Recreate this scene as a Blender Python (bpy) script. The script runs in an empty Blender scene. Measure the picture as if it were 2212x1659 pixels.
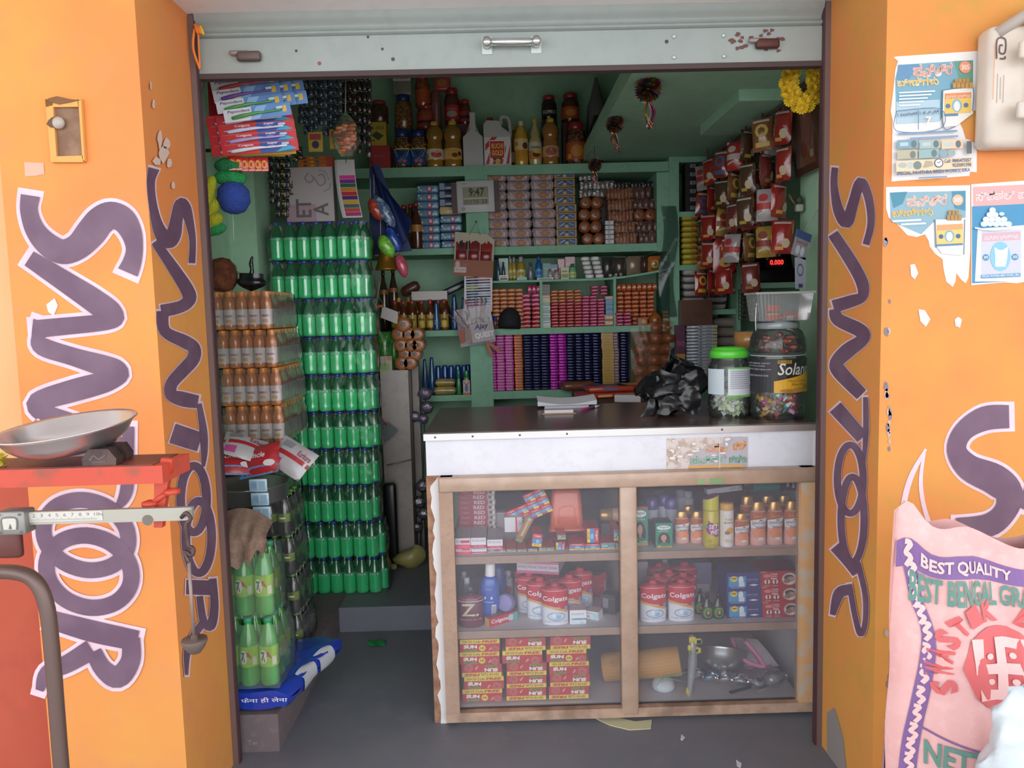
import bpy, math, random
from math import sin, cos, radians as rad
from mathutils import Matrix, Vector, noise
from mathutils.geometry import tessellate_polygon
rnd = random.Random(7)
SC = bpy.context.scene
COL = SC.collection
# ------------------------------------------------------------------ camera
FPX = 1662.0
PITCH, YAW, ROLL = 5.35,0.65,-1.45
CAMLOC = Vector((0,0,1.5))
ROT = (Matrix.Rotation(rad(-YAW),3,'Z') @ Matrix.Rotation(rad(90 - PITCH),3,'X')
       @ Matrix.Rotation(rad(ROLL),3,'Z'))
cd = bpy.data.cameras.new('camera'); cd.sensor_width = 36.0; cd.lens = 36.0 * FPX / 2212.0
cd.clip_start = 0.05; cd.clip_end = 200
cam = bpy.data.objects.new('camera', cd); COL.objects.link(cam)
cam.matrix_world = Matrix.Translation(CAMLOC) @ ROT.to_4x4()
SC.camera = cam
# ------------------------------------------------------------------ world, exposure
w = bpy.data.worlds.new('sky'); SC.world = w; w.use_nodes = True
bg = w.node_tree.nodes['Background']
# bright hazy sky, brighter towards the horizon
_n = w.node_tree; _tc = _n.nodes.new('ShaderNodeTexCoord'); _sp = _n.nodes.new('ShaderNodeSeparateXYZ'); _rp = _n.nodes.new('ShaderNodeValToRGB')
_n.links.new(_tc.outputs['Generated'], _sp.inputs[0]); _n.links.new(_sp.outputs['Z'], _rp.inputs['Fac']); _n.links.new(_rp.outputs['Color'], bg.inputs[0])
_rp.color_ramp.elements[0].color = (.93,.97,1.0,1); _rp.color_ramp.elements[0].position = .30
_rp.color_ramp.elements[1].color = (.22,.24,.27,1); _rp.color_ramp.elements[1].position = .62
bg.inputs[1].default_value = 1.7
# the sun stands behind the shop: its front is in shade, the street before it is lit
_sl = bpy.data.lights.new('sun','SUN'); _sl.energy = 4.0; _sl.angle = .03; _sl.color = (1,.98,.95)
_so = bpy.data.objects.new('sun', _sl); COL.objects.link(_so); _so.rotation_euler = (rad(-32),0, rad(12))
SC.view_settings.view_transform = 'Standard'; SC.view_settings.look = 'None'
SC.view_settings.gamma = 1.0; SC.view_settings.use_curve_mapping = False
SC.view_settings.exposure = 1.08
SC.cycles.max_bounces = 8; SC.cycles.diffuse_bounces = 5; SC.cycles.glossy_bounces = 3
SC.cycles.transmission_bounces = 5; SC.cycles.transparent_max_bounces = 24
SC.cycles.caustics_reflective = False; SC.cycles.caustics_refractive = False
SC.cycles.sample_clamp_indirect = 6.0
# ------------------------------------------------------------------ where a ray meets a depth
def ray(px, py):
    return ROT @ Vector(((px - 1106.0) / FPX, -(py - 829.5) / FPX, -1.0))
def pt(px, py, Y):
    r = ray(px, py); return CAMLOC + r * (Y / r.y)
def ptx(px, py, X):
    r = ray(px, py); return CAMLOC + r * (X / r.x)
def ptz(px, py, Z):
    r = ray(px, py); return CAMLOC + r * ((Z - CAMLOC.z) / r.z)
def xat(px, Y, z):
    py = 668.0
    for _ in range(4):
        p = pt(px, py, Y); py -= (z - p.z) * FPX / Y
    return pt(px, py, Y).x
def slot(pl, pr, ptop, Y, z):
    """centre x, width and height of what fills pl..pr up to ptop when it stands at depth Y on height z"""
    x0, x1 = xat(pl, Y, z), xat(pr, Y, z)
    return (x0 + x1) / 2, x1 - x0, pt((pl + pr) / 2, ptop, Y).z - z
# ------------------------------------------------------------------ materials
def lin(h):
    h = h.lstrip('#'); c = [int(h[i:i + 2],16) / 255 for i in (0,2,4)]
    return tuple(((x + .055) / 1.055) ** 2.4 if x > .04045 else x / 12.92 for x in c) + (1,)
_MC = {}
def M(hexc, r=.5, metal=0., coat=0., bump=None, noise=None, trans=0., emit=0., alpha=1., sss=0., name=None, ior=1.5):
    key = (hexc, r, metal, coat, bump, noise, trans, emit, alpha, sss, ior)
    if key in _MC: return _MC[key]
    m = bpy.data.materials.new(name or ('m_' + hexc)); m.use_nodes = True
    nt = m.node_tree; b = nt.nodes['Principled BSDF']; L = nt.links.new
    b.inputs['Base Color'].default_value = lin(hexc); b.inputs['Roughness'].default_value = r
    b.inputs['Metallic'].default_value = metal; b.inputs['Coat Weight'].default_value = coat
    b.inputs['Coat Roughness'].default_value = .12; b.inputs['IOR'].default_value = ior
    b.inputs['Transmission Weight'].default_value = trans
    if alpha < 1: b.inputs['Alpha'].default_value = alpha
    if emit: b.inputs['Emission Color'].default_value = lin(hexc); b.inputs['Emission Strength'].default_value = emit
    tc = None
    if bump or noise:
        tc = nt.nodes.new('ShaderNodeTexCoord')
    if noise:
        h2, sc, lo, hi = noise
        n = nt.nodes.new('ShaderNodeTexNoise'); n.inputs['Scale'].default_value = sc; n.inputs['Detail'].default_value = 5
        L(tc.outputs['Object'], n.inputs['Vector'])
        rp = nt.nodes.new('ShaderNodeValToRGB'); rp.color_ramp.elements[0].position = lo; rp.color_ramp.elements[1].position = hi
        rp.color_ramp.elements[0].color = lin(hexc); rp.color_ramp.elements[1].color = lin(h2)
        L(n.outputs['Fac'], rp.inputs['Fac']); L(rp.outputs['Color'], b.inputs['Base Color'])
    if bump:
        n = nt.nodes.new('ShaderNodeTexNoise'); n.inputs['Scale'].default_value = bump[0]; n.inputs['Detail'].default_value = 3
        L(tc.outputs['Object'], n.inputs['Vector'])
        bp = nt.nodes.new('ShaderNodeBump'); bp.inputs['Strength'].default_value = bump[1]; bp.inputs['Distance'].default_value = .01
        L(n.outputs['Fac'], bp.inputs['Height']); L(bp.outputs['Normal'], b.inputs['Normal'])
    _MC[key] = m; return m
def film(hexc, dens, gloss=.12, rough=.12, bump=None):
    """thin clear plastic or dusty glass: mostly see-through, a little of its own colour, a glossy skin"""
    key = ('film', hexc, dens, gloss, rough, bump)
    if key in _MC: return _MC[key]
    m = bpy.data.materials.new('clear_' + hexc); m.use_nodes = True
    nt = m.node_tree; nt.nodes.clear(); L = nt.links.new; N = nt.nodes.new
    out = N('ShaderNodeOutputMaterial'); t = N('ShaderNodeBsdfTransparent'); d = N('ShaderNodeBsdfDiffuse'); g = N('ShaderNodeBsdfGlossy')
    d.inputs[0].default_value = lin(hexc); g.inputs['Roughness'].default_value = rough; g.inputs['Color'].default_value = (1,1,1,1)
    m1 = N('ShaderNodeMixShader'); m2 = N('ShaderNodeMixShader'); m1.inputs[0].default_value = dens
    L(t.outputs[0], m1.inputs[1]); L(d.outputs[0], m1.inputs[2])
    fr = N('ShaderNodeFresnel'); fr.inputs[0].default_value = 1.0 + gloss * 3
    L(fr.outputs[0], m2.inputs[0]); L(m1.outputs[0], m2.inputs[1]); L(g.outputs[0], m2.inputs[2]); L(m2.outputs[0], out.inputs[0])
    if bump:
        tc = N('ShaderNodeTexCoord'); n = N('ShaderNodeTexNoise'); n.inputs['Scale'].default_value = bump[0]
        L(tc.outputs['Object'], n.inputs['Vector']); bp = N('ShaderNodeBump'); bp.inputs['Strength'].default_value = bump[1]; bp.inputs['Distance'].default_value = .01
        L(n.outputs['Fac'], bp.inputs['Height']); L(bp.outputs['Normal'], g.inputs['Normal']); L(bp.outputs['Normal'], fr.inputs['Normal'])
    _MC[key] = m; return m
def mm(c):
    if isinstance(c, str): return M(c)
    return c
# ------------------------------------------------------------------ text as outlines
_TC = {}
def glyphs(s, bold=0., shear=0.):
    k = (s, bold, shear)
    if k not in _TC:
        cu = bpy.data.curves.new('t','FONT'); cu.body = s; cu.resolution_u = 2; cu.shear = shear; cu.offset = bold
        ob = bpy.data.objects.new('t', cu); me = ob.to_mesh()
        vs = [(v.co.x, v.co.y) for v in me.vertices]; fs = [tuple(p.vertices) for p in me.polygons]
        ob.to_mesh_clear(); bpy.data.objects.remove(ob); bpy.data.curves.remove(cu)
        if vs:
            x0 = min(v[0] for v in vs); x1 = max(v[0] for v in vs); y0 = min(v[1] for v in vs); y1 = max(v[1] for v in vs)
            vs = [((x - x0) / max(x1 - x0,1e-6),(y - y0) / max(y1 - y0,1e-6)) for x, y in vs]
        _TC[k] = (vs, fs)
    return _TC[k]
def crom(p, n=5, closed=False):
    """smooth polyline through points (any tuple length)"""
    out = []; N = len(p); segs = N if closed else N - 1
    for i in range(segs):
        if closed: a, b, c, d = p[(i - 1) % N], p[i], p[(i + 1) % N], p[(i + 2) % N]
        else: a, b, c, d = p[max(i - 1,0)], p[i], p[i + 1], p[min(i + 2, N - 1)]
        for k in range(n):
            t = k / n; t2 = t * t; t3 = t2 * t
            out.append(tuple(.5 * (2 * q + (r - o) * t + (2 * o - 5 * q + 4 * r - s) * t2 + (3 * q - o - 3 * r + s) * t3) for o, q, r, s in zip(a, b, c, d)))
    if not closed: out.append(tuple(p[-1]))
    return out
# ------------------------------------------------------------------ mesh builder
class MB:
    def __init__(s): s.v = []; s.f = []; s.mi = []; s.sm = []; s.mats = []
    def k(s, mat):
        mat = mm(mat)
        if mat not in s.mats: s.mats.append(mat)
        return s.mats.index(mat)
    def add(s, vs, fs, mat, smooth=False):
        o = len(s.v); i = s.k(mat); s.v.extend([tuple(v) for v in vs])
        for f in fs: s.f.append(tuple(o + j for j in f)); s.mi.append(i); s.sm.append(smooth)
        return s
    def box(s, x0, x1, y0, y1, z0, z1, mat):
        v = [(x, y, z) for x in (x0, x1) for y in (y0, y1) for z in (z0, z1)]
        return s.add(v, [(0,1,3,2),(4,6,7,5),(0,4,5,1),(2,3,7,6),(0,2,6,4),(1,5,7,3)], mat)
    def cbox(s, c, w, d, h, mat, ch=0.):
        """box standing on c, with chamfered edges"""
        cx, cy, cz = c
        if ch <= 0: return s.box(cx - w / 2, cx + w / 2, cy - d / 2, cy + d / 2, cz, cz + h, mat)
        return s.pillow(c, w, d, h, ch, mat, n=1, smooth=False)
    def pillow(s, c, w, d, h, r, mat, n=2, smooth=True, puff=0.):
        """rounded block standing on c, long axis x; puff swells the middle"""
        cx, cy, cz = c; r = min(r, w / 2.01, d / 2.01, h / 2.01); secs = []
        def ring(x, ins):
            pts = []; hd, hh = d / 2 - ins, h / 2 - ins; rr = max(r - ins, 1e-4)
            for qx, qz, a0 in ((1,1,0),(-1,1,90),(-1,-1,180),(1,-1,270)):
                for k in range(n + 1):
                    a = rad(a0 + 90 * k / n); pts.append((x, cy + qx * (hd - rr) + rr * cos(a), cz + h / 2 + qz * (hh - rr) + rr * sin(a)))
            return pts
        xs = [(-w / 2 + r - r * cos(math.pi / 2 * k / n), r - r * sin(math.pi / 2 * k / n)) for k in range(n + 1)]
        xs += [(-x, i) for x, i in reversed(xs)]
        rings = [ring(cx + x, i) for x, i in xs]; m = len(rings[0]); v = [p for q in rings for p in q]; f = []
        for i in range(len(rings) - 1):
            for j in range(m): f.append((i * m + j, (i + 1) * m + j, (i + 1) * m + (j + 1) % m, i * m + (j + 1) % m))
        f.append(tuple(range(m))); f.append(tuple(range((len(rings) - 1) * m, len(rings) * m))[::-1])
        return s.add(v, f, mat, smooth)
    def lathe(s, prof, mat, c=(0,0,0), seg=16, sx=1., sy=1., smooth=True, cap=True):
        v = []; f = []; n = len(prof)
        for r, z in prof:
            for j in range(seg):
                a = 2 * math.pi * j / seg; v.append((c[0] + sx * r * cos(a), c[1] + sy * r * sin(a), c[2] + z))
        for i in range(n - 1):
            for j in range(seg): f.append((i * seg + j, i * seg + (j + 1) % seg, (i + 1) * seg + (j + 1) % seg, (i + 1) * seg + j))
        if cap:
            f.append(tuple(range(seg))[::-1]); f.append(tuple(range((n - 1) * seg, n * seg)))
        return s.add(v, f, mat, smooth)
    def cyl(s, a, b, r, mat, seg=12, r2=None, smooth=True):
        return s.tube([a, b], r, mat, seg, r2, smooth)
    def tube(s, path, r, mat, seg=8, r2=None, smooth=True):
        P = [Vector(p) for p in path]; n = len(P); v = []; f = []
        t0 = (P[1] - P[0]).normalized(); up = Vector((0,0,1)) if abs(t0.z) < .9 else Vector((1,0,0))
        x = t0.cross(up).normalized()
        for i, p in enumerate(P):
            t = (P[min(i + 1, n - 1)] - P[max(i - 1,0)]).normalized(); x = (x - t * x.dot(t)).normalized(); y = t.cross(x)
            rr = r[i] if isinstance(r, (list, tuple)) else (r if r2 is None else r + (r2 - r) * i / (n - 1))
            for j in range(seg):
                a = 2 * math.pi * j / seg; v.append(p + x * (rr * cos(a)) + y * (rr * sin(a)))
        for i in range(n - 1):
            for j in range(seg): f.append((i * seg + j, i * seg + (j + 1) % seg, (i + 1) * seg + (j + 1) % seg, (i + 1) * seg + j))
        f.append(tuple(range(seg))[::-1]); f.append(tuple(range((n - 1) * seg, n * seg)))
        return s.add(v, f, mat, smooth)
    def grid(s, fn, nu, nv, mat, smooth=True, wrap=False):
        v = [fn(i / nu, j / nv) for i in range(nu + 1) for j in range(nv + 1)]
        f = [(i * (nv + 1) + j, (i + 1) * (nv + 1) + j, (i + 1) * (nv + 1) + j + 1, i * (nv + 1) + j + 1) for i in range(nu) for j in range(nv)]
        return s.add(v, f, mat, smooth)
    def poly(s, pts, mat):
        P = [Vector(p) for p in pts]; return s.add(P, tessellate_polygon([P]), mat)
    def prism(s, pts, vec, mat, smooth=False):
        """outline pts pushed along vec: both faces and the sides"""
        P = [Vector(p) for p in pts]; n = len(P); V = Vector(vec); t = tessellate_polygon([P])
        f = [tuple(q) for q in t] + [tuple(i + n for i in q)[::-1] for q in t]
        s.add(P + [p + V for p in P], f, mat)
        return s.add(P + [p + V for p in P],[(i, (i + 1) % n, n + (i + 1) % n, n + i) for i in range(n)], mat, smooth)
    def stroke(s, mp, pts, mat, eps=0., asp=1., grow=0., ext=0., n=5, closed=False, curve=True):
        """ribbon along pts (x, y, width) in the plane of mp"""
        p = crom(pts, n, closed) if curve else list(pts)
        if ext and not closed:
            (x, y, q),(x2, y2, _) = p[0], p[1]; d = math.hypot(x - x2, y - y2) or 1; p[0] = (x + (x - x2) / d * ext, y + (y - y2) / d * ext, q)
            (x, y, q),(x2, y2, _) = p[-1], p[-2]; d = math.hypot(x - x2, y - y2) or 1; p[-1] = (x + (x - x2) / d * ext, y + (y - y2) / d * ext, q)
        v = []; N = len(p)
        for i, (x, y, q) in enumerate(p):
            a = p[(i - 1) % N] if closed else p[max(i - 1,0)]; b = p[(i + 1) % N] if closed else p[min(i + 1, N - 1)]
            dx, dy = (b[0] - a[0]) * asp, b[1] - a[1]; d = math.hypot(dx, dy) or 1; h = q / 2 + grow
            e = eps + i * 8e-6; v += [mp(x - dy / d * h / asp, y + dx / d * h, e), mp(x + dy / d * h / asp, y - dx / d * h, e)]
        f = [(2 * i, 2 * i + 1,2 * i + 3,2 * i + 2) for i in range(N - 1)]
        if closed: f.append((2 * N - 2,2 * N - 1,1,0))
        return s.add(v, f, mat)
    def text(s, mp, t, x0, y0, x1, y1, mat, eps=0., bold=0., shear=0.):
        vs, fs = glyphs(t, bold, shear)
        return s.add([mp(x0 + (x1 - x0) * x, y0 + (y1 - y0) * y, eps) for x, y in vs], fs, mat)
    def decals(s, mp, specs, asp=1., e0=.0006, de=.0004, nx=1):
        for i, d in enumerate(specs):
            e = e0 + de * i; k = d[0]
            if k == 'r':
                _, a, b, c, q, m = d
                for j in range(nx):
                    u0 = a + (c - a) * j / nx; u1 = a + (c - a) * (j + 1) / nx
                    s.add([mp(u0, b, e), mp(u1, b, e), mp(u1, q, e), mp(u0, q, e)],[(0,1,2,3)], m)
            elif k == 'e':
                _, a, b, rx, ry, m = d; n = 18
                if nx > 1:
                    K = 8; up = []
                    for j in range(K + 1):
                        t = -1 + 2 * j / K; q = math.sqrt(max(0,1 - t * t)); up += [mp(a + rx * t, b - ry * q, e), mp(a + rx * t, b + ry * q, e)]
                    s.add(up, [(2 * j, 2 * j + 2,2 * j + 3,2 * j + 1) for j in range(K)], m); continue
                s.add([mp(a + rx * cos(6.2832 * j / n), b + ry * sin(6.2832 * j / n), e) for j in range(n)],[tuple(range(n))], m)
            elif k == 'b':
                _, lo, hi, m = d; n = len(lo) - 1; up = []
                for j in range(n + 1): up += [mp(lo[j][0], lo[j][1], e), mp(hi[j][0], hi[j][1], e)]
                s.add(up, [(2 * j, 2 * j + 2,2 * j + 3,2 * j + 1) for j in range(n)], m)
            elif k == 't':
                s.text(mp, d[1], d[2], d[3], d[4], d[5], d[6], e, *(d[7:]))
            elif k == 'u':
                vs, fs = glyphs(d[1], d[7] if len(d) > 7 else 0.); _, _, a, b, c, q, m = d[:7]
                s.add([mp(a + (c - a) * (1 - y), b + (q - b) * x, e) for x, y in vs], fs, m)
            elif k == 'p':
                pts = [mp(x, y, e) for x, y in d[1]]; tr = tessellate_polygon([[Vector((x, y, 0)) for x, y in d[1]]]); s.add(pts, tr, d[2])
            elif k == 's':
                s.stroke(mp, [(x, y, d[2]) for x, y in d[1]], d[3], e, asp, closed=len(d) > 4 and d[4])
        return s
    def build(s, name, parent=None, loc=None, rot=None):
        me = bpy.data.meshes.new(name); me.from_pydata(s.v, [], s.f)
        for m in s.mats: me.materials.append(m)
        if s.f:
            me.polygons.foreach_set('material_index', s.mi); me.polygons.foreach_set('use_smooth', s.sm)
        me.update()
        o = bpy.data.objects.new(name, me); COL.objects.link(o)
        if parent: o.parent = parent
        if loc is not None: o.location = loc
        if rot is not None: o.rotation_euler = rot
        return o
def plane(o, u, v, flip=1):
    o, u, v = Vector(o), Vector(u), Vector(v); n = u.cross(v).normalized() * flip
    return lambda x, y, e=0.: o + u * x + v * y + n * e
def front(w, h, y, x0=None, z0=0.):
    """front face, seen from -y, of something w wide and h tall centred on x = 0"""
    return plane(((-w / 2) if x0 is None else x0, y, z0),(w, 0,0),(0,0, h))
def wrapf(R, z0, h, arc=math.pi, sy=1.):
    """x 0..1 across the front half of a round body, y up"""
    def f(x, y, e=0.):
        a = (x - .5) * arc; return Vector(((R + e) * sin(a),-(R + e) * sy * cos(a), z0 + h * y))
    return f
def tag(o, label, cat, group=None, kind=None):
    o['label'] = label; o['category'] = cat
    if group: o['group'] = group
    if kind: o['kind'] = kind
    return o
def empty(name, loc=(0,0,0), rot=(0,0,0)):
    o = bpy.data.objects.new(name, None); COL.objects.link(o); o.location = loc; o.rotation_euler = rot; o.empty_display_size = .05; return o
def struct(mb, name, parent=None):
    o = mb.build(name, parent)
    if parent is None: o['kind'] = 'structure'
    return o
KIDS = {}
def kids(o):
    if o.name not in KIDS: KIDS[o.name] = [c for c in COL.objects if c.parent == o]
    return KIDS[o.name]
_ready = {}
def place(proto, loc, label, cat, group=None, rot=(0,0,0), sc=None):
    """first call moves the prototype itself, later ones copy it with its parts and sub-parts"""
    if proto.name not in _ready:
        ch = [(c, [g for g in COL.objects if g.parent == c]) for c in COL.objects if c.parent == proto]
        _ready[proto.name] = ch; o = proto
    else:
        o = proto.copy(); COL.objects.link(o)
        for c, gs in _ready[proto.name]:
            d = c.copy(); COL.objects.link(d); d.parent = o
            for g in gs:
                h = g.copy(); COL.objects.link(h); h.parent = d
    o.location = loc; o.rotation_euler = rot
    if sc is not None: o.scale = sc if isinstance(sc, (tuple, list)) else (sc, sc, sc)
    return tag(o, label, cat, group)
ORD = 'first second third fourth fifth sixth seventh eighth ninth tenth eleventh twelfth thirteenth fourteenth fifteenth sixteenth seventeenth eighteenth nineteenth twentieth'.split()
ORD += ['twenty-' + q for q in ORD[:9]]
def jit(a): return rnd.uniform(-a, a)
# ================================================================== the setting
YS, YF = 2.50,2.13
XL, XR = pt(447,668, YS).x, pt(1783,668, YS).x
XWL, XWR = -1.28,1.27                      # inner side walls
YSH, YBW = 4.50,4.88                       # front of the back shelves, back wall
ZPL = 0.136
ZP = 0.12                                   # raised floor inside
ZLO = 2.36                                  # underside of the loft
def wallmat(name, base, second, third, chips=None, sc=2.2, rough=.75):
    m = bpy.data.materials.new(name); m.use_nodes = True; nt = m.node_tree; N = nt.nodes.new; L = nt.links.new
    b = nt.nodes['Principled BSDF']; b.inputs['Roughness'].default_value = rough
    tc = N('ShaderNodeTexCoord'); n1 = N('ShaderNodeTexNoise'); n1.inputs['Scale'].default_value = sc; n1.inputs['Detail'].default_value = 4
    n2 = N('ShaderNodeTexNoise'); n2.inputs['Scale'].default_value = sc * 7; n2.inputs['Detail'].default_value = 8
    mp = N('ShaderNodeMapping'); mp.inputs['Location'].default_value = (3.1,1.7,.4)
    L(tc.outputs['Object'], n1.inputs['Vector']); L(tc.outputs['Object'], mp.inputs['Vector']); L(mp.outputs[0], n2.inputs['Vector'])
    r1 = N('ShaderNodeValToRGB'); e = r1.color_ramp.elements; e[0].position = .38; e[0].color = lin(base); e[1].position = .62; e[1].color = lin(second)
    L(n1.outputs['Fac'], r1.inputs['Fac'])
    r2 = N('ShaderNodeValToRGB'); e = r2.color_ramp.elements; e[0].position = .5; e[0].color = (0,0,0,1); e[1].position = .75; e[1].color = (.6,.6,.6,1)
    L(n2.outputs['Fac'], r2.inputs['Fac'])
    mx = N('ShaderNodeMix'); mx.data_type = 'RGBA'; L(r2.outputs['Color'], mx.inputs['Factor']); L(r1.outputs['Color'], mx.inputs['A']); mx.inputs['B'].default_value = lin(third)
    last = mx.outputs['Result']
    if chips:
        n3 = N('ShaderNodeTexNoise'); n3.inputs['Scale'].default_value = chips[1]; n3.inputs['Detail'].default_value = 6; L(tc.outputs['Object'], n3.inputs['Vector'])
        r3 = N('ShaderNodeValToRGB'); e = r3.color_ramp.elements; e[0].position = chips[2]; e[0].color = (0,0,0,1); e[1].position = chips[2] + .02; e[1].color = (1,1,1,1)
        L(n3.outputs['Fac'], r3.inputs['Fac']); m2 = N('ShaderNodeMix'); m2.data_type = 'RGBA'; L(r3.outputs['Color'], m2.inputs['Factor'])
        L(last, m2.inputs['A']); m2.inputs['B'].default_value = lin(chips[0]); last = m2.outputs['Result']
    L(last, b.inputs['Base Color'])
    bp = N('ShaderNodeBump'); bp.inputs['Strength'].default_value = .25; bp.inputs['Distance'].default_value = .004; L(n2.outputs['Fac'], bp.inputs['Height']); L(bp.outputs[0], b.inputs['Normal'])
    return m
ORANGE = wallmat('orange_wall_paint','dc8648','da984a','d68a58',('d9cdd0',6,.80),1.5)
ORANGE2 = wallmat('orange_wall_paint_patched','d98447','d09646','b8923f',('9a92a0',7,.73),1.7)
PALEO = wallmat('pale_orange_paint','dcae7c','d8a874','d9b080')
REDDADO = wallmat('red_dado_paint','b4523a','ac4a34','a24634')
GREEN = wallmat('green_limewash','a8d0b0','a2c8aa','94b89c',('7c9480',5,.80))
GREEN2 = wallmat('green_shelf_paint','86b69a','80ae92','729c82', None, 5)
GREENL = wallmat('green_loft_paint','a2ccb0','9cc4aa','90b69e', None, 3)
CEMENT = wallmat('dark_cement','70737e','7a7c86','827f88',('9a9a9e',30,.78),1.6,.55)
CEMENT2 = wallmat('dusty_cement','6f6468','75696b','84787a', None, 4,.8)
SOFF = wallmat('white_soffit','f4f2f2','f0eeee','e8e6e6', None, 2)
SHUT = wallmat('shutter_paint','98a19e','939c99','8c9693',('8a7a78',14,.80),3,.45)
BROWN = M('4a3034',.6, name='guide_brown')
b = MB(); b.box(-14,14,-16, YF - .05,-.5,-.12, M('c6c4c2',.9, noise=('b6b4b2',3., .4,.6))); struct(b, 'ground')
b = MB()
b.box(-1.6,2.4,1.95,5.2,-.5,0, CEMENT); struct(b, 'floor')
b = MB(); b.box(-.81,2.3,3.555, YBW, 0, ZP, CEMENT); b.box(XWL, -.81,3.70, YBW, 0, ZP, CEMENT); struct(b, 'floor_step')
b = MB(); b.box(XWL, -.81,2.555,3.70,0, ZPL, CEMENT2); b.decals(plane((xat(528,2.555,.04),2.555,.02),(.05,0,0),(0,0,.03)),[('t','Tw',.2,.2,.9,.8,'988c8a')]); struct(b, 'floor_plinth')
# outer walls: front faces at YF, reveals back to the shutter
PXL = pt(27,668, YF).x; ZSO = pt(900,21, YS - .02).z
b = MB(); b.box(PXL, XL, YF, YS + .02,-.5, ZSO + .004, ORANGE); wl = struct(b, 'wall_left')
b = MB(); b.box(-6, PXL, YF + .10, YF + .3, pt(10,1052, YF + .1).z, ZSO + .003, PALEO); b.box(-6, PXL, YF + .10, YF + .3,-.5, pt(10,1052, YF + .1).z, REDDADO); struct(b, 'wall_left_recess')
b = MB(); b.box(XR, 6, YF, YS + .02,-.5, ZSO + .004, ORANGE2); wr = struct(b, 'wall_right')
b = MB(); b.box(-6,6, YF, YS + .02, ZSO + .004,4.2, SOFF); struct(b, 'wall_lintel')
b = MB(); b.box(-6,6,-.3, YF + .1,3.0,3.1, SOFF); struct(b, 'added_sky_blocker')  # unseen slab, added to hold overhead sky light off the shop front
# inner shell
b = MB(); b.box(XWL - .12, XWL, YS + .02, YBW + .1,0,2.95, GREEN); struct(b, 'wall_inner_left')
b = MB(); b.box(XWL, -1.15,3.715,3.95, ZP, 2.95, GREEN); struct(b, 'wall_pier_left')
b = MB(); b.box(XWR, XWR + .12, YS + .02,3.28,0,2.95, GREEN); struct(b, 'wall_inner_right')
b = MB(); b.box(XWR + .12,2.4,3.16,3.28,0,2.95, GREEN); b.box(2.3,2.4,3.28, YBW, 0,2.95, GREENL); struct(b, 'wall_side_room')
b = MB(); b.box(XWL - .12,2.4, YBW, YBW + .12,0,2.95, GREEN); struct(b, 'wall_back')
b = MB(); b.box(XWL - .12,2.4, YS + .02, YBW + .1,2.95,3.05, GREEN); struct(b, 'ceiling')
b = MB(); b.box(.50,2.3,2.62, YBW, ZLO, ZLO + .08, GREENL)
b.box(.97,2.3,3.15,3.75, ZLO - .045, ZLO, GREENL); struct(b, 'ceiling_loft')
# shutter guides
for nm, x0, x1 in (('trim_left', XL - .004, XL + .022),('trim_right', XR - .022, XR + .004)):
    b = MB(); b.box(x0, x1, YS - .012, YS + .012,0, ZSO, BROWN)
    b.box(x0 + .005, x1 - .004, YS - .016, YS - .01,0, ZSO, M('6d5a58',.5)); struct(b, nm)
# ---- the painted lettering on the walls: dark purple with a pale lilac edge
PURP = M('654a60',.6, noise=('72586c',9., .4,.65)); LILAC = M('e2c6d2',.7, noise=('d8b8c4',14., .4,.7))
def wordpaint(mp, strokes, grow, name, parent):
    a = MB(); c = MB()
    for i, st in enumerate(strokes):
        cl = st[0] == 'o'; p = st[1:] if cl else st
        a.stroke(mp, p, LILAC, .0008 + i * .0003, grow=grow * 1.15, ext=grow * 1.5, closed=cl); c.stroke(mp, p, PURP, .0042 + i * .0003, grow=grow * .25, closed=cl)
    a.build('lettering_edge', parent); c.build(name, parent)
def ell(cx, cy, rx, ry, w, tilt=0., n=10):
    c, s = cos(rad(tilt)), sin(rad(tilt)); o = ['o']
    for k in range(n):
        a = 6.2832 * k / n; x, y = rx * cos(a), ry * sin(a); o.append((cx + x * c - y * s, cy + x * s + y * c, w))
    return o
mpF = lambda x, y, e=0.: pt(x, y, YF - e)
def c0(l): return [(x / 3.19,380 + y / 3.19, q / 3.19) for x, y, q in l]
def c1(l): return [(x / 2.025,840 + y / 2.025, q / 2.025) for x, y, q in l]
LF = [c0([(208,135,118),(198,240,105),(240,370,120),(325,470,145),(430,522,155),(535,485,165),(625,390,190),(690,310,185),(765,272,175),(850,305,160),(905,395,130),(925,500,102),(910,590,112),(880,665,130)]),
      c0([(200,568,100),(450,730,130),(640,855,150),(760,945,150),(790,985,100),(700,1010,100),(450,1035,105),(232,1056,108)]),
      c0([(290,1005,115),(262,1100,75),(290,1175,110),(500,1245,110),(700,1305,130),(800,1340,130),(825,1375,100),(720,1420,130),(500,1480,140),(255,1560,120),(290,1640,100),(320,1650,120),(560,1740,140),(800,1830,120)]),
      c1([(562,165,40),(558,300,46),(556,420,48),(540,480,40),(505,530,12)]), c1([(556,250,80),(300,300,80)]),
      [('o')] + c1(ell(375,640,190,150,60,18)[1:]),[('o')] + c1(ell(388,800,190,155,62,18)[1:]),
      c1([(215,1008,70),(400,1060,85),(600,1103,80)]), c1([(572,1090,70),(570,1190,75),(515,1262,85),(450,1225,70),(408,1150,60)]),
      c1([(400,1140,80),(300,1200,70),(205,1245,60),(172,1320,26)])]
wordpaint(mpF, LF, 9,'painted_lettering', wl)
mpL = lambda x, y, e=0.: ptx(x, y, XL + e)
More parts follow.
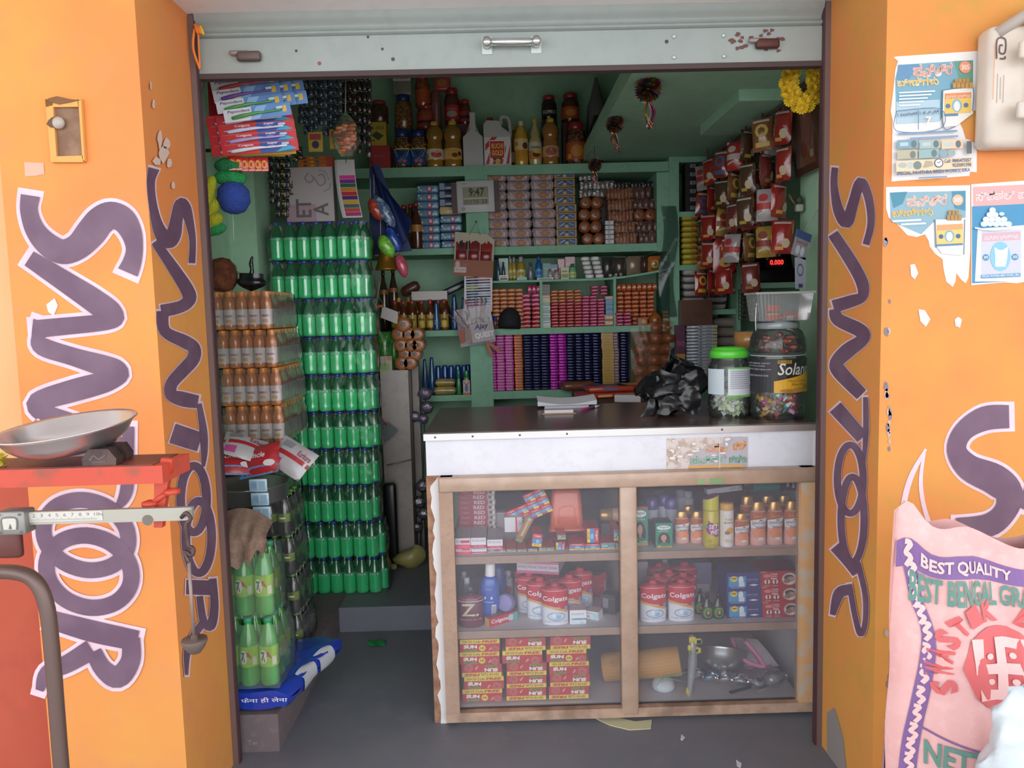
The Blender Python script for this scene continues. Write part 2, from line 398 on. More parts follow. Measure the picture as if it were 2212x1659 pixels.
LR = [[(333,364,22),(327,390,15),(329,427,14),(337,471,18),(348,502,26),(364,520,32),(376,505,30),(382,474,24),(390,440,22),(401,449,22),(411,483,15),(417,521,11),(415,568,12)],
      [(336,522,16),(376,580,22),(403,622,26),(410,645,26),(392,662,24),(350,672,26)],
      [(352,672,24),(357,715,22),(400,738,26),(420,752,24),(418,775,26),(396,800,26),(372,828,24),(371,852,24),(395,862,30),(428,868,26)],
      [(374,936,42),(432,955,40)],[(431,872,8),(440,930,14),(442,975,12),(440,1008,4)],
      ell(419,1078,28,72,16), ell(430,1160,28,78,16),
      [(404,1268,30),(460,1270,30)],[(460,1250,14),(464,1310,15),(456,1352,18),(440,1340,14),(432,1288,12)],[(440,1345,14),(418,1375,14),(405,1410,12),(404,1458,4)]]
wordpaint(mpL, LR, 3.2,'painted_lettering', wl)
mpR = lambda x, y, e=0.: ptx(x, y, XR - e)
RR = [[(1803,362,12),(1801,400,13),(1810,452,20),(1828,480,24),(1842,440,20),(1858,392,18),(1875,425,16),(1881,480,13),(1870,528,12)],
      [(1799,505,22),(1840,568,24),(1862,612,24),(1862,640,20),(1840,650,24),(1800,662,26)],
      [(1802,668,20),(1810,690,26),(1858,714,28),(1864,732,24),(1830,758,30),(1806,784,26),(1815,805,30),(1860,852,26)],
      [(1804,880,30),(1862,945,26)],[(1869,858,8),(1870,930,10),(1865,1002,5)],
      ell(1836,1035,28,74,13), ell(1841,1122,25,92,13),
      [(1804,1180,24),(1830,1212,20),(1848,1240,14)],[(1852,1215,10),(1868,1285,9),(1868,1345,9),(1858,1370,10),(1846,1330,9),(1834,1262,9)],[(1836,1274,20),(1812,1282,22),(1798,1328,10)]]
wordpaint(mpR, RR, 3,'painted_lettering', wr)
RF = [[(2180,900,46),(2128,904,48),(2082,932,38),(2067,972,38),(2094,1010,52),(2150,1036,62),(2180,1066,56),(2172,1105,44),(2135,1135,46),(2066,1140,38)],
      [(2212,1100,30),(2260,1000,36),(2300,900,30),(2330,1140,36)]]
wordpaint(mpF, RF, 8,'painted_lettering', wr)
a = MB()
a.stroke(mpF, [(2000,970,6),(1966,1035,12),(1950,1110,12),(1958,1170,12),(2000,1230,12),(2100,1300,12),(2300,1330,12)], LILAC, .0012)
a.stroke(mpF, [(1997,975,6),(1989,1045,9),(2002,1115,10),(2030,1165,12),(2120,1220,14),(2300,1225,14)], LILAC, .0012)
a.stroke(mpF, [(2190,1255,26),(2300,1255,26)], M('c9a540',.7),.0006, curve=False)
a.build('painted_swoosh', wr)
# ================================================================== shutter
def V(*a): return Vector(a)
zb0, zb1 = pt(1100,146, YS).z, pt(1100,70, YS).z
sh = tag(empty('rolling_shutter',(0, YS, zb0)),'pale grey-green rolled-up metal shutter across the top of the shop front','shutter')
b = MB(); b.box(XL + .02, XR - .02,0,.02,0, zb1 - zb0, SHUT)
for px, py, sz, c in ((640,110,3,'4a3c3c'),(690,137,4,'8f4a50'),(826,106,3,'4a3c3c'),(849,128,4,'4a3c3c'),(795,80,3,'4a4040'),(1440,90,4,'3e3433')):
    q = pt(px, py, YS) - V(0,0, zb0); b.decals(plane((q.x, 0, q.z),(1,0,0),(0,0,1)),[('e',0,0, sz * .0015, sz * .0015, c)])
rust = M('6a4844',.8)
R2 = random.Random(3)
for k in range(26):
    q = pt(1600 + R2.uniform(-30,95),92 + R2.uniform(-28,18), YS) - V(0,0, zb0)
    pts = [(R2.uniform(.6,1.2) * R2.uniform(.004,.014) * cos(a * 1.05), R2.uniform(.003,.008) * sin(a * 1.05)) for a in range(6)]
    b.decals(plane((q.x, 0, q.z),(1,0,0),(0,0,1)),[('p', pts, rust)], e0=.0006 + k * .00005)
b.build('bottom_plate', sh)
b = MB(); b.box(XL + .02, XR - .02,-.004,.03,-.016,0, M('4a3c3c',.8)); b.build('bottom_rail', sh)
b = MB()
def slat(u, v, z0=zb1 - zb0):
    prof = [(0.012,0),(-.006,.012),(.004,.022),(.006,.030),(-.012,.050),(-.02,.075),(-.012,.10),(.01,.115),(.02,.13)]
    i = min(int(v * 8),7); t = v * 8 - i; p, q = prof[i], prof[i + 1]
    return (XL + .02 + u * (XR - XL - .04), p[0] + (q[0] - p[0]) * t, z0 + p[1] + (q[1] - p[1]) * t)
b.grid(slat, 2,24, SHUT); b.build('slat', sh)
CHROME = M('d8dcdc',.25,.9); STEEL = M('b4b8ba',.3,.85); DSTEEL = M('8e9294',.35,.85)
hx0, hx1 = pt(1052,98, YS), pt(1158,98, YS); h = MB(); z = hx0.z - zb0
h.cyl((hx0.x, -.03, z),(hx1.x, -.03, z - .002),.011, CHROME, 12)
for x in (hx0.x, hx1.x):
    h.cyl((x, 0, z),(x, -.042, z),.014, CHROME, 12); h.box(x - .016, x + .016,-.004,0, z - .028, z + .022,'c6cfcd')
h.build('handle', sh)
for px, py, c in ((540,122,'6a5a58'),(1655,95,'5c3a36')):
    q = pt(px, py, YS) - V(0,0, zb0); h = MB(); m = M(c, .6,.5)
    h.pillow((q.x, -.012, q.z - .018),.075,.022,.03,.008, m); h.pillow((q.x - .03,-.014, q.z),.06,.014,.014,.006, M('9a8f8c',.5,.5)); h.build('lock_hasp', sh)
for px, py in ((1456,79),(1456,124),(1563,77),(1564,122)):
    q = pt(px, py, YS) - V(0,0, zb0); h = MB(); h.lathe([(.007,0),(.007,.003),(.004,.006)], M('b9c4c2',.4,.3), seg=10); h.build('bolt', sh, (q.x, 0, q.z),(math.pi / 2,0,0))
# orange twine at the left end
b = MB(); o1, o2, o3 = pt(420,62, YS - .03), pt(432,150, YS - .03), pt(428,70, YS - .03); tw = M('e08038',.8)
b.tube(crom([o1,(o1 + o2) / 2 + V(-.01,-.006,0), o2]),.004, tw, 6); b.tube(crom([o3,(o3 + o2) / 2, o2]),.003, tw, 6)
for k in range(3): b.tube([o1 + V(.004 + .008 * k, -.004,.012 - .003 * k), o1 + V(.012 + .008 * k, -.004,-.016 - .002 * k)],.005, tw if k < 2 else M('e0b030',.8),6)
tag(b.build('twine'),'orange twine knotted at the left end of the shutter','twine')
# ================================================================== counter
YC = 2.675
cx0, cx1 = xat(947, YC + .05,.6), xat(1758, YC + .05,.6)
ZT = pt(1350,926, YC + .03).z; ZSTRIP = pt(1350,940, YC + .03).z; ZPAN = pt(1350,1020, YC).z; ZR0 = pt(1350,1052, YC).z
ZA, ZB, ZC = pt(1160,1203, YC).z - .002, pt(1160,1366, YC).z - .002, pt(1160,1532, YC).z
ZBOT = .0
YCB = 3.458
WOOD = wallmat('raw_wood','ae9280','a48876','967c6c', None, 9,.7); TAPE = M('b89e8c',.35, coat=.3, noise=('ac9280',12., .4,.6), bump=(25., .25))
LAM = wallmat('white_laminate','dcdde6','d6d7e0','ccced6',('a89888',22,.8),4,.5)
PEEL = M('8c6450',.85, noise=('a87f66',30., .4,.6)); DARKW = M('5a4640',.7, noise=('6a544c',10., .4,.6))
ct = tag(empty('shop_counter',((cx0 + cx1) / 2, YC, 0)),'white laminate shop counter with taped glass display front and dark top','counter')
OX = (cx0 + cx1) / 2
def cb(name, x0, x1, y0, y1, z0, z1, m, par=ct):
    b = MB(); b.box(x0 - OX, x1 - OX, y0 - YC, y1 - YC, z0, z1, m); return b.build(name, par)
b = MB(); xf0, xf1 = cx0 - .035, cx1 + .01
topm = wallmat('dark_counter_laminate','5a4846','624f4c','4e3e3c',('8c7a70',26,.80),3,.25)
b.box(xf0 - OX, xf1 - OX, .03, YCB - YC, ZT - .02, ZT, topm); b.build('top_board', ct)
b = MB(); b.box(xf0 - OX, xf1 - OX, .022,.03, ZSTRIP, ZT + .0015, M('c9c6c6',.3,.75)); b.box(xf0 - OX, xf1 - OX, .022,.05, ZT, ZT + .0018, M('c9c6c6',.3,.75))
b.build('metal_edge', ct)
for px in (940,1021,1123,1225,1560):
    q = xat(px, YC + .02, ZSTRIP); b = MB(); b.lathe([(.004,0),(.003,.002)], M('5a5654',.4,.6), seg=8); b.build('tack', ct, (q - OX, .022,(ZT + ZSTRIP) / 2),(math.pi / 2,0,0))
cb('front_panel', xf0 + .006, xf1 - .004, YC + .032, YC + .06, ZPAN, ZT - .021, LAM)
# worn side panel, chipped laminate front edge
b = MB(); b.box(cx0 - .03 - OX, cx0 - OX, .05, YCB - YC - .02,0, ZT - .021, M('a08878',.8, noise=('d8d2d0',6., .45,.55)))
b.build('side_panel', ct)
b = MB(); edge = [(cx0 - .028,0)]
R2 = random.Random(5); z = 0.; pts = []
while z < ZPAN: pts.append((cx0 - .012 + R2.uniform(-.007,.007), z)); z += R2.uniform(.012,.04)
b.prism([(cx0 - .032 - OX, .035,0)] + [(cx0 + .014 - OX, .035,0),(cx0 + .014 - OX, .035, ZPAN),(cx0 - .032 - OX, .035, ZPAN)],(0,.014,0), PEEL)
b.prism([(x - OX, .030, z) for x, z in pts] + [(cx0 + .014 - OX, .030, ZPAN - .003),(cx0 + .014 - OX, .030,0)],(0,.005,0), M('e2dfe0',.5)); b.build('chipped_edge', ct)
b = MB(); b.box(cx1 - .012 - OX, cx1 + .008 - OX, .03, YCB - YC - .02,0, ZT - .021, M('e4e2e6',.5)); b.build('side_panel', ct)
ixl, ixr = xat(983, YC, .6), xat(1729, YC, .6); cl0, cl1 = xat(1340, YC, .6), xat(1377, YC, .6)
cb('frame_post', cx0 + .014, ixl, YC, YC + .045, ZC - .006, ZPAN, WOOD); cb('frame_post', ixr, cx1 - .008, YC, YC + .045, ZC - .006, ZPAN, M('d8a97c',.6, noise=('c8b8a8',20., .45,.6)))
b = MB(); b.pillow(((cl0 + cl1) / 2 - OX, .02,.03), cl1 - cl0,.05, ZPAN - .05,.006, TAPE); b.build('frame_post', ct)['label'] = 'centre post wrapped in brown packing tape'
b = MB(); b.pillow(((cx0 + cx1) / 2 - OX, .014, ZR0), cx1 - cx0 - .03,.055, ZPAN - ZR0,.006, TAPE)
b.decals(plane((xat(1505, YC, ZR0) - OX, -.0135, ZR0 + .006),(.13,0,0),(0,0,.02)),[('r',0,0,.2,.9,'88a878'),('r',.32,0,.7,.95,'7fa070')]); b.build('top_rail', ct)['label'] = 'top rail wrapped in brown packing tape'
cb('bottom_rail', cx0 + .013, cx1 - .007, YC - .0015, YC + .0435,.018, ZC - .006, M('b79a86',.8, noise=('8e7666',12., .4,.65)))
cb('plinth_strip', cx0 + .05, cx1 - .02, YC + .03, YC + .045,.004,.03,'e6e4e4')
for zz, nm in ((ZA, 'shelf'),(ZB, 'shelf'),(ZC - .006,'shelf')):
    b = MB(); b.box(ixl - .02 - OX, ixr + .02 - OX, .035,.62, zz - .018, zz, 'd9d2d4'); b.box(ixl - OX, cl0 - OX, .03,.036, zz - .028, zz, WOOD); b.box(cl1 - OX, ixr - OX, .03,.036, zz - .028, zz, WOOD); b.build(nm, ct)
cb('back_panel', ixl - .02, ixr + .02, YC + .62, YC + .64,.03, ZT - .03, DARKW)
cb('partition',(cl0 + cl1) / 2 - .008,(cl0 + cl1) / 2 + .008, YC + .045, YC + .6,.03, ZT - .03,'bcb0b0')
DUSTY = film('d6d6e4',.13,.12,.06)
for x0, x1 in ((ixl, cl0),(cl1, ixr)):
    g = MB(); y = YC + .022 - YC; g.add([(x0 - OX, y, ZC),(x1 - OX, y, ZC),(x1 - OX, y, ZR0),(x0 - OX, y, ZR0)],[(0,1,2,3)], DUSTY); g.build('glass_pane', ct)['label'] = 'dusty glass pane'
# torn printed sticker on the front panel
sx, sw, shh = slot(1440,1615,945, YC + .03, pt(1527,1012, YC + .03).z); sz = pt(1527,1012, YC + .03).z
b = MB(); mp = plane((sx - sw / 2, YC + .031, sz),(sw, 0,0),(0,0, shh))
R2 = random.Random(11)
b.decals(mp, [('r',0,0,1,1, M('d4cac6',.8, noise=('b9a79a',40., .42,.6))),('p',[(.27,.03),(1,.03),(1,.97),(.78,.99),(.62,.72),(.5,.8),(.42,.55),(.3,.5)],'b5b1ba'),
    ('t','ಬೀಡಿ',.82,.55,.98,.88,'b8502c',.03),('t','ಬೀಡಿ',.825,.56,.975,.87,'eda23c',.008),('t','ಎಕೆಟ',.48,.52,.76,.8,'c06a44',.02),('t','ಎಕೆಟ',.485,.53,.755,.79,'eaa860',0),
    ('t','ಪವಿತ್ರ',.29,.16,.73,.42,'3c6a58',.03),('t','ಪವಿತ್ರ',.295,.17,.725,.41,'9ccab0',.006),('t','ಬೀಡಿಲು',.77,.16,.985,.42,'3c6a58',.02),('t','ಬೀಡಿಲು',.775,.17,.98,.41,'82c0a0',0),
    ('r',.27,.03,.95,.11,'d8a860'),('r',.645,0,.655,1,'d8d4da')] + [('e', R2.uniform(0,.75), R2.uniform(.1,.95), R2.uniform(.01,.04), R2.uniform(.01,.06),'e2dcda') for _ in range(26)])
tag(b.build('sticker'),'torn printed sticker with curly lettering on white counter front','sticker')
# ================================================================== goods: builders
GLOSS = dict(r=.22, coat=.6)
def carton(name, w, d, h, col, specs, side=None, top=None, r=.4, flip=False):
    """printed box, front printed; flip stands it on its head"""
    b = MB(); b.box(-w / 2, w / 2,-d / 2, d / 2,0, h, M(col, r, coat=.3))
    if top: b.box(-w / 2 + .0005, w / 2 - .0005,-d / 2 + .0005, d / 2 - .0005, h, h + .0008, M(top, r))
    if side: b.box(-w / 2 - .0008, w / 2 + .0008,-d / 2 + .0004, d / 2 - .0004,.0004, h - .0004, M(side, r))
    mp = front(w, h, -d / 2)
    if flip:
        m0 = mp; mp = lambda x, y, e=0.: m0(1 - x, 1 - y, e)
    b.decals(mp, specs, asp=w / h); return b.build(name)
def bottle(name, body, cap, capm, mat, label=None, seg=16, sx=1., sy=1., capname='cap', extra=None):
    """body profile [(r,z)], cap profile; label = (z0, z1, material, decals, arc)"""
    b = MB(); b.lathe(body, mat, seg=seg, sx=sx, sy=sy)
    if extra: extra(b)
    o = b.build(name)
    if cap: c = MB(); c.lathe(cap, capm, seg=12, sx=1 if sx == 1 else sx, sy=sy); c.build(capname, o)
    if label:
        z0, z1, lm, dec = label[:4]; R = label[4] if len(label) > 4 else max(r for r, z in body)
        l = MB(); l.lathe([(R + .0006, z0),(R + .0006, z1)], lm, seg=seg, sx=sx, sy=sy, cap=False)
        if dec:
            def mp(x, y, e=0.):
                a = (x - .5) * 2.2; return Vector(((R + .0012 + e) * sx * sin(a),-(R + .0012 + e) * sy * cos(a), z0 + (z1 - z0) * y))
            l.decals(mp, dec, asp=2.2 * R / (z1 - z0), nx=5)
        l.build('label', o)
    return o
def sc_prof(p, R, H): return [(r * R, z * H) for r, z in p]
SODA = [(.62,0),(.92,.02),(1,.06),(1,.14),(.95,.20),(1,.28),(1,.52),(.97,.60),(.80,.74),(.55,.85),(.36,.91),(.36,.94)]
SCAP = [(.42,.925),(.46,.93),(.46,.985),(.42,1.0)]
def smallbox(px0, px1, pt_, pb, Y, z, d): pass
# ---- printed fronts
WHT, RED = 'f4f2f4','cc2434'
def paste_front(price=True):
    s = [('r',0,.62,1,1,'d02838'),('t','Colgate',.16,.70,.84,.93, WHT, .012),('r',0,.24,1,.62,'3a8fd0'),('e',.55,.42,.2,.14,'8cc8ea'),('r',0,0,1,.24,'f2d04a')]
    return s + [('t','-9E+88',.15,.06,.75,.19,'b03020')] if price else s
def soft_front(): return [('r',.04,.2,.96,.96,'38a8b4'),('e',.5,.82,.2,.07,'d02838'),('t','Soft',.12,.34,.5,.68, WHT),('s',[(.4,.25),(.6,.45),(.95,.55)],.07,'303840'),('s',[(.5,.22),(.7,.4),(.95,.45)],.06,'e8eef0'),('r',0,0,1,.2,'f2d04a'),('t','-9E+95',.15,.05,.75,.16,'b03020')]
def lovely_front(k=0):
    a = [('t','Fair & Lovely',.08,.58,.5 if k == 0 else .92,.86 if k == 0 else .9,'8a7a8a')]
    return a + ([('r',.38,.56,.95,.82,'d83a5c'),('r',0,0,1,.42,'e84a6c'),('t','MULTI VITAMIN',.2,.16,.8,.26,'f4b8c4')] if k == 0 else [('r',0,.08,1,.34,'c8305a'),('t','MULTI VITAMIN',.2,.15,.85,.26,'f4c8d4')])
ON, IN = 'on the upper display shelf','inside the glass counter'
YI = YC + .075
def std(proto, pl, pr, Y, z, label, cat, group=None, rot=0., flat=None):
    x = (xat(pl, Y, z) + xat(pr, Y, z)) / 2
    return place(proto, (x, Y, z), label, cat, group, (0,0, rot))
def W(px, Y): return px * Y / FPX
# ================================================================== counter, left, upper shelf
G = 'small toothpaste boxes in the counter'
def paste(w, h, d=.03, soft=False): return carton('toothpaste_box', w, d, h, 'd8542c' if soft else 'cc2a34', soft_front() if soft else paste_front(), side='c03438')
boxes = [(612,700,1412,1490,0,'red toothpaste box end, first of the low row beside the cream boxes'),(705,795,1412,1490,0,'red toothpaste box end, second of the low row beside the cream boxes'),
         (803,900,1412,1490,1,'teal-ended toothpaste box just under the lying cream box'),(912,1003,1412,1490,1,'teal-ended toothpaste box at the foot of the wooden thermometer'),(1016,1110,1405,1488,1,'teal-ended toothpaste box under the tilted toothpaste box'),
         (1125,1200,1395,1480,1,'teal-ended box, left of a touching pair in front of the orange tub'),(1203,1280,1395,1480,1,'teal-ended box, right of a touching pair in front of the orange tub'),
         (1430,1578,1358,1470,0,'wide red toothpaste box under the rim of the orange tub'),(1586,1732,1358,1475,0,'wide red toothpaste box carrying another box on its head'),(1742,1885,1348,1470,1,'wide teal toothpaste box nearest the taped centre post'),(1893,1932,1345,1450,1,'teal toothpaste box half hidden by the taped centre post')]
for x0, x1, y0, y1, s, lb in boxes:
    X, w, h = slot(920 + x0 / 4.609,920 + x1 / 4.609,880 + y0 / 4.609, YI, ZA)
    place(paste(w, h, .12, s),(X, YI + .06, ZA), lb, 'toothpaste box', G)
def at4(x, y, Y): return pt(920 + x / 4.609,880 + y / 4.609, Y)
for x, y, wpx, hpx, rot, s, lb in ((1108,1322,95,130,.12,0,'tilted toothpaste box with its lettering on edge, left of the orange tub'),(1340,1405,90,128,1.5708,0,'toothpaste box standing on end under the left rim of the orange tub'),
                                   (1350,1290,85,45,0,1,'small teal toothpaste box lying on the box below the orange tub rim'),(1663,1275,118,145,1.5708,0,'toothpaste box stood on end on top of the wide red one'),(1900,1270,60,115,0,1,'upper teal box half hidden behind the taped centre post')):
    Yx = YI + .01 if y > 1350 else YI; w, h = W(wpx / 4.609, Yx), W(hpx / 4.609, Yx); q = at4(x, y, Yx)
    if rot > 1: w, h = h, w
    o = paste(w, h, .11, s); c, sn = cos(rot), sin(rot)
    place(o, (q.x - sn * h / 2, Yx + .055, q.z - c * h / 2), lb, 'toothpaste box', G, (0, rot, 0))
GL = 'white and pink cream boxes in the counter'
pr0 = None
for x0, x1, y0, zb, k, lb in ((300,450,1400,0,0,'bottom left of the cream boxes, pink lower half, in the corner of the upper shelf'),(455,605,1400,0,1,'white cream box with a crimson band, bottom right of the pair in the corner'),
                              (290,445,1305,1,0,'cream box with pink lower half, upper left of the corner stack'),(450,600,1300,1,1,'white cream box with a crimson band, top middle of the corner stack'),(612,765,1318,1,1,'white cream box with a crimson band resting on two red toothpaste boxes')):
    z0 = ZA if not zb else pt(1010,880 + (1400 if x0 < 600 else 1410) / 4.609, YI).z
    X, w, h = slot(920 + x0 / 4.609,920 + x1 / 4.609,880 + y0 / 4.609, YI - .01, z0)
    place(carton('cream_box', w, .15, h, 'e8e4ea', lovely_front(k), top='b4aab2'),(X, YI + .065, z0), lb, 'cream box', GL)
X, w, h = slot(1100,1126,1129, YI, pt(1100,1162, YI).z)
o = carton('cream_box', w * 1.5,.05, h, 'dedae0',[('r',.62,0,.72,1,'d83a5c'),('t','Fair & Lovely',.78,.3,.97,.8,'9a8a9a')]); place(o, (X - .005, YI + .1, pt(1100,1162, YI).z),'white cream box with a pink stripe lying behind the wooden thermometer','cream box', GL)
b = MB(); b.box(-.06,.06,-.02,.02,0,.1,'b8b0b4'); tag(b.build('carton', None, (X - .02, YI + .2, ZA)),'pale carton lying low behind the cream boxes','carton')
rp = carton('toothpaste_carton', W(80, YC + 0.250),.04, W(11.2, YC + 0.250),'a82a3c',[('t','Dabur',.08,.3,.3,.75,'d8a0a8'),('t','RED',.42,.15,.72,.85,'e6d8dc',.02),('r',.8,0,1,1,'b4a8a4'),('e',.88,.5,.05,.3,'5a5a58'),('e',.95,.4,.03,.3,'d8d4d0')], side='98263a')
for i in range(13):
    place(rp, (xat(1033, YC + 0.250, ZA) + jit(.003), YC + 0.250, ZA + i * W(11.3, YC + 0.250)),'dark red toothpaste carton lettered RED, %s from the bottom of its stack in the corner' % ORD[i],'carton','stacked red toothpaste cartons')
mp_ = tag(empty('toothpaste_multipack',(0,0,0)),'tilted shrink-wrapped block of small toothpaste boxes beside the orange tub','multipack')
q = at4(1010,985, YC + 0.200); mp_.location = q; mp_.rotation_euler = (0, rad(-22),0)
wq, hq = W(24.5, YC + 0.200), W(19, YC + 0.200)
for i in range(4):
    for j in range(3):
        if (i, j) in ((1,2),(0,2)): continue
        o = carton('small_box', wq * .97,.035, hq * .97,'cc2a34',[('r',0,.6,1,1,'d02838'),('t','Colgate',.2,.7,.8,.92, WHT),('r',0,.25,1,.6,'6aa0d0'),('r',.5,0,1,.25,'f2d04a'),('e',.6,.42,.2,.16,'9cc8e8')]) if (i, j) == (0,0) else bpy.data.objects.new('small_box', o.data)
        if (i, j) != (0,0): COL.objects.link(o)
        o.parent = mp_; o.location = ((i - 1.5) * wq, 0,(j - 1.5) * hq)
# orange tub, upside down
X, w, h = slot(1187,1266,1062, YC + 0.200, ZA + .075); b = MB(); tb = M('d8603c',.35, coat=.5, sss=0.)
zt = pt(1225,1152, YC + 0.150).z
X, w, h = slot(1190,1263,1064, YC + 0.150, zt)
def tubring(t): return (.40 + .10 * (1 - t))
b2 = MB()
n = 8; rings = []
for zz, wf, df in ((0,.56,.56),(.06,.56,.56),(.061,.5,.5),(.5,.47,.46),(.9,.43,.42),(.97,.40,.39),(1,.33,.33)):
    rr = []
    for qx, qy, a0 in ((1,1,0),(-1,1,90),(-1,-1,180),(1,-1,270)):
        for k in range(4):
            a = rad(a0 + 30 * k); ww, dd = w * wf, w * df * .8; rd = .016; rr.append((qx * (ww - rd) + rd * cos(a), qy * (dd - rd) + rd * sin(a), zz * h))
    rings.append(rr)
v = [p for r in rings for p in r]; f = [(i * 16 + j, i * 16 + (j + 1) % 16,(i + 1) * 16 + (j + 1) % 16,(i + 1) * 16 + j) for i in range(6) for j in range(16)] + [tuple(range(96,112))]
b2.add(v, f, tb, True)
b2.decals(plane((-w * .36,-w * .40, h * .14),(w * .72,0,0),(0,.012, h * .66)),[('s',[(.05,0),(.05,.75),(.2,.95),(.8,.95),(.95,.75),(.95,0)],.03,'e47a56'),('s',[(.2,.05),(.2,.6),(.8,.65),(.8,.05)],.025,'c8543a'),('s',[(.2,.3),(.8,.3)],.02,'c8543a')], e0=.004)
tag(b2.build('plastic_tub', None, (X, YC + 0.220, zt),(rad(-4),0,0)),'orange plastic tub standing upside down on toothpaste boxes','tub')
b = MB(); b.box(-.07,.07,-.05,.05,0, zt - ZA - .001,'a83438'); tag(b.build('carton', None, (X - .0, YC + 0.290, ZA)),'red carton lying under the orange tub','carton')
# wooden thermometer
p0, p1 = at4(920,1335, YC + 0.120), at4(1010,1075, YC + 0.190); d = p1 - p0; b = MB()
L_ = d.length; b.pillow((0,0,0),.028,.006, L_, .004, M('b08050',.6)); b.decals(front(.028, L_, -.004),[('r',.35,.25,.65,.85,'cdb48c'),('r',.47,.25,.53,.7,'c8ccd0'),('r',.3,.87,.7,.97,'c4c4c0'),('r',.1,.02,.9,.16,'7a9a7c')], asp=.2)
tag(b.build('thermometer', None, p0,(rad(14), math.atan2(d.x, d.z),0)),'slim wooden thermometer leaning over the small toothpaste boxes','thermometer')
gb = bottle('lotion_bottle', sc_prof([(.8,0),(1,.05),(1,.6),(.8,.75)],.028,.16), sc_prof([(.85,.72),(.95,.74),(.75,.98),(.7,1)],.03,.16), M('c8a060',.3,.6), M('d8b8a0',.4), None)
q = pt(1302,1112, YC + 0.200); place(gb, (q.x + .15, YC + 0.200, q.z),'bottle lying on its side with gold cap pointing left','bottle', None, (0,-math.pi / 2,0))
b = MB(); b.box(-.1,.1,-.06,.06,0, pt(1320,1126, YC + 0.200).z - ZA, '4a4a50'); tag(b.build('carton', None, (q.x + .09, YC + 0.230, ZA)),'dark carton carrying the lying gold-capped bottle','carton')
# ================================================================== counter, left, middle shelf
YM = YC + .085
# oval talc tin
def tin(w, h, top, low, body='e8eaf4', z=False):
    R = w / 2; sy = .55; b = MB()
    b.lathe([(R * .96,0),(R, .004),(R, h * .84),(R * .96, h * .86),(R * .80, h * .9),(R * .3, h * .91)], M(body, .3, coat=.4), seg=24, sy=sy)
    def mp(x, y, e=0.):
        a = (x - .5) * math.pi * .96; return Vector(((R + e) * sin(a),-(R * sy + e) * cos(a), h * .84 * y))
    if z:
        b.decals(lambda x, y, e=0.: mp(x, y, e + .0035),[('r',0,.93,1,.96,'d8c0c4'),('t','Z.',.26,.42,.72,.86,'d8c8b0',.015),('t','Magnetism for Men',.16,.27,.86,.34,'d0a8a8',0,.3)], nx=8)
    else:
        b.decals(mp, [('b',[(i / 12,.50 + .12 * cos(i / 12 * 2.6)) for i in range(13)],[(i / 12,1.0) for i in range(13)],'cc2438'),
                      ('b',[(i / 12,.43 + .12 * cos(i / 12 * 2.6)) for i in range(13)],[(i / 12,.50 + .12 * cos(i / 12 * 2.6)) for i in range(13)],'d8a850'),
                      ('t','Colgate',.13,.67,.87,.85, WHT, .02,.05),('t','SUPER RAKSHAK',.14,.49,.62,.55,'f0e0c0',0,.1),('e',.8,.5,.07,.06,'6a9ed0'),('s',[(.3 + .22 * (1 + cos(a * .785)) , .27 + .11 * sin(a * .785)) for a in range(8)],.022,'7aa8c8', True),('e',.52,.29,.13,.1,'c8dcf0'),('e',.46,.3,.05,.07,'f0f4fa'),('e',.57,.25,.06,.05,'9cc4e4'),('t','Stronger Healthier Teeth',.2,.1,.8,.14,'7088a8')], nx=8)
    o = b.build('powder_tin')
    c = MB(); c.lathe([(R * .8, h * .9),(R * .34, h * .905),(R * .34, h * .93),(R * .3, h * .935),(R * .3, h * .99),(R * .26, h)], M(top, .35, coat=.4), seg=16, sy=sy if False else .9); c.build('cap', o)
    c = MB(); c.lathe([(R * .995, h * .845),(R * .96, h * .865),(R * .8, h * .905),(R * .28, h * .915)], M(low, .35, coat=.4), seg=24, sy=sy, cap=False); c.build('shoulder', o)
    return o
def at5(x, y, Y): return pt(940 + x / 4.253,1190 + y / 4.253, Y)
wt, ht = W(58.5, YM), W(93, YM)
tn = tin(wt, ht, 'cc3040','c42c3c')
for cx, Y, lb in ((1105, YM + .0,'white and red powder tin with its whole name showing, front of the left group'),(965, YM + .06,'powder tin half hidden behind the front tin, left of it'),(870, YM + .125,'powder tin third back in the left group, white body showing'),(845, YM + .2,'powder tin at the rear left of the left group'),
                  (1235, YM + .085,'powder tin peeping out behind the small white face cream box'),(1335, YM + .16,'powder tin behind and right, end of its name showing'),(1035, YM + .2,'powder tin under the cream carton bundle, only its cap showing'), ):
    place(tn, (xat(940 + cx / 4.253, Y, ZB), Y, ZB), lb, 'powder tin','white and red oval powder tins')
zt_ = tin(W(54, YM), W(76, YM),'5a2838','a84a60', body='6a2034', z=True); place(zt_, (xat(1018, YM, ZB), YM, ZB),'maroon oval talc tin with a big pale Z','powder tin')
for i, (x, y, Yb, c) in enumerate(((290,245, YM + .14, WHT),(262,190, YM + .22,'dcdce4'),(345,390, YM + .07,'9a9aa4'),(320,330, YM + .10,'8a8a98'))):
    q = at5(x, y, Yb); h = q.z - ZB
    o = bottle('small_bottle',[(.012,0),(.015,.004),(.015, h * .75),(.011, h * .82)],[(.010, h * .8),(.0105, h * .8),(.010, h)], M(c, .4), M('56323e' if i > 1 else '8a8c9c',.3), seg=10)
    place(o, (q.x, Yb, ZB),['white-capped bottle standing behind the maroon talc tin','white-capped bottle in the far corner behind the maroon tin','small grey-capped bottle close behind the maroon talc tin','grey-capped bottle second behind the maroon talc tin'][i],'bottle','bottles behind the maroon tin')
X, w, h = slot(1034,1078,1216, YM + .05, ZB)
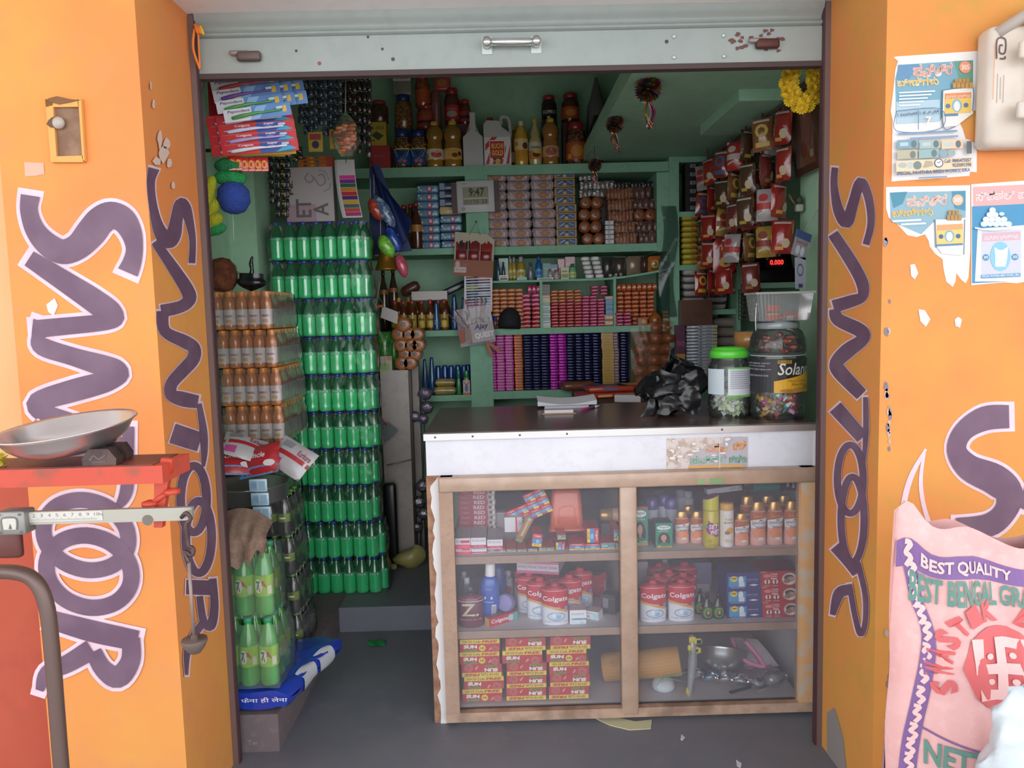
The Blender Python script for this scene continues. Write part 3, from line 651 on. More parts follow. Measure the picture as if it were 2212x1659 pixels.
b = MB(); b.lathe([(w * .40,0),(w * .46,.01),(w * .47, h * .2),(w * .50, h * .38),(w * .46, h * .6),(w * .38, h * .72),(w * .24, h * .78)], M('2a58b8',.3, coat=.4), seg=20, sy=.6)
b.decals(lambda x, y, e=0.: wrapf(w * .475,0, h, 2., .6)(x, y, e),[('r',.62,.1,.86,.3,'e8ecf4'),('r',.64,.12,.84,.28,'9aa4b8'),('e',.3,.42,.05,.025,'dce4f4'),('e',.6,.42,.05,.025,'dce4f4'),('t','GALA',.3,.55,.6,.6,'98b4e4'),('r',.25,.34,.7,.36,'88a4d8')], nx=4, e0=.004)
o = b.build('cleaner_bottle'); c = MB(); c.lathe([(w * .24, h * .78),(w * .25, h * .79),(w * .24, h * .97),(w * .2, h)], WHT, seg=14); c.build('cap', o); place(o, (X, YM + .05, ZB),'tall blue bottle with white cap beside the maroon tin','bottle', None, (0, rad(3),0))
X, w, h = slot(1055,1095,1215, YM + .18, ZB); b = MB(); b.lathe([(w * .5,0),(w * .52, h * .5),(w * .4, h * .85),(w * .2, h)], M('22408c',.3), seg=16, sy=.6); place(b.build('cleaner_bottle'),(X, YM + .18, ZB),'dark blue bottle standing behind the tall blue one','bottle')
X, w, h = slot(1088,1110,1232, YM + .25, ZB); o = bottle('lotion_bottle',[(w * .45,0),(w * .5, h * .1),(w * .5, h * .7),(w * .3, h * .8)],[(w * .3, h * .8),(w * .3, h)], M('d0ccd8',.4), M('b8b4c4',.4),(h * .2, h * .6, M('d8d4dc'),[('e',.5,.5,.3,.3,'b83848')]), seg=12)
place(o, (X, YM + .25, ZB),'grey lotion bottle in the shade left of the powder tins','bottle')
b = MB(); b.lathe([(.03,0),(.034,.004),(.034,.028),(.030,.032)], M('8078b0',.4), seg=20); b.lathe([(.031,.032),(.029,.0325)], M('8f8ac4',.4), seg=20); q = pt(1094,1316, YM + .02)
tag(b.build('lilac_cup', None, (q.x + .006, YM + .075, q.z + .008),(rad(80),0, rad(-25))),'round lilac cap tipped on its side on the middle shelf','cap')
o = carton('toothpaste_box',.125,.028,.032,'c83444',[('t','Colgate',.08,.2,.66,.8, WHT, .02),('e',.78,.5,.12,.4,'c8ccd8'),('r',.85,0,1,1,'58b0a8')], side='d8b050', top='b83444'); place(o, (xat(1083, YM + .02, ZB), YM + .02, ZB),'long red toothpaste box lying slantwise on the middle shelf','toothpaste box', G, (0,0, rad(33)))
# cream carton bundle on the tins
q = at5(935,290, YM + .14); zq = ZB + ht + .0015
o = carton('carton_bundle', W(92, YM + .14),.15, W(27, YM + .14),'d2c4d0',[('r',0,.8,1,1,'c87098'),('r',0,0,1,.22,'c06890')] + [('t','Fair & Lovely',.03 + .25 * i, .35,.22 + .25 * i, .7,'8a7888') for i in range(4)] + [('r',.245 * i + .245,0,.25 + .245 * i, 1,'a890a0') for i in range(3)], top='8a7a8a', side='c8a8bc')
place(o, (q.x + .02, YM + .17, zq),'bundle of white and pink cream cartons lying across the powder tins','cartons', None, (0,0, rad(-14)))
def pond(k): return [('t', "POND'S", .12,.66,.88,.8,'7a8a94'),('r',.1,.3,1,.42,'4a8cb0') if k == 0 else ('r',.55,.2,1,.9,'b8dcE8'.lower()),('e',.22,.36,.12,.08,'8ab8cc'),('t','LIGHT MOISTURISER',.36,.33,.92,.39,'e8f0f4'),('r',.1,.08,.5,.2,'dfe6ea'),('e',.75,.12,.2,.1,'c8dce8')]
for (x0, x1, yt), k, Y, r_, lb in (((1235,1383,530),0, YM, 0,'small white face cream box, left of two, before the powder tins'),((1385,1545,548),1, YM + .03,-.5,'small white face cream box turned aslant, right of two')):
    X, w, h = slot(940 + x0 / 4.253,940 + x1 / 4.253,1190 + yt / 4.253, Y, ZB); w = w if k == 0 else w * .78
    place(carton('face_cream_box', w, w * .9, h, 'eef0f4', pond(k), top='d8c8c8'),(X, Y + .01, ZB), lb, 'cream box','white face cream boxes',(0,0, r_))
b = MB(); RB = M('c83038',.45, bump=(9., .5))
q = at5(1430,330, YM + .25)
b.grid(lambda u, v: (q.x - .055 + .11 * u + .008 * sin(v * 9), YM + .25 + .035 * cos(u * 3.14) * (1 if v < .5 else 1) * sin(v * 3.1), ZB + (q.z + .055 - ZB) * v + .01 * sin(u * 7)),10,10, RB)
b.grid(lambda u, v: (q.x + .055 - .02 * u, YM + .21 + .02 * sin(u * 4), q.z + .04 - .13 * v - .03 * u),5,8, M('e0b8c0',.6))
tag(b.build('folded_cloth'),'crumpled red plastic bag with pale pink strap at the back','bag')
o = carton('dark_box',.055,.05,.075,'3c3840',[('r',.1,.3,.5,.8,'8c8490'),('r',.1,.8,1,.84,'5a5660')]); q = at5(1620,600, YM + .07); place(o, (q.x, YM + .09, ZB),'dark box beside the taped centre post, middle shelf','box', None, (0,0,-.5))
# ================================================================== counter, left, bottom: coil boxes
YB_ = YC + .07
def spiral(cx, cy, R, n=40): return [(cx + R * (.18 + .82 * k / n) * cos(k * .5) / 3.1, cy + R * (.18 + .82 * k / n) * sin(k * .5)) for k in range(n)]
def coil(ten):
    s = [('r',0,.0,1,.64,'c63238'),('r',0,.66,1,1,'efcf4c'),('t','10+10 Coils',.08,.73,.52,.93,'3a3024',.012),('t','FREE',.55,.73,.95,.93,'c03a24',.04,.15),('e',.17,.5,.06,.14,'e8a030'),('t','SUN',.09,.30,.43,.58,'f4f0f2',.05),('r',.1,.05,.42,.24,'8a9438'),('t','JUMBO COIL',.13,.09,.39,.19,'4a5420',.01)]
    if ten: s += [('e',.56,.33,.085,.25,'efcf4c'),('t','10',.515,.24,.605,.42,'5a3a20',.03),('s', spiral(.88,.28,.3),.035,'e08a78'),('p',[(.73,.12),(.8,.28),(.77,.42),(.72,.2)],'e0a890')]
    else: s += [('s', spiral(.82,.26,.36),.04,'e08a78'),('p',[(.6,.08),(.67,.3),(.64,.42),(.58,.14)],'e0a890')]
    return s
wc, hc, dc = W(89, YB_), W(28.6, YB_),.13
cA = carton('coil_box', wc, dc, hc, 'bc3034', coil(1), top='d8a63c', side='b02c30'); cB = carton('coil_box', wc, dc, hc, 'bc3034', coil(0), top='d8a63c', side='b02c30')
cD = carton('coil_box', wc, dc, hc, 'bc3034', coil(0), top='a82c30', side='b02c30', flip=True)
pat = [['A','B','D','A','A'],['D','D','D','B','D'],['D','D','B','A','D']]
pcx = [[435,450,430,410,412],[838,840,842,802,832],[1228,1240,1232,1208,1243]]
for c in range(3):
    for r_ in range(5):
        k = pat[c][r_]; pr_ = {'A': cA, 'B': cB, 'D': cD}[k]
        x = xat(940 + pcx[c][r_] / 4.253, YB_, ZC + hc * r_)
        d_ = {'A': 'upright red and yellow coil box with round ten badge','B': 'upright red and yellow coil box, coil large at right','D': 'upside-down red and yellow coil box'}[k]
        place(pr_, (x, YB_ + dc / 2, ZC + r_ * (hc + .0006)), d_ + ', %s from the bottom, %s stack' % (ORD[r_],('left','middle','right')[c]),'coil box','mosquito coil boxes')
# ================================================================== counter, right, upper shelf
def at6(x, y, Y): return pt(1340 + x / 4.809,900 + y / 4.809, Y)
LOT = [(.86,0),(.97,.02),(1,.08),(.97,.25),(.88,.42),(.93,.55),(1,.66),(.98,.74),(.86,.8)]
LCAP = [(.84,.78),(.86,.79),(.76,.9),(.66,.98),(.6,1)]
PNK = wallmat('peach_lotion','eebcb4','f0b49c','eca888', None, 8,.35)
def lotion(w, h, big):
    R = w / 2; b = MB(); b.lathe(sc_prof(LOT, R, h), M('eab2a8',.3, coat=.4), seg=20, sy=.62)
    def mp(x, y, e=0.):
        a = (x - .5) * 2.6; rr = R * (.97 - .08 * sin(max(0,1 - abs(y * .8 - .42) / .3) * 1.57)) + e + .0015
        return Vector((rr * sin(a),-(rr * .62 + .001) * cos(a), h * .8 * y))
    b.decals(mp, [('b',[(i / 6,.72 + .1 * i / 6) for i in range(7)],[(i / 6,.97) for i in range(7)],'b8663c'),('b',[(i / 6,.5 + .06 * i / 6) for i in range(7)],[(i / 6,.72 + .1 * i / 6) for i in range(7)],'efecf0'),('e',.5,.36,.36,.16,'ec9468'),('e',.56,.2,.2,.055,'d8ccc0'),('e',.56,.21,.12,.03,'f0ece8'),
                  ('t','SANTOOR',.14,.62,.9,.70,'5a5468',.012),('s',[(.12,.64),(.3,.57),(.62,.56),(.88,.62)],.012,'6a6478'),('e',.56,.74,.08,.025,'b09060'),('t','Beauty',.34,.49,.74,.555,'7a6a8a',0,.2)] + ([('t','Silk & Almond',.3,.84,.8,.87,'f0d0b8')] if big else []), nx=6)
    o = b.build('lotion_bottle'); c = MB(); c.lathe(sc_prof(LCAP, R, h), M('d6a868',.28,.7), seg=18, sy=.62); c.build('cap', o); return o
def inR(x0, x1, y0, Y, z=None): return slot(1340 + x0 / 4.809,1340 + x1 / 4.809,900 + y0 / 4.809, Y, ZA if z is None else z)
X, w, h = inR(1345,1510,880, YI); LB = lotion(w, h, 1); X2, w2, h2 = inR(1183,1333,1000, YI); LS = lotion(w2, h2,0)
YI2 = YI + .065
for pr_, x, Y, lb in ((LB, 1428, YI, 'large peach lotion bottle, gold cap, left of the three in a row'),(LB, 1602, YI, 'large peach lotion bottle, gold cap, middle of the three in a row'),(LB, 1778, YI, 'large peach lotion bottle, gold cap, nearest the right frame post'),
                      (LB, 1320, YI2 + .02,'large lotion bottle in the second row under the green spray can'),(LB, 1700, YI2 + .02,'second-row lotion bottle between the middle and right large ones'),(LB, 1525, YI2 + .02,'second-row lotion bottle between the left and middle large ones'),
                      (LS, 1258, YI, 'small peach lotion bottle just right of the white talc'),(LS, 640, YI + .05,'small peach lotion bottle first from the green dye boxes'),(LS, 712, YI2 + .06,'small lotion bottle in the rear row behind the first'),(LS, 800, YI + .045,'small pale lotion bottle close left of the yellow spray can')):
    place(pr_, (xat(1340 + x / 4.809, Y, ZA), Y, ZA), lb, 'lotion bottle','gold-capped lotion bottles')
X, w, h = inR(857,1022,800, YI)
b = MB(); b.lathe([(w * .46,0),(w * .49,.006),(w * .49, h * .69),(w * .46, h * .70)], M('d4c43c',.3, coat=.4), seg=20)
b.decals(wrapf(w * .492,0, h * .7,2.4),[('e',.52,.5,.4,.14,'a8488c'),('e',.38,.6,.2,.1,'a8488c'),('e',.72,.42,.22,.12,'a8488c'),('t','SET',.3,.52,.78,.64, WHT, .03,.1),('t','WET',.36,.37,.88,.5, WHT, .03,.1),('e',.3,.72,.05,.02,'8c3c70'),('e',.75,.66,.04,.02,'8c3c70'),('e',.2,.58,.1,.03,'5ab0a8'),('e',.36,.2,.1,.05,'b8a830'),('t','SWAG AVATAR',.3,.08,.9,.11,'6a6420'),('t','DEODORANT',.3,.05,.8,.07,'6a6420')], nx=4)
o = b.build('spray_can'); c = MB(); R_ = w * .49; n = 20
pts = []
for zt_k in (0,1):
    pts += [(R_ * cos(6.2832 * j / n), R_ * sin(6.2832 * j / n), h * .71 if zt_k == 0 else h * (.95 + .05 * cos(6.2832 * j / n))) for j in range(n)]
c.add(pts, [(j, (j + 1) % n, n + (j + 1) % n, n + j) for j in range(n)], M('d6cc44',.3, coat=.4), True); c.add(pts[n:],[tuple(range(n))], M('9a5a98',.4)); c.build('cap', o)
place(o, (X, YI, ZA),'tall yellow spray can with slanted purple cap top','spray can')
X, w, h = inR(1030,1175,890, YI)
o = bottle('talc_bottle',[(w * .44,0),(w * .49,.006),(w * .48, h * .84)],[(w * .48, h * .84),(w * .49, h * .845),(w * .49, h * .96),(w * .42, h * .995),(w * .3, h)], M('e2ac58',.4), M('eceaf0',.35, coat=.3),
           (0.002, h * .83, wallmat('talc_label','efe9e4','eeeaee','ecdcb8', None, 14,.4),[('t','PONDS',.3,.74,.78,.8,'8a8488'),('r',.4,.66,.85,.70,'e0a068'),('e',.3,.68,.08,.025,'88a8b8'),('e',.6,.46,.24,.08,'e2ae50'),('e',.42,.4,.16,.05,'a8784c'),('t','Radiant',.3,.18,.72,.22,'b08c50'),('r',.3,.13,.8,.15,'d8c09c')]))
place(o, (X, YI, ZA),'white talc bottle with a yellow-orange cap','talc')
DY = [('r',.0,.84,1,.92,'1d8a70'),('e',.48,.82,.42,.09,'e8ecec'),('t','Vasmol',.18,.81,.78,.87,'304858',.02),('t','33',.42,.75,.54,.79,'304858'),('t','KESH KALA',.15,.66,.8,.71,'d8ece4',.01),('e',.48,.36,.36,.26,'30241e'),('r',.12,.2,.3,.4,'30241e'),('r',.66,.2,.84,.4,'30241e'),('e',.47,.42,.17,.13,'c89a84'),('r',.4,.2,.56,.34,'c08e78'),('e',.48,.17,.26,.07,'1a7a64'),('r',.02,.02,.98,.09,'b89848'),('e',.2,.08,.1,.045,'c8b088')]
for (x0, x1, y0), lb, s in (((368,540,1105),'green hair dye box with a portrait, standing farther forward', DY),((145,302,955),'tall green hair dye box beside the taped centre post', DY + [('t','OIL BASED',.4,.1,.95,.14,'d8ece4',.01),('r',0,.95,1,1,'c03038')])):
    X, w, h = inR(x0, x1, y0, YI - .005)
    place(carton('hair_dye_box', w, .075, h, '1a8a70', s, side='146a58', top='4a6a60'),(X, YI + (.03 if x0 > 300 else .06), ZA), lb, 'box','green hair dye boxes',(0,0,.0))
b = MB(); R_ = W(32, YI2) / 2; Ln = W(130, YI2); b.lathe([(R_ * .6,0),(R_ * .85,.004),(R_ * .86, Ln * .14),(R_, Ln * .145),(R_, Ln * .97),(R_ * .9, Ln)], M('1c1c22',.3, coat=.5), seg=20)
b.decals(lambda x, y, e=0.: wrapf(R_, Ln * .16, Ln * .8,2.4)(x, y, e + .001),[('r',.1,0,.9,.56,'1e6a62'),('p',[(0,.2),(1,.35),(1,.4),(0,.25)],'15201f'),('p',[(0,.5),(1,.62),(1,.66),(0,.56)],'15201f'),('t','STONE',.3,.86,.68,.80,'e4e6ea',.02),('t','WILD',.32,.74,.6,.68,'e4e6ea',.02)], nx=4)
q = pt(1603,1069, YI2); place(b.build('spray_can'),(q.x, YI2, ZA + inR(1345,1510,880, YI)[2] + R_ + .022),'black and green spray can lying across the gold lotion caps','spray can', None, (0, math.pi / 2, rad(0)))
for i, (x, y, c) in enumerate(((325,890,'5a4c90'),(525,890,'6456a0'),(450,850,'54488a'))):
    q = at6(x, y, YI + .16 + .02 * i); h = q.z - ZA + .02
    o = bottle('cream_jar',[(.022,0),(.025,.005),(.025, h * .72)],[(.026, h * .7),(.027, h * .72),(.026, h * .95),(.018, h)], M(c, .3, coat=.5), M('c8c8d4',.4), seg=14); place(o, (q.x, YI + .16 + .02 * i, ZA),('purple-capped pale bottle, left of three, behind the dye boxes','purple-capped pale bottle, right of three, behind the small lotion','purple-capped pale bottle at the rear of the three')[i],'bottle','purple-capped bottles')
for i, (x, y, c, m_) in enumerate(((620,760,'9a90b0','d4d4dc'),(700,775,'b8b8c4','cfd0da'),(400,770,'a8843c','b4b4c0'))):
    Y = YI + .27; q = at6(x, y, Y); h = q.z - ZA
    o = bottle('lotion_bottle',[(.02,0),(.024,.01),(.024, h * .8)],[(.018, h * .8),(.018, h)], M(c, .4), M(m_, .4), seg=12); place(o, (q.x, Y, ZA),('white bottle with dull lilac cap at the back of the right upper shelf','pale grey bottle at the back, left of the white card','yellow-capped bottle at the back near the centre post')[i],'bottle')
b = MB(); q = at6(1040,820, YI + .2); b.box(-.075,.06,-.02,.02,0,.02,'d8d8e0'); b.decals(front(.135,.02,-.02),[('t','697-B',.6,.3,.9,.7,'8a8a98')]); tag(b.build('flat_carton', None, (q.x + .01, YI + .17, ZA + inR(1345,1510,880, YI)[2] + .001),(0, rad(-6),0)),'flat white carton lying above the bottles behind the spray cans','carton')
# ================================================================== counter, right, middle shelf
def at7(x, y, Y): return pt(1340 + x / 4.047,1190 + y / 4.047, Y)
tn2 = tn
for cx, Y, lb in ((286, YM, 'powder tin in front, left of the two whole ones right of the post'),(533, YM, 'powder tin in front, right of the two whole ones right of the post'),(320, YM + .07,'powder tin behind the left front tin right of the post'),(550, YM + .07,'powder tin behind the right front tin'),(425, YM + .11,'powder tin peeping between the front two right of the post'),(345, YM + .19,'rear powder tin, left, right compartment'),(560, YM + .19,'rear powder tin, right, right compartment')):
    place(tn, (xat(1340 + cx / 4.047, Y, ZB), Y, ZB), lb, 'powder tin','white and red oval powder tins')
def inM(x0, x1, y0, Y): return slot(1340 + x0 / 4.047,1340 + x1 / 4.047,1190 + y0 / 4.047, Y, ZB)
X, w, h = inM(712,808,372, YM)
ho = bottle('hair_oil_bottle', sc_prof([(.8,0),(1,.03),(1,.45),(.85,.6),(.4,.75),(.32,.86)], w / 2, h), sc_prof([(.36,.85),(.36,.97),(.3,1)], w / 2, h), M('1c2c24',.4), M('20281c',.2, coat=.6),(h * .06, h * .5, M('2c4a24',.4),[('e',.5,.5,.42,.46,'5c8c38'),('e',.5,.45,.2,.3,'221a16'),('e',.5,.52,.11,.18,'c09880'),('e',.5,.85,.14,.1,'6aa040')], w * .5), seg=14, sy=.7)
for x, Y, lb in ((760, YM, 'dark green hair oil bottle, left of the front two'),(856, YM, 'dark green hair oil bottle beside the blue boxes'),(695, YM + .05,'dark green hair oil bottle behind, next to the powder tin')):
    place(ho, (xat(1340 + x / 4.047, Y, ZB), Y, ZB), lb, 'bottle','dark green hair oil bottles')
X, w, h = inM(930,1235,188, YM); h3 = h / 3
fb = [('r',.05,.08,.55,.78,'3aa0d4'),('e',.2,.62,.1,.2,'f0d048'),('r',.14,.62,.26,.68,'2a2a30'),('e',.4,.55,.07,.26,'eef2f8'),('r',.34,.1,.5,.4,'e0ecf8'),('t','ADJUSTABLE',.57,.5,.88,.6,'c8d4ec'),('t','WITH SLIDER',.58,.38,.88,.47,'5878c0'),('p',[(.62,.2),(.76,.13),(.9,.2),(.76,.27)],'e0e8f4'),('r',.1,.02,.5,.06,'a8b8e0')]
cbx = carton('vaporiser_box', w, .12, h3 - .001,'243a84', fb, top='5c6484', side='2a4088')
for i in range(3): place(cbx, (X + jit(.002), YM + .055, ZB + i * h3),'dark blue mosquito vaporiser box, %s of three stacked' % ('bottom','middle','top')[i],'box','dark blue vaporiser boxes')
X, w, h = inM(1240,1572,172, YM); h3 = h / 3
fr = [('r',0,.94,.14,1,'d8a850'),('e',.16,.72,.1,.12,'e48890'),('t','POWER',.26,.76,.44,.88,'f4e4e6',.015),('t','ACTIV+',.26,.62,.44,.73,'f4e4e6',.015),('r',.26,.5,.42,.58,'f0d0d4'),('e',.75,.5,.21,.42,'c8a890'),('e',.75,.5,.18,.37,'ece4e4'),('e',.73,.6,.13,.2,'5a4038'),('e',.78,.48,.1,.18,'c49a8c'),('e',.68,.38,.09,.16,'9c7468')]
for ex in (.16,.37): fr += [('e', ex, .36,.075,.16,'f0ecec'),('e', ex, .42,.03,.1,'b83038'),('r', ex - .02,.2, ex + .02,.4,'4a4448'),('r', ex - .08,.08, ex + .08,.13,'e0a0a8')]
cr = carton('vaporiser_box', w, .13, h3 - .001,'bc2434', fr, top='8c3848', side='b02434')
for i in range(3): place(cr, (X - .004 * i, YM + .06, ZB + i * h3),'red mosquito refill box with round photo, %s of three stacked' % ('bottom','middle','top')[i],'box','red refill boxes')
for i, (x0, x1, y0, Y, c, lb) in enumerate(((140,245,100, YM + .22,'d8d4dc','tall white card standing at the back beside the centre post'),(470,800,110, YM + .25,'8a88a8','wide lilac-grey carton standing behind the powder tins'),(345,465,95, YM + .22,'aab4c0','pale blue-grey bottle shape behind the powder tins'))):
    X, w, h = inM(x0, x1, y0, Y)
    if i == 2: o = bottle('lotion_bottle',[(w * .4,0),(w * .5,.01),(w * .45, h * .6),(w * .25, h * .9)],[(w * .2, h * .88),(w * .2, h)], M('c8d0d8',.4), M(c, .4), seg=14, sy=.6)
    else: o = carton('plain_carton', w, .05, h, c, [('r',.1,.2,.9,.24,'9a98a8')] if i == 0 else [('r',.15,.05,.95,.3,'d0ccd8')])
    place(o, (X, Y + .03, ZB), lb, 'bottle' if i == 2 else 'carton')
# ================================================================== counter, right, bottom
YL = YC + .2
p0, p1 = pt(1302,1468, YL), pt(1470,1438, YL - .03); p0.z = p1.z = ZC + .055
b = MB(); d = p1 - p0; b.lathe([(.045,0),(.053,.004),(.056, d.length - .004),(.05, d.length)], M('d29c4c',.6), seg=24)
b.decals(lambda x, y, e=0.: wrapf(.0525,0, d.length, 2.2)(x, y, e + .002),[('t','HERSHEYS',.1,.12,.35,.5,'b8823c')] + [('s',[(.2 + .1 * i, .05),(.25 + .1 * i, .5),(.2 + .1 * i, .95)],.012,'c08c40') for i in range(6)], nx=2)
tag(b.build('cardboard_tube', None, p0,(0, rad(82), rad(-10))),'tan cardboard canister lying on the bottom shelf','canister')
b = MB(); R_ = .098; prof = [(.002,-.085)] + [(R_ * sin(a),-.085 * cos(a) ** 1.0) for a in (.25,.5,.75,1.0,1.25,1.5)] + [(R_ * 1.04,0),(R_ * 1.02,.003)] + [(R_ * .97 * sin(a),-.08 * cos(a)) for a in (1.5,1.2,.9,.6,.3)] + [(.002,-.08)]
b.lathe(prof, STEEL, seg=32, cap=False); q = pt(1560,1405, YL + .03); tag(b.build('steel_bowl', None, (q.x, YL + .03, ZC + .098),(rad(-28), rad(10),0)),'round steel bowl tilted towards the glass on the bottom shelf','bowl')
CLO = M('e2d8de',.9, noise=('d4c8d0',20., .4,.6)); b = MB(); q = pt(1640,1440, YL + .03)
def towel(u, v):
    a = pt(1576 + 60 * u, 1376 + 5 * u, YL + .15); e_ = pt(1628 + 72 * u, 1500 - 30 * u, YL + .07); p = a.lerp(e_, v)
    p.y -= .05 * sin(v * 3.1) * (1 - .4 * u); p.z = max(p.z + .012 * sin(v * 3.1), ZC + .004); return p
b.grid(towel, 8,12, CLO); o = b.build('towel')
for u in (.02,.5):
    c = MB(); c.tube([towel(u, k / 14) + V(0,-.003,.003) for k in range(15)],.006, M('d88ab0',.9),6); c.build('pink_hem', o)
c = MB(); c.tube(crom([pt(1582,1380, YL + .02), pt(1600,1420, YL - .03), pt(1648,1440, YL - .05), pt(1640,1420, YL - .04), pt(1610,1385, YL)]),.008, M('d88ab0',.9),8); c.build('pink_hem', o)
tag(o, 'folded white towel with pink hems right of the steel bowl','towel')
b = MB(); q = pt(1668,1482, YC + .11); b.lathe([(.004,-.075),(.012,-.07),(.013,-.045),(.016,-.035),(.028,-.012),(.031,.01),(.027,.03),(.014,.042),(.001,.045)], film('d8dce4',.25,.3,.05), seg=18, cap=False); o = b.build('light_bulb')
c = MB(); c.lathe([(.008,-.076),(.0135,-.07),(.0135,-.04)], STEEL, seg=12); c.build('bulb_cap', o); place(o, (q.x + .01, YC + .11, ZC + .034),'clear light bulb lying on the bottom shelf','light bulb', None, (rad(90),0, rad(-68)))
b = MB(); q = pt(1433,1505, YC + .12); b.lathe([(.03,0),(.042,.008),(.044,.02),(.036,.036),(.018,.042)], M('d4dde4',.7, bump=(60., .3)), seg=20); q.z = ZC
o = b.build('thread_spool', None, (q.x, YC + .12, ZC)); c = MB(); c.tube(crom([(-.03,-.03,.03),(0,-.01,.05),(.05,-.02,.065),(.11,.0,.072)]),.0014, M('58c09a'),5); c.tube(crom([(-.02,-.034,.02),(0,-.02,.052),(.04,-.03,.05),(.08,-.01,.03)]),.0012, M('58c09a'),5); c.build('thread', o); tag(o, 'ball of white twine with green thread on the bottom shelf','twine')
b = MB(); PB = film('b8c4d4',.35,.3,.15,(14., .6)); R2 = random.Random(2)
for k in range(5):
    c_ = pt(1500 + 34 * k, 1502 + R2.uniform(-10,4), YC + .2 - .02 * k); c_.z = ZC + .018
    b.grid(lambda u, v: (c_.x + (.036 + .01 * sin(u * 21 + k)) * cos(u * 6.283) * sin(v * 3.14), c_.y + .03 * sin(u * 6.283) * sin(v * 3.14), max(ZC + .001, c_.z + .02 * cos(v * 3.14) + .004 * sin(u * 17 + k))),14,6, PB if k != 1 else film('4a9cc4',.5,.3,.15))
tag(b.build('plastic_bag'),'crumpled clear plastic bags at the foot of the steel bowl','plastic bag')
b = MB(); tp, bt = pt(1495,1372, YC + .07), pt(1487,1517, YC + .07)
b.tube(crom([(tp.x, YC + .075, tp.z),(tp.x + .003, YC + .07,(tp.z + bt.z) / 2 + .06),(tp.x - .002, YC + .075,(tp.z + bt.z) / 2 - .03),(bt.x, YC + .075, bt.z)]),[.006,.010,.012,.016,.017,.016,.017,.018,.017,.016,.015,.013,.012,.010,.008,.006][:16], film('dfe4ea',.4,.3,.15,(30., .5)),8); o = b.build('plastic_wrap')
R2 = random.Random(4); c = MB()
for k in range(9): c.pillow((tp.x + .004 + R2.uniform(-.012,.022), YC + .062, tp.z - .05 + R2.uniform(-.03,.03)),.026,.008,.022,.004,'e0cc3c' if k % 3 else '6a9c48')
c.build('yellow_knot', o); c = MB(); c.lathe([(.004,0),(.011,.004),(.008,.02),(.003,.03)], M('d8c038',.4), c=(bt.x, YC + .075, ZC), seg=8); c.build('yellow_tip', o); tag(o, 'yellow-tied strip of clear plastic hanging beside the steel bowl','plastic')
for x, y, a, c, L_, lb in ((1600,1498,22,'22242e',.1,'dark blue plastic knife lying before the bulb'),(1650,1496,28,'b0a090',.075,'pale wooden peg lying by the bulb')):
    b = MB(); q = pt(x, y, YC + .09); b.pillow((0,0,0), L_, .014,.007,.003, c); tag(b.build('knife' if c[0] == '2' else 'peg', None, (q.x, YC + .09, ZC),(0,0, rad(a))), lb, 'knife' if c[0] == '2' else 'peg')
# ================================================================== built-in shelves at the back
S1, S2, S3, S4, S4L = pt(1040,358, YSH).z, pt(1050,534, YSH).z, pt(1060,711, YSH).z, pt(1060,846, YSH).z, pt(930,855, YSH).z
STH = pt(1064,607, YSH).z
CX0, CX1 = xat(1013, YSH, 1.5), xat(1061, YSH, 1.5)
PX0, PX1, PXU = xat(1446, YSH, 1.5), xat(1467, YSH, 1.5), xat(1419, YSH, 1.9)
wsu = tag(empty('wall_shelving',(0, YSH, ZP)),'pale green built-in shelves filling the back wall','shelving')
def wsb(name, x0, x1, y0, y1, z0, z1, m=GREEN2, par=None):
    b = MB(); b.box(x0, x1, y0 - YSH, y1 - YSH, z0 - ZP, z1 - ZP, m); return b.build(name, par or wsu)
wsb('column', CX0, CX1, YSH - .012, YBW, ZP, S1 - .002)
wsb('post', PX0, PX1, YSH - .012, YBW, ZP, ZLO); wsb('post', PXU, PX0, YSH - .006, YBW, S2 - .05, S1 - .06)
for x0, x1, zz, t in ((XWL, CX0, S1,.055),(CX1, PX0, S1,.055),(XWL, CX0, S2,.036),(CX1, PX0, S2,.045),(XWL, CX0, S3,.034),(CX1, PX0, S3,.036),(XWL, CX0, S4L, .034),(CX1, PX0, S4,.046)):
    wsb('shelf_board', x0, x1, YSH, YBW, zz - t, zz)
wsb('shelf_board', CX0, CX1, YSH - .002, YBW, S1 - .055, S1)
b = MB(); b.grid(lambda u, v: (CX1 + (PX0 - CX1) * u, (YBW - YSH) * v, STH - ZP + .05 * max(0,(u - .6) / .4) ** 1.6),12,1, GREEN2); b.grid(lambda u, v: (CX1 + (PX0 - CX1) * u, 0, STH - ZP - .012 * v + .05 * max(0,(u - .6) / .4) ** 1.6),12,1, GREEN2); b.build('thin_shelf', wsu)
DV = [xat(1170, YSH, 1.5), xat(1329, YSH, 1.5)]
for x in DV: wsb('divider', x - .008, x + .008, YSH + .01, YBW, S3, STH + (.0 if x < .5 else .012))
YQ = YSH + .075
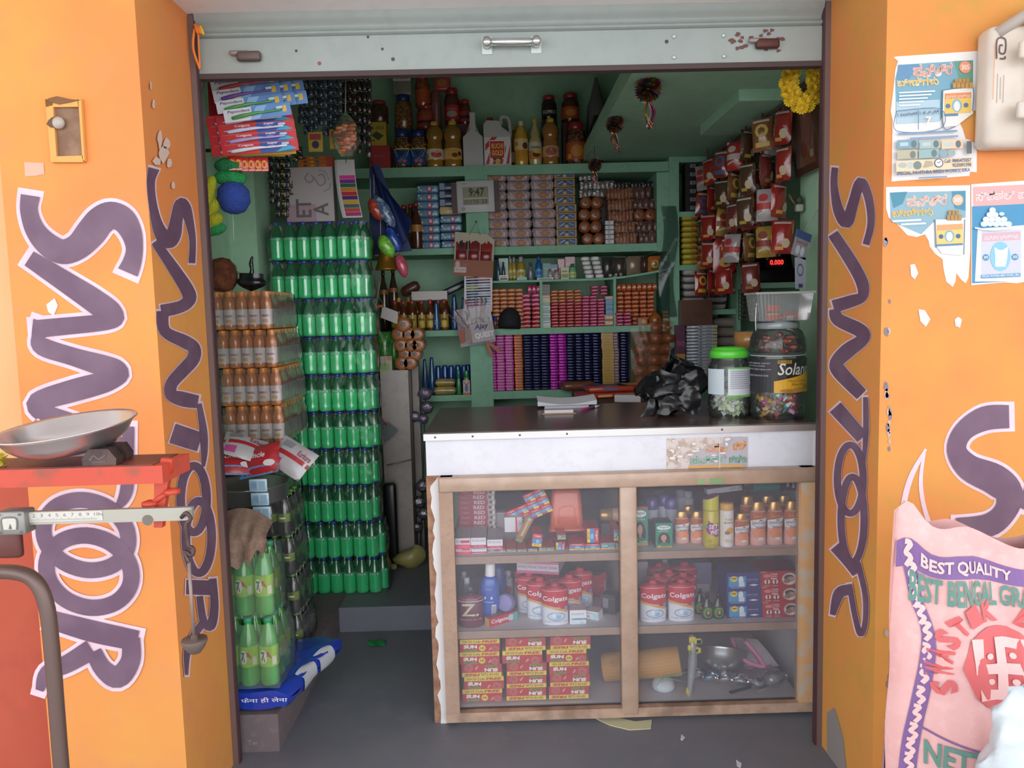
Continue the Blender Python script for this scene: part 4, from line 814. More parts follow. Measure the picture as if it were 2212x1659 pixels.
# ------------------------------------------------------------------ top shelf
YT = YSH + .09
def tslot(pl, pr, ptop, Y=YT, z=S1): return slot(pl, pr, ptop, Y, z)
X, w, h = tslot(803,847,319); place(carton('box', w, .12, h, 'a83034',[('t','Quality',.2,.5,.75,.6,'c87878')]),(X, YT, S1),'plain red box at the left end of the top shelf','box')
z1 = S1 + h; X, w, h = tslot(803,838,268, YT, z1); place(carton('box', w, .1, h, 'bca238',[('t','M - STICK',.1,.68,.9,.82,'3a4438',.02),('p',[(.1,.45),(.4,.62),(.85,.42),(.5,.22)],'3e4a30'),('r',.1,.2,.3,.26,'6a5c28')]),(X, YT, z1),'yellow box standing on the plain red box','box')
z2 = z1 + h; X, w, h = tslot(801,840,219, YT, z2)
def jar(w, h, bodym, lidm, lab=None, dec=None, seg=18, fill=None):
    R = w / 2
    o = bottle('candy_jar',[(R * .9,0),(R, .006),(R, h * .66),(R * .86, h * .8),(R * .7, h * .84)],[(R * .74, h * .83),(R * .78, h * .84),(R * .78, h * .97),(R * .7, h)], lidm, bodym, (h * .12, h * .52, M(lab, .4, coat=.3), dec) if lab else None, seg=seg, capname='lid'); return o
JD = M('3a2420',.2, coat=.8, noise=('5a3428',60., .4,.6)); JB = M('4a342c',.2, coat=.8, noise=('c08848',90., .5,.65)); RLID = M('a02c30',.35, coat=.3); BLID = M('1c3478',.35, coat=.3)
place(jar(w, h, JD, RLID),(X, YT, z2),'dark sweet jar with red lid on the yellow box','jar')
lj = [('p',[(.1,.9),(.9,.9),(.75,.5),(.5,.3),(.25,.5)],'e8e6e2'),('p',[(.36,.85),(.64,.85),(.6,.6),(.5,.48),(.4,.6)],'1c2438'),('e',.4,.2,.1,.1,'c8683c'),('e',.65,.2,.1,.1,'c84c3c'),('r',.05,.92,.95,1,'d8b050')]
X, w, h = tslot(852,890,283); J1 = jar(w, h, JB, BLID, '24508c', lj)
place(J1,(X, YT, S1),'blue-lidded sweet jar with white shield label, left of two','jar','blue-lidded sweet jars'); place(J1,(xat(906, YT, S1), YT, S1),'blue-lidded sweet jar with white shield label, right of two','jar','blue-lidded sweet jars')
YT2 = YT + .11
def stand(pl, pr, y0, yb, Y): z = pt((pl + pr) / 2, yb, Y).z; X, w, h = slot(pl, pr, y0, Y, z); return X, w, h, z
X, w, h, z = stand(853,892,207,283, YT2); place(jar(w, h, M('5a4030',.2, coat=.8, noise=('b07038',80., .45,.65)), BLID),(X, YT2, z),'toffee jar with blue lid behind the two blue-lidded jars','jar')
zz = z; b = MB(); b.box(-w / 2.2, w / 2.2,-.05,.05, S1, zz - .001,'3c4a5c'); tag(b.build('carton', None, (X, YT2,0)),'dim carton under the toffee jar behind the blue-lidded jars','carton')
z3 = z + h; X, w, h = slot(849,891,158, YT2, z3); b = MB()
b.pillow((0,0,0), w, .05, h, .012, M('8a8478',.3, coat=.6, bump=(30., .5)), n=2); b.decals(front(w, h, -.0265),[('r',.06,.6,.94,.97,'ddd8d2'),('t','SILKY',.25,.8,.75,.88,'a05a50'),('t','CHILLI',.2,.68,.7,.78,'8c3c38',.02),('p',[(.6,.7),(.9,.82),(.85,.7)],'a83c38')]); place(b.build('sweet_packet'),(X, YT2, z3),'white-headed packet of wrapped sweets on top of the toffee jar','packet')
OJ = M('7a3c24',.2, coat=.8, noise=('a0502c',60., .4,.6)); LO = 'b8502c'
rows = [(898,930,163,233, YT2, OJ, LO, 'tall red-lidded jar with orange label, upper in its stack', None),(901,942,228,284, YT2, OJ, 'a83c2c','red-lidded jar with dark lettering band, under the tall orange-labelled jar',[('r',.1,.3,.9,.6,'2c2420')]),
        (961,995,192,272, YT2, M('5a2c2c',.2, coat=.8),'b02c30','red-lidded jar with red label beside the wafer tin',[('e',.5,.4,.34,.22,'a8988c'),('t','Cherries',.2,.68,.8,.8,'e0c0b8')]),(993,1018,216,272, YT2, M('6a2c28',.2, coat=.8),'a83838','small red-lidded jar above the white can with its handle',[('r',.1,.3,.9,.6,'24304c')]),
        (1170,1203,208,262, YT2, M('2c1c1a',.2, coat=.8),'201a1c','dark coffee sweet jar with red lid',[('t','KOPIKO',.1,.3,.9,.65,'d8d0cc',.02)]),(1213,1252,203,268, YT2, M('50281e',.2, coat=.8),'a8502c','red-lidded jar with orange label at the back, upper of two on the right',[('e',.5,.5,.3,.3,'c8803c')])]
for pl, pr, y0, yb, Y, bm, lb_, lb, dc_ in rows:
    X, w, h, z = stand(pl, pr, y0, yb, Y); place(jar(w, h, bm, RLID, lb_, dc_),(X, Y, z), lb, 'jar','red-lidded jars on the top shelf')
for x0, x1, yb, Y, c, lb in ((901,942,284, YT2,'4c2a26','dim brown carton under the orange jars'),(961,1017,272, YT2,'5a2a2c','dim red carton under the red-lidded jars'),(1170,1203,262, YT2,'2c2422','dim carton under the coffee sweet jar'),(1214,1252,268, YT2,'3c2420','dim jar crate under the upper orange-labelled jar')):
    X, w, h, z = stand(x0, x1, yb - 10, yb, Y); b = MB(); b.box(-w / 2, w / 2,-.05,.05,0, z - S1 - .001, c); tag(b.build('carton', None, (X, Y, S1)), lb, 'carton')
X, w, h, z = stand(936,958,198,272, YT2 + .0); z = S1
X, w, h = slot(936,958,198, YT2, z); b = MB(); b.lathe([(w * .5,0),(w * .5, h * .93),(w * .46, h * .98),(w * .4, h)], M('7a4a4c',.35, coat=.4), seg=16); b.decals(wrapf(w * .502,0, h, 2.4),[('r',.2,.3,.3,.85,'a07c80'),('r',.5,.3,.6,.85,'a07c80'),('e',.5,.2,.14,.02,'2c2428')], nx=3); place(b.build('wafer_tin'),(X, YT2, S1),'slim dull red tin between the jars','tin')
z4 = S1 + h; X, w, h = slot(935,970,157, YT2, z4); b = MB(); b.pillow((0,0,0), w, .05, h, .012, M('b0483c',.3, coat=.6, bump=(20., .4))); b.decals(front(w, h, -.0265),[('e',.5,.8,.35,.14,'34406c'),('t','Toffee',.24,.72,.76,.88,'c8d0e0'),('e',.5,.4,.3,.2,'c06848')]); place(b.build('sweet_packet'),(X + .01, YT2, z4),'orange-red sweet packet perched on the slim tin','packet')
# oil bottles
OIL = M('8c6424',.12, coat=1., noise=('b07c30',6., .35,.7)); YCAP = M('d0a830',.35, coat=.3)
OPR = [(.9,0),(1,.03),(1,.14),(.95,.16),(1,.18),(1,.40),(.93,.43),(.93,.50),(.82,.56),(.90,.62),(1,.70),(.94,.80),(.62,.89),(.38,.92)]
def oil(w, h, dec, lab='d8c8b0', m=OIL): return bottle('oil_bottle', sc_prof(OPR, w / 2, h), sc_prof([(.42,.91),(.44,.915),(.44,.99),(.36,1)], w / 2, h), YCAP, m, (h * .18, h * .40, M(lab, .4), dec, w / 2), seg=18)
PRI = [('e',.62,.5,.3,.34,'b4483c'),('p',[(.5,.3),(.62,.75),(.74,.3)],'e8d4c0'),('t','PRIYA',.42,.62,.82,.8,'e8d8c8',.02),('e',.06,.3,.16,.3,'c88c2c')]
SUN = [('e',.62,.4,.36,.5,'d89c30'),('e',.6,.35,.15,.22,'4a2c1c'),('e',.85,.5,.1,.2,'4a2c1c'),('t','Sunflower',.2,.78,.7,.92,'8c5c3c')]
X, w, h = tslot(922,960,264); O1 = oil(w, h, PRI); X2, w2, h2 = tslot(960,1000,263); O2 = oil(w2, h2, SUN, 'd4b880')
place(O1,(X, YT - .01, S1),'yellow-capped oil bottle with red ribbon label beside the sunflower one','bottle','cooking oil bottles'); place(O2,(X2, YT - .01, S1),'yellow-capped oil bottle with sunflower label next to the white can','bottle','cooking oil bottles')
X, w, h = tslot(1172,1208,258); O3 = oil(w, h, [('e',.5,.5,.32,.36,'a85848'),('p',[(.38,.3),(.5,.75),(.62,.3)],'d8b8a0'),('r',.2,.1,.8,.14,'9c6c50')],'c8a078', M('a06c34',.12, coat=.9)); place(O3,(X, YT - .02, S1),'yellow-capped oil bottle with faded label, rightmost on the top shelf','bottle','cooking oil bottles')
X, w, h = tslot(1112,1142,263); O4 = bottle('oil_bottle', sc_prof([(.9,0),(1,.03),(1,.28),(.92,.32),(1,.36),(1,.6),(.9,.72),(.5,.86),(.36,.9)], w / 2, h), sc_prof([(.38,.9),(.4,.905),(.4,.98),(.34,1)], w / 2, h), M('d8d0b8',.4), M('c89030',.12, coat=.9, noise=('e0b048',10., .4,.7)),(h * .36, h * .6, M('dcc488',.4),[('e',.75,.35,.2,.3,'5a3420'),('t','R',.1,.35,.3,.7,'b03c34',.03)], w / 2)); place(O4,(X, YT - .01, S1),'slim amber oil bottle with pale cap beside the labelled can','bottle','cooking oil bottles')
X, w, h = tslot(1143,1171,258); O5 = bottle('oil_bottle', sc_prof([(.9,0),(1,.03),(1,.52),(.7,.62),(.8,.68),(.62,.76),(.3,.88),(.28,.92)], w / 2, h), sc_prof([(.34,.91),(.36,.915),(.36,.99),(.3,1)], w / 2, h), YCAP, M('b4a86a',.12, coat=.9, noise=('d0c088',8., .3,.7)),(h * .14, h * .5, M('c8c4b8',.4),[('r',0,0,1,.5,'d0803c'),('e',.55,.3,.26,.18,'3c2418'),('e',.7,.45,.4,.12,'e0b040'),('t','freedom',.2,.62,.8,.78,'2c2c34',.02,.3)], w / 2)); place(O5,(X, YT - .01, S1),'slim yellow-capped oil bottle with orange and grey label','bottle','cooking oil bottles')
X, w, h = tslot(1106,1118,264); place(oil(w * 1.8, h, None),(X, YT + .1, S1),'oil bottle mostly hidden behind the labelled white can','bottle','cooking oil bottles')
X, w, h = tslot(1215,1268,266); place(jar(w * .86, h, M('4c2a20',.2, coat=.8, noise=('8a5c40',60., .45,.6)), RLID, 'b0582c',[('e',.5,.5,.3,.34,'c8843c'),('e',.15,.2,.1,.14,'d0a048'),('e',.85,.2,.1,.14,'d0a048')]),(X + .01, YT, S1),'wide red-lidded jar with orange label, rightmost and lowest of the jars','jar','red-lidded jars on the top shelf')
# white jerrycans
WP = M('b8b6b6',.4); X, w, h = tslot(1047,1105,250)
b = MB(); b.prism([(-w / 2,-.05,0),(w / 2,-.05,0),(w / 2,-.05, h * .6),(w * .40,-.05, h * .66),(w * .18,-.05, h * .74),(w * .1,-.05, h * .86),(-w * .38,-.05, h * .88),(-w / 2,-.05, h * .8)],(0,.12,0), WP)
b.tube(crom([(w * .16,.01, h * .84),(w * .14,.01, h * .96),(w * .3,.01, h * .985),(w * .44,.01, h * .93),(w * .48,.01, h * .75),(w * .47,.01, h * .6)]),.011, WP, 10)
s_ = [('r',.03,.02,.97,.56,'d8d4d4')]
for k in range(4): s_.append(('p',[(.05 + .25 * k, .05),(.17 + .25 * k, .05),(min(.30 + .25 * k, .96),.3),(min(.30 + .25 * k, .96),.42)],'c03038'))
s_ += [('p',[(.05,.3),(.5,.56),(.3,.56),(.05,.42)],'c03038'),('r',.2,.14,.76,.50,'e8e0dc'),('r',.22,.16,.74,.48,'b82c30'),('t','RUCHI',.28,.34,.7,.44,'e8c048',.03),('t','GOLD',.28,.21,.7,.31,'e8c048',.03),('r',.32,.13,.66,.165,'3c3034'),('e',.5,.1,.09,.055,'c8a050')]
b.decals(front(w, h, -.0505), s_, asp=w / h); o = b.build('oil_can'); c = MB(); c.lathe([(.018, h * .875),(.019, h * .88),(.019, h * .96),(.016, h * .97)], M('b02c30',.4), c=(-w * .26,.01,0), seg=14); c.build('cap', o)
place(o, (X, YT, S1),'white cooking oil can with red striped label and red cap','can')
X, w, h = tslot(1003,1045,248); b = MB(); b.prism([(-w / 2,-.06,0),(w / 2,-.06,0),(w / 2,-.06, h * .55),(w * .16,-.06, h * .66),(-w * .16,-.06, h * .66),(-w / 2,-.06, h * .55)],(0,.13,0), WP)
b.box(-w * .14, w * .14,-.055,-.03, h * .6, h, WP); b.prism([(-w * .45,.0, h * .56),(w * .4,.0, h * .56),(w * .1,.0, h * .88),(-w * .14,.0, h * .88)],(0,.06,0), WP); place(b.build('oil_can'),(X, YT, S1),'plain white plastic can seen from its handle side','can')
b = MB(); BAGG = M('6a6866',.5, coat=.3, bump=(12., .7)); q = pt(1288,205, YT + .12)
b.grid(lambda u, v: (q.x + (.045 + .03 * v) * cos(u * 6.283) * (1 if v > .2 else v * 5 * .5 + .2), q.y + .05 * sin(u * 6.283) * min(1, v * 3 + .1), S1 + (q.z + .10 - S1) * (1 - v) + .006 * sin(u * 23)),16,10, BAGG); tag(b.build('plastic_bag'),'grey plastic bag at the right end of the top shelf','bag')
b = MB(); b.lathe(sc_prof(SODA, .04,.3), M('1c2026',.2, coat=.8), seg=14); X = xat(1288, YT, S1); place(b.build('bottle'),(X, YT - .02, S1),'dark bottle in front of the grey plastic bag','bottle')
# ------------------------------------------------------------------ second shelf, left bay
BB = bottle('drink_bottle', sc_prof([(.9,0),(1,.03),(1,.5),(.8,.64),(.36,.82),(.34,.93)],.034,.27), sc_prof([(.42,.92),(.44,.925),(.44,.99),(.36,1)],.034,.27), RLID, M('50281a',.15, coat=.9),(.1,.14, M('b8803c',.4), None), seg=14)
for i, (px, y0, Y) in enumerate(((862,442, YQ + .1),(876,446, YQ + .07),(890,449, YQ + .03),(902,455, YQ - .03))): place(BB, (xat(px, Y, S2), Y, S2),'tall brown bottle with red cap, %s from the left beside the blue soap stack' % ORD[i],'bottle','tall brown red-capped bottles')
def soapmesh(name, w, d, h, m, specs, r=.01, n=2):
    b = MB(); b.pillow((0,0,0), w, d, h, r, m, n=n); b.decals(front(w, h, -d / 2), specs, asp=w / h, e0=.0008, de=.0003); return b.build(name)
blue = [('e',.58,.5,.13,.44,'a03050'),('e',.58,.5,.07,.24,'d0c0d0'),('e',.2,.35,.05,.14,'e0b850'),('e',.1,.7,.035,.1,'dce4ec'),('e',.85,.6,.05,.14,'e0b850'),('e',.3,.75,.03,.1,'b8485c'),('s',[(.02,.2),(.1,.35),(.14,.6)],.05,'c0d0e0'),('s',[(.7,.2),(.8,.3),(.9,.2)],.05,'c0d0e0')]
X, w, _ = slot(905,953,400, YQ, S2); hB = W(16.7, YQ); SB = soapmesh('soap_bar', w * .97,.07, hB * .97, M('5c8cb0',.35, coat=.5), blue)
for i in range(8): place(SB, (X + jit(.0025), YQ + jit(.004), S2 + i * hB),'blue flowered soap bar, %s from the bottom, taller left stack' % ORD[i],'soap','blue flowered soap bars')
for i in range(4): place(SB, (xat(978, YQ, S2) + jit(.003), YQ - .012, S2 + i * hB * 1.06),'blue flowered soap bar, %s from the bottom, stack left of the column' % ORD[i],'soap','blue flowered soap bars')
z5 = S2 + 4 * hB * 1.06; o = soapmesh('soap_bar', w, .07, hB, M('c8b48a',.4, coat=.4),[('s',[(.05 + .2 * k, .1),(.2 + .2 * k, .9)],.08,'d8a848') for k in range(5)]); place(o, (xat(977, YQ, S2), YQ - .012, z5),'cream soap bar with yellow stripes under the clock','soap')
o = soapmesh('soap_bar', w * .9,.07, hB, M('3c4a62',.35, coat=.5),[('r',.05,.1,.3,.9,'8090a8'),('e',.7,.5,.1,.3,'6a2c44')])
for i in range(3): place(o, (xat(974, YQ, S2), YQ, z5 + hB * (1 + i)),'dark blue soap bar half behind the clock, %s from the bottom' % ORD[i],'soap','dark blue soap bars behind the clock')
# second shelf, right bay
pat = []
for k in range(9): pat.append(('s',[(-.02 + .13 * k, .05 if k % 2 else .5),(.07 + .13 * k, .5 if k % 2 else .95),(.12 + .13 * k, .2)],.05,'8c6c70'))
for k in range(7): pat.append(('s',[(.02 + .15 * k, .9),(.12 + .15 * k, .6)],.05,'7a5c62'))
pat += [('r',.28,.3,.78,.56,'b4583c'),('r',.42,.14,.66,.74,'8c5c3c'),('r',.46,.28,.62,.6,'a8783c')]
X, w, _ = slot(1048,1095,376, YQ, S2); hP = W(19.6, YQ); SP = soapmesh('soap_bar', w * 1.03,.08, hP * .985, M('b4a4a6',.4, coat=.3), pat, r=.014)
for c, px in enumerate((1072,1122,1174)):
    for i in range(8):
        place(SP, (xat(px, YQ, S2) + (.006 if i < 4 else 0) + jit(.002), YQ + jit(.004), S2 + i * hP),'white and brown patterned soap pack, %s from the bottom, %s column' % (ORD[i],('left','middle','right')[c]),'soap','white and brown patterned soap packs')
X, w, _ = slot(1200,1244,376, YQ, S2); hG = W(17.4, YQ)
SG = soapmesh('soap_box', w, .08, hG * .98, M('a8804c',.35, coat=.5),[('r',.04,.08,.96,.92,'b4935c'),('r',.09,.16,.91,.84,'24345c'),('r',.12,.25,.88,.75,'34548c'),('p',[(.4,.2),(.5,.9),(.6,.2)],'c0a860'),('e',.5,.65,.06,.16,'2c2820'),('s',[(.14,.3),(.4,.7)],.1,'a8b8d0'),('s',[(.62,.7),(.86,.4)],.08,'90a4c4')], r=.004, n=1)
for i in range(9): place(SG, (X + (.004 if i < 5 else -.003), YQ - .004, S2 + i * hG),'gold-edged blue soap box, %s from the bottom of its column' % ORD[i],'soap box','gold-edged blue soap boxes')
FOIL = M('b8b4b4',.25,.8, bump=(70., 1.)); DFO = M('5a5656',.25,.7, bump=(60., 1.)); BRN = M('9a5a34',.4, coat=.4, noise=('84482a',30., .4,.6)); DBR = M('5a3428',.4, coat=.4, bump=(30., .4)); WRAP = film('c8a890',.03,.1,.15,(40., .5))
# paired rolls seen end on
def rollpair(R, L=.16):
    e = MB()
    for s in (-1,1):
        e.lathe([(R * .3,0),(R, 0),(R, L),(R * .3, L),(R * .3,0)], BRN, c=(s * R * .96,0,0), seg=18, cap=False)
        e.lathe([(.0,.02),(R * .31,.02)], DBR, c=(s * R * .96,0,0), seg=10, cap=False)
    o = e.build('fritter_rolls'); c = MB(); c.grid(lambda u, v: ((.96 * R + R) * (1.02) * (1 if abs(cos(u * 6.283)) > .5 else abs(cos(u * 6.283)) * 2) * (1 if cos(u * 6.283) > 0 else -1), R * 1.03 * sin(u * 6.283), L * v - .002),16,1, WRAP); c.build('clear_wrap', o); return o
Xr = xat(1275, YQ, S2); RR_ = W(12.2, YQ); RP = rollpair(RR_); zc = S2 + RR_ * 1.03
for i, dx in enumerate((.012,-.004,-.006,.004)): place(RP, (Xr + dx, YQ - .06, zc + i * RR_ * 2.06),'wrapped pair of brown ring rolls seen end on, %s from the bottom' % ORD[i],'snack rolls','paired brown ring rolls',(-math.pi / 2,0,0))
def bundle(name, w, h, d, m, ribs, lid=None):
    b = MB()
    for k in range(ribs):
        b.pillow((-w / 2 + w * (k + .5) / ribs, 0,0), w / ribs * 1.05, d, h, min(.008, w / ribs / 2.2), m, n=1)
    o = b.build(name); c = MB(); c.grid(lambda u, v: (-w / 2 * 1.01 + w * 1.02 * u, -d / 2 - .003 + .002 * sin(u * 40 + v * 9), h * v),14,5, WRAP); c.build('clear_wrap', o); return o
X, w, _ = slot(1310,1362,405, YQ, S2); hb = W(23.5, YQ); BN = bundle('snack_bundle', w, hb * .97,.12, BRN, 7)
for i, dx in enumerate((.028,.02,.006,.004,0)): place(BN, (X + dx, YQ, S2 + i * hb),'clear-wrapped bundle of brown snacks, %s from the bottom, middle of shelf' % ORD[i],'snack bundle','brown snack bundles')
X, w, _ = slot(1366,1414,405, YQ, S2); BD = bundle('snack_bundle', w, hb * .97,.12, DBR, 4)
for i, (dx, dz) in enumerate(((.03,0),(.015,1.0))): place(BD, (X + dx, YQ, S2 + dz * hb),'dark brown wrapped snack bundle, %s, beside the green post' % ('bottom','second up')[i],'snack bundle','dark brown snack bundles')
place(RP, (X + .0, YQ - .06, S2 + 2.0 * hb + RR_ * 1.03),'lone pair of brown ring rolls beside the green post','snack rolls','paired brown ring rolls',(-math.pi / 2,0,0))
for i in range(2): place(BD, (X + .0 - .02 * i, YQ + .03, S2 + 2 * hb + RR_ * 2.06 + .001 + hb * i),'dark brown wrapped bundle above the lone roll pair, %s' % ('lower','upper')[i],'snack bundle','dark brown snack bundles')
def foilpack(w, h, d=.08, m=FOIL, ribs=4): 
    b = MB()
    for k in range(ribs): b.pillow((-w / 2 + w * (k + .5) / ribs, 0,0), w / ribs, d, h, .005, m, n=1)
    return b.build('foil_packet')
X, w, h = slot(1248,1290,388, YQ + .06, S2); w0, h0 = W(38, YQ + .06), W(18, YQ + .06); FP = foilpack(w0, h0)
zb = S2 + RR_ * 2.06 * 4 + .004
for i, (px, k, c) in enumerate(((1270,0,0),(1272,1,0),(1308,1,0),(1306,0,0),(1270,2,0))):
    place(FP, (xat(px, YQ + .07,1.9), YQ + .07, zb + h0 * k),('silver foil packet just above the ring rolls, lower left','silver foil packet above the ring rolls, middle left','silver foil packet on top, right of its neighbours','silver foil packet behind the upper snack bundle','silver foil packet topmost above the ring rolls')[i],'foil packet','crinkled silver foil packets')
b = MB(); b.box(-.05,.05,-.03,.03,0, zb - S2 - .001,'2c2624'); tag(b.build('carton', None, (xat(1307, YQ + .08,1.9), YQ + .08, S2)),'dark carton behind the ring rolls holding up foil packets','carton')
for i, px in enumerate((1340,1378,1405)): place(foilpack(W(32, YQ), W(14, YQ), m=DFO),(xat(px, YQ + .05,1.9), YQ + (.02 if i == 0 else .06), S2 + 5 * hb + .001 if i == 0 else S2 + 4 * hb + RR_ * 2.06 + .002),'dark foil packet on the brown bundles, %s of three' % ('left','middle','right')[i],'foil packet','dark foil packets')
X, w, h = slot(1305,1324,478, YQ - .05, S2); hs = h / 5
SS = soapmesh('silver_soap', w, .05, hs * .95, M('a8a6aa',.3, coat=.5),[('r',.05,.1,.95,.9,'c8c6ca'),('r',.3,.2,.6,.8,'9a989c'),('s',[(.1,.3),(.9,.6)],.08,'dcdade')], r=.004)
for i in range(5): place(SS, (X, YQ - .075, S2 + hs * i),'small silver soap bar, %s from the bottom, before the brown bundles' % ORD[i],'soap','small silver soap bars')
# ------------------------------------------------------------------ thin shelf: toiletries
YH = YSH + .05
def zth(px): u = (xat(px, YH, 1.65) - CX1) / (PX0 - CX1); return STH + .05 * max(0,(u - .6) / .4) ** 1.6 + .001
def at9(x): return 1030 + x / 4.915
def toi(x0, x1, y0, kind, c1, c2, lb, Y=YH, lab=None, cat='bottle'):
    pl, pr = at9(x0), at9(x1); z = zth((pl + pr) / 2); X, w, h = slot(pl, pr, 360 + y0 / 4.915, Y, z); R = w / 2
    if kind == 'b': o = bottle('toiletry_bottle',[(R * .9,0),(R, .004),(R, h * .45),(R * .8, h * .7),(R * .5, h * .78)],[(R * .5, h * .76),(R * .5, h * .97),(R * .4, h)], M(c2,.35, coat=.3), M(c1,.25, coat=.6),(h * .12, h * .45, M(lab, .4),[('e',.5,.5,.3,.25, c1)], R) if lab else None, seg=14)
    else: o = carton('small_carton', w, .05, h, c1,[('r',.08,.12,.92,.45, c2),('r',.1,.6,.8,.75, c2)])
    place(o, (X, Y, z), lb, cat)
YH2 = YH + .07
for a in ((205,255,1005,'b','3c5468','1c3468','slim navy-capped bottle, leftmost of the toiletries on the thin shelf'),(265,305,1010,'b','2c3c54','1c2c60','second slim navy-capped bottle on the thin shelf', YH + .03),(335,390,975,'b','a88c30','9c9a98','golden shampoo bottle with grey cap, left of three', YH2,'c8b878'),(370,425,960,'b','a88c30','9c9a98','golden shampoo bottle with grey cap, middle of three', YH2 - .01,'c8b878'),(425,520,955,'b','a48a2c','9c9a98','golden shampoo bottle with grey cap, right of three', YH2 - .03,'d0c490'),
          (540,605,1015,'b','6a7078','2c405c','grey bottle with navy cap next to the tall blue one'),(620,700,955,'b','1c5c9c','1a4c88','tall bright blue bottle on the thin shelf', YH, '4a90c0'),(755,805,1085,'b','a89c98','9c5c34','small grey bottle with orange cap, left of a pair', YH + .02,'c8c0bc'),(815,875,1090,'b','a89c98','9c5c34','small grey bottle with orange cap, right of a pair', YH, 'c4a8a0'),
          (975,1060,1030,'b','7cac84','2c6c3c','pale green bottle with dark green cap on the thin shelf', YH, 'c8c078'),
          (238,335,1155,'c','c4beb8','44403c','small grey and black carton before the slim bottles', YH - .03, None, 'carton'),(425,530,1175,'c','5c9c80','8cc0a8','low mint green carton before the golden bottles', YH - .03, None, 'carton'),(640,810,1180,'c','c0bab8','3c3836','long white and dark carton lying before the blue bottle', YH - .03, None, 'carton'),
          (890,975,1075,'c','a8a47c','7c8c4c','stacked olive and cream soap box on the thin shelf', YH, None, 'soap box'),(700,780,1030,'c','1c6c60','8cb0a8','teal carton behind the orange-capped pair', YH2, None, 'carton'),(780,870,1040,'c','1c5480','b0c4d0','blue carton behind the orange-capped pair', YH2, None, 'carton'),(860,930,985,'c','c89098','e0c0c4','pink soap pack stack behind the olive box', YH2, None, 'soap'),(938,1040,960,'c','b48890','d8c8c8','pink and white soap box above the pale green bottle', YH2 + .01, None, 'soap'),(238,335,975,'c','8cb098','c4d4c8','mint carton behind the slim bottles', YH2 + .02, None, 'carton'),(345,365,950,'c','787474','9a9694','grey carton behind the golden bottles', YH2 + .05, None, 'carton')): toi(*a)
WS = None
for c in range(2):
    for i in range(5):
        pl, pr = at9(1105 + c * 105 + i * 8 * 0), at9(1195 + c * 105); z = zth(pl); w = W(91 / 4.915, YH); h = W(46 / 4.915, YH)
        if WS is None: WS = soapmesh('soap_bar', w, .06, h * .96, M('c4c0c0',.3, coat=.5),[('e',.5,.5,.34,.3,'dedada'),('s',[(.2,.5),(.5,.62),(.8,.42)],.08,'a8a4a4')], r=.009)
        place(WS, ((xat(pl, YH, z) + xat(pr, YH, z)) / 2 + (4 - i) * .006, YH, z + .0005 + h * i),'white wrapped soap bar, %s from the bottom, %s column' % (ORD[i],('left','right')[c]),'soap','white wrapped soap bars')
def pouch(name, w, h, d, m, specs=None, n=8):
    """soft sealed packet standing on its base, front at -y"""
    b = MB()
    for s in (-1,1):
        b.grid(lambda u, v: ((u - .5) * w * (1 - .03 * sin(v * 3.14)), s * d / 2 * max(0, sin(u * 3.1416) * sin(v * 3.1416)) ** .6, h * v), n, n, m)
    if specs: b.decals(lambda x, y, e=0.: Vector(((x - .5) * w * .97,-d / 2 * max(0, sin(min(max(x, 0),1) * 3.1415) * sin(min(max(y, 0),1) * 3.1415)) ** .6 - e - .001, h * y)), specs, asp=w / h, nx=6)
    return b.build(name)
for x0, x1, y0, c, lb in ((1330,1450,960,'3c3434','black glossy packet beside the white soap bars'),(1455,1580,965,'443a34','dark glossy packet second from the white soap bars'),(1590,1740,950,'84705c','clear-fronted packet of grey-brown snacks'),(1740,1815,955,'4c3028','narrow dark red packet beside the orange one')):
    pl, pr = at9(x0), at9(x1); z = zth((pl + pr) / 2); X, w, h = slot(pl, pr, 360 + y0 / 4.915, YH, z); place(pouch('snack_pouch', w, h, .05, M(c, .25, coat=.7, bump=(25., .6))),(X, YH, z), lb, 'packet')
X, w, h = slot(at9(1815), at9(1945),360 + 950 / 4.915, YH, zth(at9(1880))); place(pouch('snack_pouch', w, h, .06, M('b4702c',.25, coat=.7, bump=(20., .4)),[('e',.5,.86,.44,.1,'d0602c'),('e',.5,.45,.3,.26,'b8b080'),('e',.6,.4,.14,.16,'5c7c50'),('r',.2,.08,.8,.2,'7c4c1c')]),(X, YH - .01, zth(at9(1880))),'bright orange printed packet at the right end of the thin shelf','packet')
for i, (x, c) in enumerate(((1405,'a8a4a2'),(1465,'9a9694'),(1515,'8c8886'))):
    b = MB(); b.lathe([(.001,0),(.010,.002),(.010,.03)], M(c, .4), seg=12); z = zth(at9(x)); tag(b.build('round_tin', None, (xat(at9(x), YH, z), YH - .06, z + .011),(math.pi / 2 * -1,0,0)),'small round white end of a tube, %s of three on the thin shelf' % ('left','middle','right')[i],'tube','small white tubes')
for x0, x1 in ((1530,1730),(1780,1880)):
    b = MB(); pl, pr = at9(x0), at9(x1); z = STH + .27; w = W(pr - pl, YH2)
    b.pillow((0,0,0), w, .08,.022,.008, M('a84a24',.35, coat=.4)); zz_ = S2 - .045 - .03; tag(b.build('snack_pouch', None, (xat((pl + pr) / 2, YH2 + .05,1.8), YH2 + .08, zth((pl + pr) / 2) + W(52, YH))),'orange packet lying on top of the packets, %s of two' % ('left' if x0 < 1700 else 'right'),'packet')
